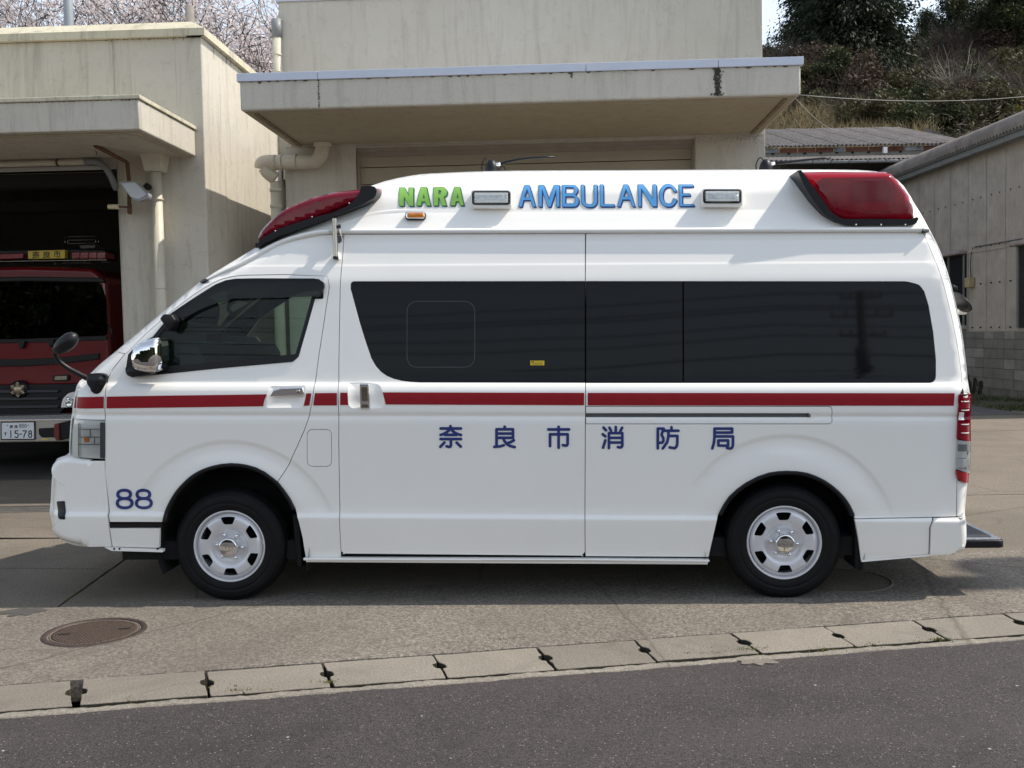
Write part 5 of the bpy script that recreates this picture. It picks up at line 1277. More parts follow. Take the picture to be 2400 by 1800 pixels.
# opening: box of the roller shutter, rail, conduit
MB().box(-12, xo-.01, .03, .25, zo+.0, zo+.06).build('shutter_box', M_shut2, BL)
p1 = P_(0, 401, .0); p2 = P_(272, 391.5, .0); MB().box(-12, xo-.005, -.02, .0, (p1.z+p2.z)/2-.02, (p1.z+p2.z)/2+.02).build('shutter_rail', mat('alloy_rail', (.5,.5,.47), .4, metal=.4), BL)
q1 = P_(-200, 392, -.10); q2 = P_(200, 379, -.10); CON = MB().tube([q1, q2], .030, 12).build('conduit', M_pipe, BL)
q3 = [P_(200, 379, -.10), P_(225, 379, -.10), P_(243, 388, -.10), P_(258, 410, -.08), P_(266, 428, -.05), P_(272, 442, .02)]; MB().tube(smoothpath([tuple(a) for a in q3], 5), .034, 12).build('conduit_hose', M_pipegrey, BL)
MB().tube([P_(134, 381.5, -.10)+Vector((0,0,.0)), P_(138, 381.3, -.10)], .038, 12).build('pipe_clip', M_rust, CON)
# garage interior
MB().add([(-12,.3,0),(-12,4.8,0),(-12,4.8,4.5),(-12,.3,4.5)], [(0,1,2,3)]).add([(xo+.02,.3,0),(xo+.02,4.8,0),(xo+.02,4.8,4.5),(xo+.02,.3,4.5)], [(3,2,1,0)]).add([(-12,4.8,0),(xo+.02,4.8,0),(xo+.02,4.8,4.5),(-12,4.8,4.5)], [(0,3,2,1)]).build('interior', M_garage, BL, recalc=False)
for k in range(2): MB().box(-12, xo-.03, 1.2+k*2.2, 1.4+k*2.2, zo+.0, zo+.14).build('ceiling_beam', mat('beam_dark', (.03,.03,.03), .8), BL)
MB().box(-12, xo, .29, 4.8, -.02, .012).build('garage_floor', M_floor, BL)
# rainwater pipe with its hopper, left building
pt = P_(364, 362, -.12); pb = P_(373, 700, -.12)
DP = empty('downpipe', BF.o, BF.yaw, 'cream downpipe with a square tapered hopper on the pillar beside the open garage bay', 'downpipe')
r_ = .058; MB().tube([(pt.x, -.13, P_(366, 404, -.12).z), (pt.x+.02, -.13, .0)], r_, 24).build('pipe', M_pipe, DP)
zh = P_(364, 362, -.12).z; zh2 = P_(364, 404, -.12).z
mb = MB(); w1, w2 = .118, .085
mb.add([(pt.x-w1,-.25,zh),(pt.x+w1,-.25,zh),(pt.x+w1,-.012,zh),(pt.x-w1,-.012,zh),(pt.x-w2,-.215,zh2),(pt.x+w2,-.215,zh2),(pt.x+w2,-.045,zh2),(pt.x-w2,-.045,zh2)], [(0,1,2,3),(4,7,6,5),(0,4,5,1),(1,5,6,2),(2,6,7,3),(3,7,4,0)]); mb.build('hopper', M_pipe, DP, bevel=.008)
MB().box(pt.x-w1-.015, pt.x+w1+.015, -.27, -.008, zh, zh+.03).build('hopper_rim', M_pipe, DP, bevel=.004)
for py in (468, 676):
    z = P_(370, py, -.12).z; MB().lathe([(r_+.001,-.008),(r_+.005,-.006),(r_+.005,.006),(r_+.001,.008)], (pt.x+.01, -.13, z), 'z', 24).build('pipe_collar', M_pipe, DP)
# floodlight on its rusty bracket
FLD = empty('floodlight', BF.o, BF.yaw, 'grey floodlight tilted down on a rusty bracket under the small canopy of the garage', 'floodlight')
pa = [P_(222, 341, -.75), P_(298, 380, -.30), P_(303, 430, -.10), P_(303, 500, -.08)]
MB().tube([pa[0], pa[1]], .022, 4).tube([pa[1], pa[2], pa[3]], .020, 4).build('bracket', M_rust, FLD)
q = arr_at(BF, fillet([(280,427,4),(318,425,6),(352,456,5),(350,466,5),(326,473,6),(314,469)]), -.42); MB().prism([tuple(a) for a in q], -.45, -.36).build('lamp_body', mat('grey_enamel', (.26,.27,.28), .45), FLD, bevel=.012)
q = arr_at(BF, fillet([(285,430,3),(317,428,4),(344,456,3),(325,467,4),(306,461)]), -.455); MB().prism([tuple(a) for a in q], -.458, -.45).build('lamp_glass', mat('frosted_glass', (.42,.44,.48), .2, var=.1), FLD)
MB().tube([P_(349, 440, -.34), P_(345, 435, -.3), P_(340, 440, -.2)], .03, 8).build('gland', M_black, FLD)
SN = empty('sensor_lamp', BF.o, BF.yaw, 'small cream tube-shaped sensor sticking out beside the rusty bracket of the bay', 'sensor')
MB().tube([P_(254, 484.5, -.14), P_(279, 484.5, -.14)], .026, 12).build('sensor_head', mat('cream_plastic', (.62,.54,.36), .4), SN, bevel=0)
MB().tube([P_(279, 484.5, -.14), P_(306, 486, -.14)], .010, 8).build('sensor_arm', M_rust, SN); MB().tube([P_(305, 478, -.12), P_(305, 502, -.12)], .02, 8).build('sensor_clamp', M_rust, SN)
MB().tube([P_(224, 353, -.7), P_(227, 359, -.7), P_(225, 363, -.7)], .004, 5).build('hook', M_black, FLD)

# ---- central building
yw = .75; yT = 2.95; x0 = P_(668, 400, yw).x; x1 = P_(1793, 300, yw).x; xT0 = P_(655, 100, yT).x; xT1 = P_(1787, 150, yT).x; ztop = P_(660, 5, yT).z; ycn = -1.05
xa, xb = P_(562, 220, ycn).x, P_(1877, 180, ycn).x
zct = P_(1200, 170, ycn).z; zcb = P_(1200, 241, ycn).z; zfl = P_(1200, 154, ycn).z
xp0 = P_(833, 380, yw).x; xp1 = P_(1630, 380, yw).x; zs = P_(1200, 335, yw).z
MB().box(xT0, xT1, yT, yT+8, zct-.31, ztop).box(x0, x1, yw, yw+9, zct-.299, zct-.02).box(x0, xp0, yw, yw+9, 0, zct-.3).box(xp1, x1, yw, yw+9, 0, zct-.3).box(xp0, xp1, yw+.0, yw+9, zs, zct-.3).build('wall', M_wallC, BC, bevel=.012)
MB().box(xT0-.03, xT1+.03, yT-.03, yT+8.03, ztop+.001, ztop+.09).build('roof_flashing', M_flash, BC, bevel=.006)
CN = MB().box(xa, xb, ycn, yw-.001, zcb, zct).build('canopy', M_wallC, BC, bevel=.018)
jn = [xa-.02]+[P_(px, 165, ycn).x for px in (745, 1373, 1683)]+[xb+.02]
for i in range(4): MB().box(jn[i]+(.002 if i else 0), jn[i+1]-(.002 if i < 3 else 0), ycn-.022, ycn+.05, zct-.012, zfl).box(jn[i]+(.002 if i else 0), jn[i+1]-(.002 if i < 3 else 0), ycn+.05, yw-.002, zct+.001, zfl-.001).build('canopy_flashing', M_flash, CN, bevel=.003)
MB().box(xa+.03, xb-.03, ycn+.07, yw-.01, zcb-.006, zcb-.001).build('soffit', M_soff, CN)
MB().prism([(xa+.10, ycn+.10), (xa+.135, ycn+.10), (xa+.135, yw-.05), (xa+.10, yw-.05)], zcb-.022, zcb-.006, 'z').build('drip_groove', mat('groove_dirt', (.20,.15,.10), .9, var=.4, vscale=12), CN)
MB().prism([(xb-.135, ycn+.10), (xb-.10, ycn+.10), (xb-.10, yw-.05), (xb-.135, yw-.05)], zcb-.022, zcb-.006, 'z').build('drip_groove', mat('groove_dirt', (.20,.15,.10)), CN)
drips(CN, xa, xb, ycn-.0025, zct-.013, 7, 3, .05)
# mould under the joint of the flashing, and stains near the soffit corner
mb = MB(); r = random.Random(12); xj = P_(1682, 190, ycn).x
for k in range(330):
    t = r.random()**.8; z = zct-.012-t*(zct-zcb-.02); w = .045*(1-.45*t)+.03*(t > .93); x = xj+r.gauss(0, w*.42); s = r.uniform(.003, .010)
    mb.add([(x-s, ycn-.004, z), (x+s, ycn-.004, z+r.uniform(-.004, .004)), (x+s*.7, ycn-.004, z+s*1.8), (x-s*.6, ycn-.004, z+s*1.5)], [(0,3,2,1)])
for (px, n_, w) in ((747, 50, .010), (1340, 26, .012)):
    xj = P_(px, 200, ycn).x
    for k in range(n_):
        t = r.random(); z = zct-.015-t*(zct-zcb-.02) if px == 747 else zct-.015-t*.05; x = xj+r.gauss(0, w*.5); s = r.uniform(.002, .005)
        mb.add([(x-s, ycn-.004, z), (x+s, ycn-.004, z), (x+s*.7, ycn-.004, z+s*3), (x-s*.6, ycn-.004, z+s*3)], [(0,3,2,1)])
for k in range(160):
    x = x1-.03-abs(r.gauss(0, .35)); z = zcb-.02-abs(r.gauss(0, .06)); s = r.uniform(.0015, .005); mb.add([(x-s, yw-.004, z), (x+s, yw-.004, z), (x+s, yw-.004, z+s), (x-s, yw-.004, z+s*1.3)], [(0,3,2,1)])
o = mb.build('mould_stain', M_crack, CN, recalc=False); o['kind'] = 'stuff'
# shutter: header, then panels
SH = MB().box(xp0+.002, xp1-.002, yw+.10, yw+.22, zs-.09, zs-.001).box(xp0+.002, xp1-.002, yw+.07, yw+.20, zs-.045, zs-.001).build('shutter_header', M_shut2, BC)
zA = P_(1200, 345, yw+.14).z; ph = (P_(1200, 347, yw).z-P_(1200, 387.5, yw).z); z = zA; k = 0
SHT = empty('overhead_door', (0, 0, 0)); SHT.parent = BC
while z > .02:
    zz0 = max(.005, z-ph+.008); MB().box(xp0+.004, xp1-.004, yw+.14, yw+.18, zz0, z).build('door_panel', M_shutter, SHT, bevel=.004)
    z -= ph; k += 1
MB().box(xp0+.004, xp1-.004, yw+.182, yw+.19, 0, zA).build('door_backing', M_dark, SHT)
for xx in (xp0, xp1-.03): MB().box(xx, xx+.03, yw+.08, yw+.14, 0, zs-.09).build('door_rail', M_shut2, SHT)
# big rainwater pipe of the central building
RP = empty('rainwater_pipe', BF.o, BF.yaw, 'thick cream pipe running sideways from the canopy of the station and bending down the corner', 'downpipe')
R = .079; yp = yw-.12
a = P_(756, 340, yp); bx = P_(758, 380, yp); zc_ = P_(700, 380, yp).z; xl = P_(622, 380, yp).x; xv = a.x
pth = [(xv, yp, zcb-.01), (xv, yp, zc_+.16), (xv-.02, yp, zc_+.07), (xv-.09, yp, zc_), (xv-.16, yp, zc_), (xl+.02, yp, zc_)]
MB().tube(smoothpath(pth, 5), R, 24).build('elbow_pipe', M_pipe, RP)
MB().lathe([(R*1.25,0),(R*1.25,-.03),(R*1.05,-.04)], (xv, yp, zcb-.008), 'z', 24).build('flange', M_pipe, RP)
for px in (694, 660): xx = P_(px, 380, yp).x; MB().lathe([(R+.001,-.012),(R+.008,-.012),(R+.008,.012),(R+.001,.012)], (xx, yp, zc_), 'x', 24).build('pipe_collar', M_pipe, RP)
xe = P_(640, 440, yp).x+.02
e2 = [(xl+.05, yp, zc_), (xl-.03, yp-.01, zc_-.005), (xl-.02, yp-.02, zc_-.02), (xe-.10, yp, zc_-.11), (xe-.03, yp+.02, zc_-.16), (xe, yp+.03, zc_-.22), (xe, yp+.03, zc_-.5)]
MB().tube(smoothpath([(xl+.12, yp, zc_), (xl+.02, yp, zc_), (xl-.03, yp, zc_-.015), (xl-.035, yp+.01, zc_-.04)], 6), [R*1.12]*16+[R*1.08, R*1.0, R*.9] if 0 else R*1.10, 24).build('elbow_pipe', M_pipe, RP)
MB().tube(smoothpath([(xl-.01, yp, zc_-.05), (xe-.08, yp+.01, zc_-.10), (xe, yp+.03, zc_-.17)], 5), R*.92, 20).build('elbow_pipe', M_pipe, RP)
MB().tube([(xe, yp+.03, zc_-.20), (xe+.01, yp+.03, 0)], R*.74, 20).build('pipe', M_pipe, RP)
for py in (444, 482): z = P_(650, py, yp).z; MB().lathe([(R*.75,-.02),(R*.84,-.018),(R*.84,.018),(R*.75,.02)], (xe, yp+.03, z), 'z', 20).build('pipe_collar', M_pipe, RP)
# vent pipe above the canopy
VP = empty('vent_pipe', BF.o, BF.yaw, 'cream vent pipe with grey cap at the left corner of the station, above the canopy', 'pipe')
yw_ = yw; yw = yT-.07; xv2 = P_(648, 100, yw).x+.0; zz1 = P_(648, 87, yw).z; zz2 = P_(648, 44, yw).z; x0 = xT0
MB().tube([(xv2, yw+.03, zct), (xv2, yw+.03, zz1)], .062, 20).build('pipe', M_pipe, VP); MB().tube([(xv2, yw+.03, zz1), (xv2, yw+.03, zz2)], .068, 20).build('pipe_cap', M_pipegrey, VP)
for py in (168, 128): MB().lathe([(.062,-.015),(.069,-.012),(.069,.012),(.062,.015)], (xv2, yw+.03, P_(648, py, yw).z), 'z', 20).build('pipe_collar', M_pipe, VP)
MB().box(xv2, x0, yw-.0, yw+.05, P_(648, 142, yw).z-.02, P_(648, 142, yw).z+.02).build('pipe_clip', M_pipe, VP)

# ================================================================== fire engine in the bay
M_red = mat('fire_red_paint', (.13, .0025, .005), .25, coat=.8, var=.05); M_wind = mat('engine_windscreen', (.010,.012,.011), .12, spec=.22); M_plate = mat('number_plate_white', (.72, .74, .76), .45)
FT = empty('fire_engine', BF.o, BF.yaw, 'red fire engine parked nose-out inside the dark garage bay', 'fire engine')
yt = .75
def fb(name, px, y0, y1, m, parent=FT, bevel=.01, seg=2): return MB().prism([tuple(a) for a in arr_at(BF, px, y0)], y0, y1).build(name, m, parent, bevel=bevel, bseg=seg)
xl_ = -150
fb('cab', [(xl_,640),(-120,628),(60,624),(215,628),(250,655),(256,760),(258,905),(xl_,912)], yt, yt+1.7, M_red, bevel=.05, seg=3)
ch = P_(50, 990, yt)
MB().box(P_(-150,900,yt).x, P_(256,900,yt).x, yt+.12, yt+3.6, .45, P_(50,905,yt).z).box(P_(-145,900,yt).x, P_(250,900,yt).x, yt+1.9, yt+3.6, .5, P_(50,640,yt).z).build('body', M_red, FT, bevel=.03)
fb('windscreen_back', fillet([(-140,664,20),(50,655),(235,660,22),(248,700),(252,786,8),(60,794),(-140,797,8)]), yt-.006, yt+.02, M_dark, bevel=.002)
for pl in ([(64,678),(118,677),(118,690),(66,691)], [(70,712),(112,712),(123,745),(118,758),(98,764),(66,762),(58,748)], [(154,746),(160,746),(157,752)]): fb('cab_fitting', pl, yt-.012, yt, mat('cab_fitting_pale', (.12,.135,.12), .8, var=.4, vscale=6), FT, .002)
fb('windscreen', fillet([(-140,664,20),(50,655),(235,660,22),(248,700),(252,786,8),(60,794),(-140,797,8)]), yt-.030, yt-.025, glassmat('engine_glass', (.32,.36,.33)), bevel=0)
fb('sun_strip', [(-140,655),(50,648),(240,651),(246,662),(60,659),(-140,664)], yt-.035, yt+.02, M_black)
fb('wiper_panel', [(-140,797),(60,793),(250,786),(250,797),(60,803),(-140,806)], yt-.02, yt+.02, M_black, bevel=.004)
for (a, b) in ((50, 806), (118, 802)): fb('wiper_mount', [(a-8,b-6),(a+8,b-7),(a+5,b+6),(a,b+12),(a-5,b+6)], yt-.05, yt, M_black, bevel=.004)
fb('dark_trim', [(-150,842),(60,842),(140,838),(232,828),(232,842),(140,853),(60,858),(-150,860)], yt-.02, yt+.02, M_black, bevel=.006)
fb('grille', fillet([(-60,904),(150,900),(190,898),(186,915),(150,958),(135,976),(-60,980)]), yt-.05, yt+.02, M_black, bevel=.01)
for py in (915, 932, 951): fb('grille_bar', [(-20,py),(138,py-1),(134,py+5),(-20,py+7)], yt-.075, yt-.04, mat('grille_bar', (.035,.035,.04), .35), bevel=.006)
# emblem: round boss with six arms and balls
ec = P_(51.5, 912, yt); em = MB(); s_ = 11/2400
def rr_(px): return px*(BF.o.y+yt)/2400
for k in range(6):
    a = rad(90+60*k); u = Vector((math.cos(a), 0, math.sin(a))); em.tube([Vector((ec.x, yt-.09, ec.z)), Vector((ec.x, yt-.09, ec.z))+u*rr_(14)], rr_(3.0), 8); em.ball(Vector((ec.x, yt-.09, ec.z))+u*rr_(16), rr_(3.2), 10)
    v = Vector((-u.z, 0, u.x))
    for sg in (-1, 1): em.ball(Vector((ec.x, yt-.09, ec.z))+u*rr_(13)+v*rr_(3.2)*sg, rr_(2.2), 8)
em.lathe([(0,-.115),(rr_(5),-.11),(rr_(10),-.10),(rr_(11),-.085)], (ec.x, yt, ec.z), 'y', 24)
em.build('emblem', mat('emblem_brass', (.42,.34,.24), .35, metal=.6), FT)
MB().lathe([(0,-.075),(rr_(21),-.075),(rr_(22),-.03)], (ec.x, yt, ec.z), 'y', 28).build('emblem_disc', M_black, FT)
hl_ = fb('headlight', fillet([(142,956,3),(146,935,8),(160,921,6),(180,917),(188,920),(188,954)]), yt-.07, yt+.02, M_silver, bevel=.012)
for (a, b, r_) in ((162,946,8.5),(160,933,4.5),(178,938,8)): c = P_(a, b, yt-.08); MB().lathe([(rr_(r_),-.01),(rr_(r_*.9),-.02),(rr_(r_*.5),.0),(0,.0)], (c.x, yt-.075, c.z), 'y', 20).build('lamp_bowl', M_chrome, hl_)
fb('marker_lamp', fillet([(123,880,4),(161,878,4),(161,892,4),(123,893,4)]), yt-.03, yt, M_black, bevel=.004); fb('marker_lens', fillet([(128,882,2),(156,881,2),(156,890,2),(128,891,2)]), yt-.036, yt-.02, mat('dim_lens', (.28,.25,.18), .3, var=.3, vscale=40), bevel=.002)
fb('step_plate', [(-60,976),(168,972),(168,983),(-60,986)], yt-.30, yt-.02, mat('checker_dark', (.20,.20,.20), .4, metal=.6, var=.5, vscale=60, bump=.5), bevel=.004)
BMP = fb('bumper', [(-60,987),(168,983),(168,996),(165,1035),(-60,1038)], yt-.32, yt-.04, mat('bumper_metal', (.50,.48,.44), .3, metal=.7, var=.1), bevel=.012)
fb('bumper_rim', [(-60,985),(168,982),(168,985.5),(-60,989)], yt-.33, yt-.30, M_chrome, BMP, bevel=.003)
fb('fog_recess', fillet([(90,1004,3),(128,1002,3),(128,1025,2),(98,1026,5),(91,1018)]), yt-.326, yt-.30, M_black, BMP, bevel=.002)
fb('tow_label', [(99,1028.5),(114,1028.5),(113,1031.5),(100,1031.5)], yt-.326, yt-.31, M_yellow, BMP, bevel=0)
fb('red_hose_cap', fillet([(126,994,4),(138,991,3),(139,1032,3),(131,1033,4),(125,1020)]), yt-.40, yt-.31, M_red, FT, bevel=.01); fb('hose_bracket', [(138,992),(160,986),(168,1000),(165,1025),(140,1033)], yt-.38, yt-.31, M_black, FT, bevel=.006)
PL = fb('number_plate', fillet([(3.5,991,1.5),(79,990,1.5),(79.5,1028.5,1.5),(4,1029,1.5)]), yt-.345, yt-.322, M_plate, FT, bevel=.003)
fb('plate_surround', fillet([(1.5,989,2),(81,988,2),(81.5,1030.5,2),(2,1031,2)]), yt-.338, yt-.320, M_black, PL, bevel=.002)
def flat_strokes(name, lines, w, y, m, parent, nseg=8):
    polys = strokes([[tuple(q) for q in arr_at(BF, L, y)] for L in lines], w*(BF.o.y+y)/2400, nseg)
    V, F = cdt(polys, None, lambda c: np.any([inpoly(c, q) for q in polys], axis=0), 1e-7)
    return sheet3(name, V, F, lambda P: np.full(len(P), y), lambda P: np.tile([0, -1.0, 0], (len(P), 1)), parent, m, .002)
M_ink = mat('plate_ink', (.012,.02,.016), .5)
def place(K, box, to):
    """scale strokes from their box (x0,y0,x1,y1) to the pixel box to"""
    (a, b, c, d), (e, f, g, h) = box, to; return [[(e+(x-a)/(c-a)*(g-e), f+(y-b)/(d-b)*(h-f)) for x, y in L] for L in K]
yq = yt-.3465
Z5 = lambda pts: [(x/5.53, 800+y/5.53) for x, y in pts]
DG = {'1': [[(140,1160),(140,1245)]], '5': [[(232,1160),(196,1160),(194,1192),(215,1190),(232,1200),(236,1220),(230,1240),(212,1247),(192,1238)]], '-': [[(256,1203),(277,1203)]],
      '7': [[(296,1160),(340,1160),(338,1175),(318,1205),(308,1245)]], '8': [sellipse(391,1180,17,20,16), sellipse(391,1222,20,23,16)]}
ln = [Z5(L) for k in '15-78' for L in DG[k]]; flat_strokes('plate_digits', ln, 2.6, yq, M_ink, PL)
sm = place(K_NA, (202,115,494,412), (23.2,996.5,30,1003.2))+place(K_RA, (975,122,1268,416), (34,996.5,41,1003.2))
sm += [Z5(L) for L in [sellipse(262,1083,10,10,12), sellipse(262,1107,12,13,12), sellipse(296,1095,11,22,14), sellipse(330,1095,11,22,14)]]
flat_strokes('plate_digits', sm, 1.05, yq, M_ink, PL, 5)
su = [Z5(L) for L in [[(50,1188),(92,1186)], [(72,1175),(73,1200),(66,1208),(62,1198),(72,1196),(74,1208),(68,1222)]]]; flat_strokes('plate_digits', su, 1.1, yq, M_ink, PL, 5)
for a in (17, 66): c = P_(a, 997, yq); MB().lathe([(0,-.004),(.006,-.003),(.007,.002)], (c.x, yq, c.z), 'y', 10).build('plate_bolt', M_steel, PL)
# light bar
LB = fb('light_bar', [(-60,586),(170,582),(248,584),(250,608),(-60,614)], yt+.25, yt+.55, M_black, bevel=.02)
fb('red_beacon', fillet([(-40,596,3),(54,593,3),(54,606,3),(-40,610,3)]), yt+.20, yt+.45, mat('red_beacon_dome', (.22,.006,.010), .3, coat=.6, var=.2, vscale=20), LB, .01)
for k in range(4): fb('red_beacon', fillet([(168+20*k,591,2),(187+20*k,590.5,2),(187+20*k,606,2),(168+20*k,607,2)]), yt+.20, yt+.45, mat('red_beacon_dome', (.22,.006,.010), .3), LB, .008)
SG = fb('name_panel', [(65,588),(152,585.5),(152,605.5),(66,607)], yt+.18, yt+.26, mat('yellow_panel', (.62,.45,.05), .5), LB, .004)
flat_strokes('lettering', place(K_NA, (202,115,494,412), (76.5,589.8,91,604.6))+place(K_RA, (975,122,1268,416), (101.5,589.4,116,604.2))+place(K_SHI, (1752,125,2050,425), (127,588.4,140.5,603.6)), 2.0, yt+.178, M_ink, SG, 6)
fb('bar_rail', [(-60,613),(250,608),(250,609.6),(-60,614.8)], yt+.22, yt+.28, M_steel, LB, .002)
for (a, b, c, d) in ((125,614,133,621),(143,614,160,617.5),(163,613,206,618),(236,611,251,615)): fb('roof_fitting', [(a,b),(c,b),(c,d),(a,d)], yt+.5, yt+.6, mat('dull_grey', (.30,.30,.28), .6), FT, .003)
for a in (152, 158, 224, 230): MB().tube([P_(a, 553, yt+2.0), P_(a+1, 578, yt+2.0)], .008, 6).build('ladder_rail', M_steel, FT)
for b in (555, 563, 571): MB().tube([P_(158, b, yt+2.0), P_(226, b-1, yt+2.0)], .007, 6).build('ladder_rung', mat('dull_grey', (.3,.3,.28), .6), FT)
fb('roof_box', [(185,575),(224,573),(222,582),(190,583)], yt+1.9, yt+2.2, mat('dull_grey', (.3,.3,.28), .6), FT)
# wheels and things seen through the windscreen
for a in (-110, 195): c = P_(a, 1060, yt+.6); MB().lathe([(.2,0),(.40,-.0),(.45,.03),(.45,.24),(.4,.27)], (c.x-.13, yt+.75, .45), 'x', 32).build('tyre', M_rubber, FT)
fb('seat_back', fillet([(62,700,10),(118,700,10),(122,760),(112,775),(70,775),(58,760)]), yt+.0, yt+.012, mat('pale_cloth', (.05,.055,.05), .9, var=.4, vscale=8), FT, 0) if 0 else None
# mirror stalk on the right of the cab
MB().tube([P_(252, 762, yt), P_(262, 770, yt-.1), P_(264, 790, yt-.1)], .012, 6).build('mirror_arm', M_black, FT)
# ================================================================== right-hand workshop
RO = Vector((10.08, 21.4, 0)); RF = Frame(RO, .0208)
PW = lambda px, py: RF.at(px, py, x=0)
M_sheet = mat('grey_cladding_sheet', (.34, .312, .275), .7, var=.2, vscale=2.2, bump=.1)
M_block = mat('concrete_block', (.16, .155, .14), .95, var=.22, vscale=3, bump=.4, bscale=60)
M_blockl = mat('concrete_block_pale', (.23, .225, .205), .95, var=.2, vscale=3, bump=.4, bscale=60)
M_corr = mat('weathered_cement_roof', (.19, .17, .158), .95, var=.35, vscale=3, bump=.4, bscale=25)
M_gutter = mat('grey_gutter', (.17, .18, .185), .6, var=.1)
M_base = mat('stained_concrete_base', (.12, .115, .10), .95, var=.6, vscale=2.0, bump=.4)
WB = empty('workshop', RO, RF.yaw, 'grey corrugated workshop with a concrete block base, at the right edge of the picture', 'building')
seam = [2092, 2124, 2157, 2192, 2230, 2271, 2314, 2359, 2405, 2455]
sy = [PW(p, 600).y for p in seam]
ze = PW(2330, 352).z; zo_ = PW(2330, 585).z; zb_ = PW(2330, 777).z
def ripsheet(name, ya, yb, z0, z1, m, parent, x=0, n=9, amp=.017, holes=None):
    mb = MB(); k = n*4; N = k+1
    for z in (z0, z1):
        for i in range(N): t = i/k; mb.v.append((x-amp*(.5+.5*math.sin(2*math.pi*n*t)), ya+(yb-ya)*t, z))
    mb.f = [(i, i+1, N+i+1, N+i) for i in range(k)]; mb.m = [0]*k; mb.sm = [True]*k
    return mb.build(name, m, parent, recalc=False)
yw0 = PW(2267, 680).y; yw1 = PW(2190, 680).y; zw0 = PW(2267, 762).z; zw1 = PW(2266, 597).z
for i in range(len(sy)-1):
    a, b = sy[i], sy[i+1]
    ripsheet('cladding_sheet', min(a, b)+.006, max(a, b)-.006, zo_, ze+.1, M_sheet, WB, -.015)
    lo, hi = min(a, b)+.006, max(a, b)-.006
    if lo > yw0+.02: 
        ripsheet('cladding_sheet', lo, hi, zb_ if seam[i] < 2190 else zb_, zw0-.05 if False else zo_+.04, M_sheet, WB) if lo > yw1 else None
    elif hi > yw0 and lo < yw0: ripsheet('cladding_sheet', lo, yw0, zb_, zo_+.04, M_sheet, WB)
    elif seam[i] < 2359: ripsheet('cladding_sheet', lo, hi, zb_, zo_+.04, M_sheet, WB)
    else: ripsheet('cladding_sheet', PW(2388, 650).y, hi, zb_, zo_+.04, M_sheet, WB)
ye = max(sy)+6; yn = min(sy)-3
MB().box(.02, 8, yn, ye, 0, ze+.05).build('wall_core', M_sheet, WB)
# windows
M_glassd = mat('dusty_window_glass', (.02, .022, .025), .08, spec=.6)
WN = MB().box(-.06, .02, yw0, yw1+.3, zw0, zw1).build('window', M_glassd, WB)
MB().box(-.10, -.01, yw0-.05, yw1+.3, zw0-.09, zw0-.0).build('sill', M_sheet, WN)
for yy in (yw0+.0, yw0+.75, yw0+1.5): MB().box(-.085, -.055, yy, yy+.04, zw0, zw1).build('window_frame', M_gutter, WN)
MB().box(-.22, -.01, yw0-.04, yw1+.3, zw1+.01, zw1+.10).build('hood', mat('pinkish_tin', (.30,.26,.25), .7, var=.3), WN, bevel=.03)
y2 = PW(2391, 650).y; zt2_ = PW(2391, 578).z
W2 = MB().box(-.05, .03, y2-2, y2, PW(2391, 768).z, zt2_).build('window', M_glassd, WB); MB().box(-.08, -.04, y2-.06, y2, PW(2391,768).z, zt2_).build('window_frame', M_gutter, W2); MB().box(-.22, -.01, y2-2, y2+.05, zt2_, zt2_+.1).build('hood', mat('pinkish_tin', (.3,.26,.25), .7), W2, bevel=.03)
# screws in rows
mb_sc = bpy.data.meshes.new('x')
def screw_row(z, off=0, cnt=2):
    for i in range(len(sy)-1):
        a, b = sy[i], sy[i+1]
        for t in ((.28, .72) if cnt == 2 else (.5,)):
            MB().box(-.040, -.012, a+(b-a)*t-.014, a+(b-a)*t+.014, z-.014, z+.014).build('screw', M_dark, WB)
screw_row(zo_+.10); screw_row(PW(2330, 662).z); screw_row(PW(2330, 767).z); screw_row(PW(2330, 455).z)
# conduit and meter box
MB().tube([(-.05, PW(2289, 579).y, PW(2289, 579).z), (-.05, PW(2400, 554.6).y, PW(2289, 579).z)], .012, 6).build('conduit', M_grey, WB)
p = PW(2282, 590); q = PW(2281, 650); MB().tube([(-.05, p.y, p.z), (-.06, p.y+.02, (p.z+q.z)/2), (-.05, q.y, q.z)], .010, 6).build('cable', M_black, WB)
a = PW(2275, 651); b = PW(2286, 673); MB().box(-.14, -.012, b.y, a.y, b.z, a.z).build('meter_box', mat('yellowed_plastic', (.36,.29,.17), .6, var=.15), WB, bevel=.012)
# blocks: joints at pixels
bx = [2266, 2287.8, 2309, 2331.7, 2356.8, 2381, 2407]; by = [PW(p, 830).y for p in bx]; d0 = np.mean(np.diff(by)); by = [by[0]-d0*k for k in range(8, 0, -1)]+by+[by[-1]+d0*k for k in range(1, 4)]
zr = [PW(2300, v).z for v in (777, 794, 816, 838.5, 861, 884, 906)]
rb2 = random.Random(3)
vm = {}
for j in range(6):
    for i in range(len(by)-1):
        a, b = sorted((by[i], by[i+1])); dx = rb2.uniform(0, .008)
        MB().box(-.03-dx, .018, a+.005, b-.005, zr[j+1]+.005, zr[j]-.005).build('block', M_blockl if rb2.random() < .14 else M_block, WB)
MB().box(-.016, .018, min(by), max(by), zr[6], zr[0]).build('mortar', mat('old_mortar', (.09,.085,.075), .95), WB)
MB().box(-.05, .019, min(by), max(by), 0, zr[6]-.002).build('base', M_base, WB)
r = random.Random(2); mb = MB()
for k in range(150):
    y = r.uniform(min(by)+3, max(by)-.5); z = r.uniform(.0, .33)*r.random(); s = r.uniform(.03, .11); h = r.uniform(.05, .2)
    mb.add([(-.054, y-s, z), (-.054, y+s, z), (-.054, y+s*.6, z+h), (-.054, y-s*.4, z+h*1.1)], [(0,1,2,3)])
o = mb.build('damp_stain', M_joint, WB, recalc=False); o['kind'] = 'stuff'
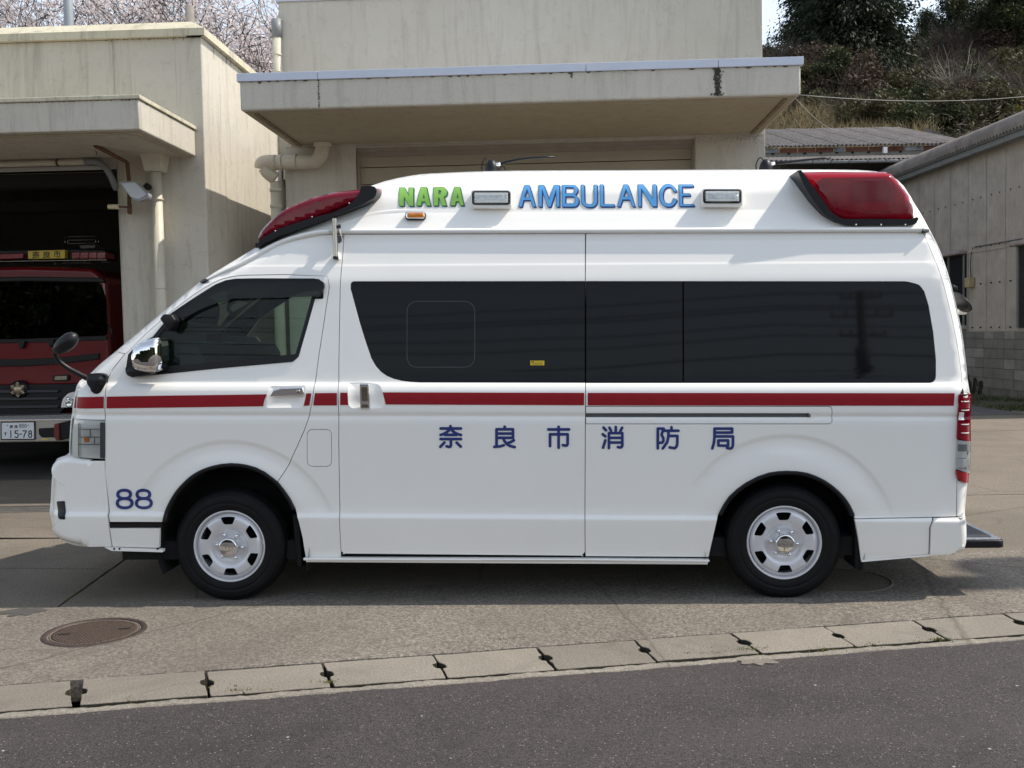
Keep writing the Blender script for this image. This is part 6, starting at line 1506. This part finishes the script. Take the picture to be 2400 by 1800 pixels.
# eave: gutter and the edge of the corrugated roof, rising away from the eye
for i in range(12):
    L_ = (ye-yn)/12; MB().box(-.30, -.17, yn+i*L_+.01, yn+(i+1)*L_-.01, ze-.02, ze+.13).build('gutter', M_gutter, WB, bevel=.02)
mb = MB(); n = int((ye-yn)/.13)*4; N = n+1; xsr = [(-.40, ze+.13), (-.43, ze+.24), (-.37, ze+.36), (-.22, ze+.45), (.3, ze+.60), (3, ze+1.4), (6, ze+2.3)]
for (xx, zz) in xsr:
    for i in range(N): y = yn+(ye-yn)*i/n; mb.v.append((xx, y, zz+.035*math.sin(2*math.pi*y/.13)))
mb.f = [(k*N+i, k*N+i+1, (k+1)*N+i+1, (k+1)*N+i) for k in range(len(xsr)-1) for i in range(n)]; mb.m = [0]*len(mb.f); mb.sm = [True]*len(mb.f); mb.build('roof', M_corr, WB, recalc=False)
MB().box(-.34, .1, yn, ye, ze+.10, ze+.16).build('eave_board', M_gutter, WB)
# strip of weeds and old asphalt at its foot
def ground_poly(name, pts, z, m, kind='structure'):
    o = MB().add([(p.x, p.y, z) for p in pts], [tuple(range(len(pts)))]).build(name, m, recalc=True); o['kind'] = kind; return o
yy0, yy1 = RO.y-3, RO.y+12
o = ground_poly('verge', [Vector((8.6, 18, 0)), Vector((10.2, 18, 0)), Vector((9.9, 34, 0)), Vector((8.4, 34, 0))], .006, M_soil)
o = ground_poly('old_asphalt', [Vector((7.6, 17, 0)), Vector((8.59, 17, 0)), Vector((8.39, 34, 0)), Vector((7.3, 34, 0))], .006, mat('old_asphalt', (.085,.083,.08), .9, var=.3, vscale=3, bump=.3))
mb = MB(); r = random.Random(6)
for k in range(5200):
    x = r.uniform(8.55, 10.0); y = r.uniform(17.5, 27); h = r.uniform(.02, .10); w = r.uniform(.008, .02); t = r.uniform(0, 3.14)
    if math.sin(x*3+y*1.7)+math.sin(y*2.9)+r.uniform(-1, 1) < .2: continue
    mb.add([(x-w*math.cos(t), y-w*math.sin(t), 0), (x+w*math.cos(t), y+w*math.sin(t), 0), (x+r.uniform(-.05, .05), y+r.uniform(-.05, .05), h)], [(0,1,2)])
o = mb.build('grass', mat('short_grass', (.055,.07,.022), .9, var=.4, vscale=2), recalc=False); o['kind'] = 'stuff'

# ================================================================== far shed with a corrugated roof
SO = Vector((0, 28, 0)); SF = Frame(SO, 0)
SH2 = empty('shed', SO, 0, 'old shed with a grey corrugated roof and rusty fascia, between station and workshop', 'building')
ex0 = SF.at(1770, 341, y=0).x; ex1 = SF.at(2290, 341, y=0).x; zz_e = SF.at(1990, 342, y=0).z; zrg = SF.at(1990, 301.5, y=5.5).z; rx0 = SF.at(1770, 301, y=5.5).x; rx1 = SF.at(2168, 300, y=5.5).x
ns = 13
for i in range(ns):
    mb = MB(); n = 4*8; a0 = ex0+(ex1-ex0)*i/ns; a1 = ex0+(ex1-ex0)*(i+1)/ns-.012
    skew = -.55
    for t_, (yy, zz) in enumerate(((-.05, zz_e), (2.7, (zz_e+zrg)/2), (5.5, zrg))):
        for j in range(n+1):
            x = a0+(a1-a0)*j/n; x2 = x+skew*0; x2 = min(x2, ex1-(ex1-rx1)*(max(yy, 0)/5.5)*1.0) if True else x2
            mb.v.append((x2, yy, zz+.034*math.sin(2*math.pi*4*j/n)+(.012 if i % 2 else 0)))
    N = n+1; mb.f = [(k*N+j, k*N+j+1, (k+1)*N+j+1, (k+1)*N+j) for k in range(2) for j in range(n)]; mb.m = [0]*len(mb.f); mb.sm = [True]*len(mb.f)
    mb.build('roof_sheet', M_corr, SH2, recalc=False)
MB().add([(ex1, -.05, zz_e-.1), (ex1+1.2, 6, zz_e-.3), (rx1, 5.5, zrg)], [(0,1,2)]).build('roof_end', M_corr, SH2)
zf = SF.at(1990, 353.5, y=0).z; zl_ = SF.at(1990, 365, y=0).z
cols = [mat('rusty_red_board', (.13,.05,.035), .9, var=.5, vscale=3), mat('faded_blue_board', (.20,.23,.26), .9, var=.5, vscale=3), mat('rusty_red_board', (.13,.05,.035), .9), mat('rusty_red_board', (.13,.05,.035), .9)]
pxs = [1775, 1827, 1870, 1912, 1955, 1982, 2037, 2079, 2120, 2165, 2210, 2290]
for i in range(len(pxs)-1): MB().box(SF.at(pxs[i], 348, y=.1).x+.02, SF.at(pxs[i+1], 348, y=.1).x-.02, .10, .14, zf, zz_e-.02).build('fascia_board', cols[(i*5+1) % 4], SH2)
MB().box(ex0, ex1, .15, 6, 3, zf-.002).build('wall', mat('shed_wall', (.20,.19,.17), .8, var=.15), SH2)
for k in range(9): 
    x = SF.at(1812+k*37.5, 359, y=.1).x; z = SF.at(1812, 359.5, y=.1).z; MB().box(x-.03, x+.03, .12, .149, z-.03, z+.03).build('bolt', M_dark, SH2)
# lean-to roof, gutter, solid black slab for the shade in the opening
zlr0 = SF.at(1990, 366, y=.1).z; zlr1 = SF.at(1990, 374, y=-1.6).z; mb = MB(); n = 300; N = n+1
for (yy, zz) in ((.12, zlr0), (-1.6, zlr1)):
    for i in range(N): x = ex0+(ex1-ex0)*i/n; mb.v.append((x, yy, zz+.03*math.sin(2*math.pi*i/6)))
mb.f = [(i, i+1, N+i+1, N+i) for i in range(n)]; mb.m = [0]*n; mb.sm = [True]*n; mb.build('lean_to_roof', M_corr, SH2, recalc=False)
zg = SF.at(1990, 376.5, y=-1.7).z; zg2 = SF.at(1990, 383, y=-1.7).z
pg = [1775, 1902, 1945, 1988, 2031, 2074, 2105, 2290]
for i in range(len(pg)-1): MB().box(SF.at(pg[i], 380, y=-1.7).x+.015, SF.at(pg[i+1], 380, y=-1.7).x-.015, -1.78, -1.66, zg2, zg).build('gutter', M_gutter, SH2, bevel=.015)
MB().box(ex0, ex1, -.6, -.5, 0, zg2-.02).build('opening_shade', M_dark, SH2)
o = SF.at(2074, 352, y=-.05); MB().box(o.x-.05, o.x+.05, -.1, .0, o.z-.08, o.z+.08).build('lamp', M_plate, SH2)

# ================================================================== hill
def hill_z(X, Y):
    if Y < 37: return -.2
    h = 8.6+(Y-41)*.43; cap = 16.6+max(0, X-19)*.22
    h = h if h < cap-2 else cap-2+2*math.tanh((h-cap+2)/2*.5)
    return h+.5*math.sin(X*.33+1)*math.sin(Y*.21)+.3*math.sin(X*.9)*math.cos(Y*.5) if Y > 38.5 else h*(Y-37)/1.5
mb = MB(); nx, ny = 90, 50
for j in range(ny+1):
    for i in range(nx+1):
        X_ = -20+120*i/nx; Y_ = 36+90*j/ny; mb.v.append((X_, Y_, hill_z(X_, Y_)))
mb.f = [(j*(nx+1)+i, j*(nx+1)+i+1, (j+1)*(nx+1)+i+1, (j+1)*(nx+1)+i) for j in range(ny) for i in range(nx)]; mb.m = [0]*len(mb.f); mb.sm = [True]*len(mb.f)
tag(mb.build('hill', mat('hillside_soil', (.060, .050, .032), .95, var=.5, vscale=.5, bump=.5, bscale=3), recalc=False), kind='structure')

def leafmat(name, cols, rough=.6, trans=.25):
    m, n, l, b = nmat(name); oi = n.new('ShaderNodeObjectInfo'); ge = n.new('ShaderNodeNewGeometry')
    r = ramp(n, l, ge.outputs['Random Per Island'], [(i/(len(cols)-1), c) for i, c in enumerate(cols)])
    tc = n.new('ShaderNodeTexCoord'); t = node_noise(n, l, tc.outputs['Object'], 1.2, 4, .6)
    c = mixc(n, l, ramp(n, l, t.outputs[0], [(.35, (.0,)*3), (.65, (.55,)*3)]).outputs[0], r.outputs[0], tuple(v*.45 for v in cols[0]))
    l.new(c, b.inputs['Base Color']); b.inputs['Roughness'].default_value = rough; b.inputs['Specular IOR Level'].default_value = .3
    tb = n.new('ShaderNodeBsdfTranslucent'); l.new(c, tb.inputs[0]); mx = n.new('ShaderNodeMixShader'); mx.inputs[0].default_value = trans
    l.new(b.outputs[0], mx.inputs[1]); l.new(tb.outputs[0], mx.inputs[2]); l.new(mx.outputs[0], n['Material Output'].inputs[0]); return m
M_con = leafmat('conifer_foliage', [(.010,.018,.009), (.019,.031,.013), (.034,.046,.019)])
M_ev = leafmat('evergreen_foliage', [(.024,.034,.013), (.045,.056,.020), (.072,.080,.029)])
M_ol = leafmat('olive_scrub', [(.055,.050,.024), (.082,.074,.034), (.115,.10,.05)])
M_twig = leafmat('bare_twigs', [(.105,.082,.062), (.15,.12,.095), (.20,.165,.14)], .8, 0)
M_reed = leafmat('dry_grass', [(.22,.16,.08), (.32,.25,.13), (.42,.34,.20)], .8, .2)
M_redtw = leafmat('reddish_scrub', [(.06,.040,.028), (.085,.058,.042), (.11,.08,.06)], .8, .1)
M_bark = mat('bark', (.055, .045, .04), .95, var=.4, vscale=8, bump=.5, bscale=30)
def leafcloud(n, blobs, size, rng, droop=0):
    """n small leaf faces spread over a set of ellipsoid clumps; returns MB"""
    w = np.array([b[3]*b[4]*b[5] for b in blobs])**.66; w /= w.sum(); which = rng.choice(len(blobs), n, p=w); B = np.array(blobs)[which]
    d = rng.normal(size=(n, 3)); d /= np.linalg.norm(d, axis=1)[:, None]; rr = rng.uniform(.35, 1.08, n)**.6
    c = B[:, :3]+d*B[:, 3:6]*rr[:, None]; 
    a = rng.normal(size=(n, 3)); a /= np.linalg.norm(a, axis=1)[:, None]; a[:, 2] -= droop; b = rng.normal(size=(n, 3)); b = b-(b*a).sum(1)[:, None]*a; b /= np.linalg.norm(b, axis=1)[:, None]
    s = size*rng.uniform(.5, 1.4, n)[:, None]
    V = np.stack([c-a*s, c+b*s*.45, c+a*s, c-b*s*.45], 1).reshape(-1, 3)
    return V, np.arange(n*4).reshape(n, 4)
def rawmesh(name, V, F, mats, idx=None, smooth=False):
    me = bpy.data.meshes.new(name); me.from_pydata(V.tolist(), [], F.tolist() if hasattr(F, 'tolist') else F)
    for m in (mats if isinstance(mats, list) else [mats]): me.materials.append(m)
    if idx is not None: me.polygons.foreach_set('material_index', idx)
    me.update(); return me
def blobs_round(rng, n, R, H, z0, b=(.25, .45)):
    out = []
    for _ in range(n):
        d = rng.normal(size=3); d /= np.linalg.norm(d); r = rng.uniform(.3, .95); s = rng.uniform(*b)
        out.append((d[0]*R*r, d[1]*R*r, z0+H*.5+d[2]*H*.5*r, R*s, R*s, R*s*rng.uniform(.6, .9)))
    return out
def trunk(h, r, rng, name='trunk', lean=0):
    pts = [(lean*t+rng.uniform(-.03, .03)*h*t, rng.uniform(-.03, .03)*h*t, h*t) for t in (0, .25, .5, .75, 1)]
    return MB().tube(pts, [r, r*.8, r*.6, r*.4, r*.12], 8)
# meshes shared by repeats
rg = np.random.RandomState(21)
def conifer_cloud(n, H, R, rng):
    """irregular cypress-like crown: hanging sprays on many short boughs"""
    nb = 150; zb = rng.uniform(.02, .98, nb)**.85; tb = rng.uniform(0, 2*np.pi, nb); Lb = R*(1-zb)**.5*rng.uniform(.55, 1.12, nb)
    k = rng.choice(nb, n, p=(Lb+.3)/np.sum(Lb+.3)); t = rng.uniform(.15, 1.05, n)**.7; sp = .16+.20*t
    c = np.stack([np.cos(tb[k])*Lb[k]*t, np.sin(tb[k])*Lb[k]*t, zb[k]*H+Lb[k]*t*(.25-.45*t)], 1)+rng.normal(size=(n, 3))*sp[:, None]*np.array([1.2, 1.2, .8])
    a = np.stack([np.cos(tb[k]), np.sin(tb[k]), -rng.uniform(.3, 1.4, n)], 1)+rng.normal(size=(n, 3))*.55; a /= np.linalg.norm(a, axis=1)[:, None]
    b = rng.normal(size=(n, 3)); b -= (b*a).sum(1)[:, None]*a; b /= np.linalg.norm(b, axis=1)[:, None]; s = rng.uniform(.06, .17, n)[:, None]
    V = np.stack([c-a*s, c+b*s*.4, c+a*s, c-b*s*.4], 1).reshape(-1, 3); return V, np.arange(n*4).reshape(n, 4)
CONM = [rawmesh('conifer_crown', *conifer_cloud(36000, 10, 3.5, rg), M_con) for _ in range(2)]
EVM = [rawmesh('evergreen_crown', *leafcloud(15000, blobs_round(rg, 16, 2.6, 5.2, .8), .12, rg), M_ev) for _ in range(2)]
SCM = [rawmesh('scrub_crown', *leafcloud(6500, blobs_round(rg, 12, 1.5, 1.9, .1), .085, rg), m) for m in (M_ol, M_ev, M_redtw, M_ol)]
def twigs(n, R, H, rng, th=.018):
    V = []; F = []
    for _ in range(n):
        a = rng.uniform(0, 2*np.pi); r0 = rng.uniform(0, R*.5); p = np.array([r0*math.cos(a), r0*math.sin(a), rng.uniform(0, H*.45)]); d = np.array([math.cos(a)*rng.uniform(.1, 1.2), math.sin(a)*rng.uniform(.1, 1.2), rng.uniform(.2, 1)]); d /= np.linalg.norm(d)
        L = rng.uniform(.4, 1)*H*.65; k = 5; w = th*rng.uniform(.4, 1.2); side = np.cross(d, rng.normal(size=3)); side /= np.linalg.norm(side); base = len(V)
        for i in range(k+1):
            t = i/k; V.append(p-side*w*(1-t*.8)); V.append(p+side*w*(1-t*.8)); d = d+rng.normal(size=3)*.22-np.array([0, 0, .06]); d /= np.linalg.norm(d); p = p+d*L/k
        F += [(base+2*i, base+2*i+1, base+2*i+3, base+2*i+2) for i in range(k)]
    return np.array(V), F
TWM = [rawmesh('twig_crown', *twigs(1050, 1.6, 2.6, rg, .012), M_twig) for _ in range(3)]
def hillpt(px, py, Y):
    p = WF.at(px, py, y=Y); return p.x
def ontohill(px, Y): x = WF.at(px, 300, y=Y).x; return Vector((x, Y, hill_z(x, Y)-.1))
TR = []
def tree(name, crown, loc, s, rz, label, cat='tree', group=None, th=3.0, tr=.16, sz=None):
    e = empty(name, loc, rz, label, cat, group); e.scale = (s, s, sz or s)
    c = link('crown', crown, e); t = trunk(th, tr, np.random.RandomState(int(abs(loc.x*10))+3)).build('trunk', M_bark, e); return e
tree('conifer', CONM[0], ontohill(1990, 54), 1.02, .3, 'big dark conifer rising nearest to the station roof on the hill', th=9)
tree('conifer', CONM[1], ontohill(1915, 60), .86, 1.9, 'dark conifer half hidden beside the roof corner of the station', th=9)
tree('conifer', CONM[1], ontohill(2172, 70), .50, 4.0, 'small dark conifer pointing up in the middle of the hilltop', th=9)
tree('conifer', CONM[0], ontohill(2250, 66), .66, 2.2, 'dark conifer on the hilltop, just right of the pointed small one', th=9)
tree('evergreen_tree', EVM[0], ontohill(2330, 58), .85, 0, 'bushy deep green tree high on the hill towards the right', th=4)
tree('evergreen_tree', EVM[1], ontohill(2410, 55), .95, 2, 'bushy deep green tree on the hill cut by the right edge of the picture', th=4)
tree('evergreen_tree', EVM[0], ontohill(2055, 57), .62, 1, 'rounded green tree on the hill in front of the skyline gap', th=4)
tree('evergreen_tree', EVM[1], ontohill(2290, 72), .8, 4, 'green tree on the skyline above the workshop roof', th=4)
tree('evergreen_tree', EVM[1], ontohill(1935, 47), .48, 5, 'low rounded evergreen at the hill foot right of the canopy', th=4)
r = random.Random(31)
def arrs(me): V = np.zeros(len(me.vertices)*3); me.vertices.foreach_get('co', V); return V.reshape(-1, 3)
SRC = {}
for nm_, me in (('t0', TWM[0]), ('t1', TWM[1]), ('t2', TWM[2]), ('o', SCM[0]), ('g', SCM[1]), ('r', SCM[2])): SRC[nm_] = arrs(me)
quads = {q: np.array([list(p.vertices) for p in (TWM[int(q[1])] if q[0] == 't' else SCM['ogr'.index(q)]).polygons]) for q in SRC}
AV, AF, AI = [], [], []; off_ = 0
for row, Y in enumerate((43, 45, 47.5, 50, 52.5, 55.5, 58.5, 62, 66, 70)):
    for i in range(15):
        px = 1790+(660/15)*(i+r.random()); Yy = Y+r.uniform(-1.2, 1.2); loc = ontohill(px, Yy); v = r.random(); s = r.uniform(.75, 1.2)*(.85+row*.04)
        if row < 1 and px < 2000: continue
        if v < .36: q, mi = 't%d' % r.randrange(3), 2
        elif v < .58: q, mi = 'o', 0
        elif v < .93: q, mi = 'g', 1
        else: q, mi = 'r', 3
        a_ = r.uniform(0, 6.28); M_ = np.array([[math.cos(a_), -math.sin(a_), 0], [math.sin(a_), math.cos(a_), 0], [0, 0, 1]])*s
        V_ = SRC[q]@M_.T+np.array(loc); F_ = quads[q]; keepq = np.arange(len(F_))
        if q[0] != 't': keepq = np.arange(0, len(F_), 2)
        AV.append(V_); AF.append(F_[keepq]+off_); AI.append(np.full(len(keepq), mi)); off_ += len(V_)
o = link('hillside_scrub', rawmesh('hillside_scrub', np.concatenate(AV), np.concatenate(AF), [M_ol, M_ev, M_twig, M_redtw], np.concatenate(AI))); o['kind'] = 'stuff'
def bush(nm, me, px, Y, s, label, dz=0): o = link(nm, me, None, ontohill(px, Y)+Vector((0, 0, dz)), (0, 0, px*.01)); o.scale = (s, s, s); tag(o, label, 'bush')
M_pale = leafmat('pale_bare_twigs', [(.20,.17,.15), (.28,.25,.22), (.36,.33,.29)], .8, 0)
bush('bare_bush', rawmesh('pale_crown', *twigs(560, 1.7, 2.6, rg, .018), M_pale), 2235, 47, 1.25, 'pale bare tangled bush, the lightest on the hill, above the workshop roof')
bush('red_bush', SCM[2], 1995, 46, 1.25, 'reddish brown bush low on the hill behind the level wire')
M_yel = leafmat('yellow_shrub_leaves', [(.12,.10,.02), (.16,.14,.03), (.21,.18,.045)]); ym = rawmesh('yellow_crown', *leafcloud(6000, blobs_round(rg, 10, 1.5, 1.9, .1), .085, rg), M_yel)
bush('yellow_bush', ym, 2398, 50, .7, 'yellowish bush at the right edge, upper one of two', .3); bush('yellow_bush', ym, 2395, 43, .75, 'yellowish bush at the right edge, just above the workshop roof')
bush('yellow_bush', ym, 2075, 48, .6, 'small yellow-green bush in the middle of the dark hillside scrub')
# band of dry grass above the shed
mb = MB(); r = random.Random(8)
V = []; F = []
for k in range(9000):
    px = 1770+r.random()**1.2*420; Y = r.uniform(39, 44); x = WF.at(px, 270, y=Y).x; z = hill_z(x, Y)-.05
    if r.random() < (px-1990)/250: continue
    h = r.uniform(.5, 1.5); w = r.uniform(.012, .03); a = r.uniform(-.5, .5); b = len(V)
    V += [(x-w, Y, z), (x+w, Y, z), (x+a*h*.4+w*.7, Y, z+h*.6), (x+a*h*.4-w*.7, Y, z+h*.6), (x+a*h, Y+r.uniform(-.2, .2), z+h*(1-.3*abs(a)))]
    F += [(b, b+1, b+2, b+3), (b+3, b+2, b+4)]
o = link('dry_grass', rawmesh('dry_grass', np.array(V), F, M_reed)); o['kind'] = 'stuff'
# undergrowth
n = 60000; rg2 = np.random.RandomState(5); px = rg2.uniform(1780, 2440, n); Y = 40+rg2.uniform(0, 1, n)*44; V = np.zeros((n*3, 3))
Xg = (px-1200)/2400*Y; 
zg_ = np.array([hill_z(a, b) for a, b in zip(Xg, Y)])+rg2.uniform(0, 1, n)**1.5*1.1; c = np.stack([Xg, Y, zg_], 1); s = rg2.uniform(.05, .2, (n, 1))
a = rg2.normal(size=(n, 3)); b = rg2.normal(size=(n, 3)); a /= np.linalg.norm(a, axis=1)[:, None]; b /= np.linalg.norm(b, axis=1)[:, None]
V = np.stack([c-a*s, c+a*s, c+b*s*.5], 1).reshape(-1, 3)
o = link('undergrowth', rawmesh('undergrowth', V, np.arange(n*3).reshape(n, 3), [M_ol, M_ev, M_twig], rg2.choice(3, n, p=[.35, .3, .35]))); o['kind'] = 'stuff'
# wires across the hill
def wire(pa, pb, r_, label, sag=.2, nm='overhead_wire', m=None):
    pts = [tuple(pa+(pb-pa)*t+Vector((0, 0, -sag*4*t*(1-t)))) for t in np.linspace(0, 1, 13)]; return tag(MB().tube(pts, r_, 5).build(nm, m or mat('wire_sheath', (.30,.30,.28), .6)), label, 'wire')
wire(WF.at(1860, 221, y=16), WF.at(2460, 220, y=20), .0048, 'thin pale wire running level across the hillside', .12)
wire(WF.at(1866, 232, y=13.5), WF.at(1965, 306, y=26), .006, 'short wire sloping from the canopy corner down to the shed roof', .1)

# ================================================================== cherry trees and poles behind the garage
M_bl = leafmat('cherry_blossom', [(.82,.70,.69), (.88,.80,.79), (.93,.89,.88)], .7, .5)
M_cb = mat('cherry_bark', (.050, .040, .038), .9, var=.3, vscale=10)
def cherry(seed, H):
    rng = np.random.RandomState(seed); segs = []; tips = []
    def grow(p, d, L, r, lv):
        n = 4; pts = [p]; rs = [r]
        for i in range(n):
            d = d+rng.normal(size=3)*.13*(1+lv*.25); d[2] += .03; d /= np.linalg.norm(d); p = p+d*L/n; pts.append(p); rs.append(r*(1-.16*(i+1)))
            if lv >= 3: tips.append((p, .22))
            if lv < 5 and i >= 1 and rng.rand() < (.85 if lv else .6):
                e = d+rng.normal(size=3)*.75; e[2] = abs(e[2])*.6+.15; e /= np.linalg.norm(e); grow(p, e, L*rng.uniform(.55, .8), rs[-1]*.6, lv+1)
        segs.append((pts, rs, lv))
        if lv < 5:
            for _ in range(2): e = d+rng.normal(size=3)*.45; e /= np.linalg.norm(e); grow(p, e, L*.72, rs[-1]*.7, lv+1)
        else: tips.append((p, .25))
    grow(np.zeros(3), np.array([0, 0, 1.]), H*.27, H*.016, 0)
    mb = MB()
    for pts, rs, lv in segs: mb.tube(pts, [max(.0045, x) for x in rs], 8 if lv < 2 else 4 if lv < 4 else 3, caps=False)
    tips = [t for t in tips if t[0][2] > H*.40+rng.rand()*H*.12]
    idx = rng.choice(len(tips), min(len(tips), 900), replace=False); C = np.array([tips[i][0] for i in idx])
    per = 26; c = np.repeat(C, per, 0)+rng.normal(size=(len(C)*per, 3))*.075; n = len(c)
    a = rng.normal(size=(n, 3)); a /= np.linalg.norm(a, axis=1)[:, None]; b = rng.normal(size=(n, 3)); b -= (b*a).sum(1)[:, None]*a; b /= np.linalg.norm(b, axis=1)[:, None]; s = rng.uniform(.010, .024, n)[:, None]
    V = np.stack([c-a*s, c+b*s, c+a*s, c-b*s], 1).reshape(-1, 3)
    return mb.mesh('branches', M_cb), rawmesh('blossom', V, np.arange(n*4).reshape(n, 4), M_bl)
CH = [cherry(3, 9.5), cherry(14, 9.0)]
spots = [(-13.6, 26.5, 0, 1.75, 0, 'cherry tree in pale blossom at the far left behind the garage'), (-10.3, 28.5, .1, 1.85, 1, 'blossoming cherry tree just right of the grey steel pole'), (-7.6, 26.0, 2.2, 1.6, 0, 'blossoming cherry tree above the garage roof corner'),
         (-5.3, 27.5, 4.1, 1.75, 1, 'blossoming cherry tree with bare dark stems beside the vent pipe')]
for (x, y, rz, s, v, lb) in spots:
    e = empty('cherry_tree', (x, y, -.2), rz, lb, 'tree', 'cherry trees behind the garage'); e.scale = (s, s, s); link('branches', CH[v][0], e); b_ = link('blossom', CH[v][1], e)
p0 = WF.at(162, 40, y=16); tag(MB().tube([(p0.x, 16, 0), (p0.x-.01, 16, 6.0), (p0.x-.0, 16, 9.5)], [.085, .072, .066], 20).build('steel_pole', mat('painted_grey_pole', (.24,.27,.30), .5, var=.08)), 'slim grey steel pole rising behind the flat roof on the left', 'pole')
p0 = WF.at(444, 14, y=18); tag(MB().tube([(p0.x, 18, 0), (p0.x, 18, p0.z)], [.10, .075], 20).build('concrete_post', mat('concrete_post', (.22,.20,.18), .9, var=.2)), 'short brownish post ending just above the garage roof before the cherry trees', 'post')

# ================================================================== across the road, seen only mirrored in the windows
def utility_pole(loc, H, label, rz=0, seed=0, tf=True):
    e = empty('utility_pole', loc, rz, label, 'utility pole', 'concrete utility poles along the road'); M_p = mat('concrete_pole', (.28,.27,.25), .9, var=.15)
    MB().tube([(0,0,-.2),(0,0,H)], [.26,.16], 20).build('mast', M_p, e)
    for (z, L_) in ((H-.25, 1.0), (H-.95, 1.5), (H-1.7, 1.1)):
        MB().box(-.035, .035, -L_*.85, L_*.85, z-.035, z+.035).build('crossarm', M_steel, e)
        for t in (-.95, -.5, .5, .95): MB().lathe([(0,.2),(.035,.19),(.06,.12),(.035,.1),(.06,.06),(.03,.0)], (0, t*L_*.85, z+.03), 'z', 10).build('insulator', M_plate, e)
    if tf:
        MB().lathe([(0,.0),(.27,.0),(.28,.05),(.28,.85),(.2,.92),(0,.95)], (.35, .15, H-3.2), 'z', 20).build('transformer', mat('transformer_grey', (.30,.31,.31), .6), e)
        MB().box(.1, .6, -.2, .5, H-3.3, H-3.22).build('transformer_shelf', M_steel, e)
    return e
utility_pole((11.0, -32, 0), 11.0, 'concrete utility pole across the road, mirrored in the rear window of the ambulance', 1.5)
utility_pole((11.0, 6.15, 0), 12.4, 'concrete utility pole by the road beyond the right edge, casting its shadow behind the ambulance', 1.55)
i = 0
for z, yy, lb in ((10.85, -33, 'topmost cable across the road, farther of two'), (10.85, -31, 'topmost cable across the road, nearer of two'), (10.15, -33.4, 'second-highest cable across the road, farther of two'), (10.15, -30.6, 'second-highest cable across the road, nearer of two'), (9.4, -32, 'cable on the lowest crossarm of the pole across the road'), (8.6, -32, 'upper of the three thicker cables below the crossarms'), (7.8, -32, 'middle of the three thicker cables below the crossarms'), (7.5, -32.3, 'lowest of the three thicker cables below the crossarms')):
    tag(MB().tube([(x, yy, z-.5*math.sin(math.pi*(((x-7.6) % 30)/30))) for x in np.linspace(-55, 60, 47)], .02 if z > 9 else .03, 5).build('overhead_wire', M_black), lb+', mirrored in the van windows', 'wire', 'cables along the far side of the road')
rg3 = np.random.RandomState(77); bl = []
for k in range(150):
    x = rg3.uniform(-60, 70); h = 7.6+1.3*math.sin(x*.09)+.7*math.sin(x*.31+1)+rg3.uniform(-.6, .4); bl.append((x, -46+rg3.uniform(-3, 3), h*.5, 2.6, 2.0, h*.52))
mb = MB(); N = 61
for (yy, f_) in ((-44, 0), (-46, .8), (-50, 1), (-58, .9), (-70, 0)):
    for i in range(N): x = -90+180*i/60; mb.v.append((x, yy, -.3+f_*(6.6+1.2*math.sin(x*.09)+.5*math.sin(x*.31+1))))
mb.f = [(q*N+i, q*N+i+1, (q+1)*N+i+1, (q+1)*N+i) for q in range(4) for i in range(N-1)]; mb.m = [0]*len(mb.f); mb.sm = [True]*len(mb.f)
tag(mb.build('backing_mound', mat('mound_cover', (.03,.035,.018), .95, var=.5, vscale=1)), kind='structure')  # mound added behind the wood so its mirrored band stays evenly dark
V, F = leafcloud(120000, bl, .30, rg3); o = link('far_wood', rawmesh('far_wood', V, F, M_ev)); o['kind'] = 'stuff'
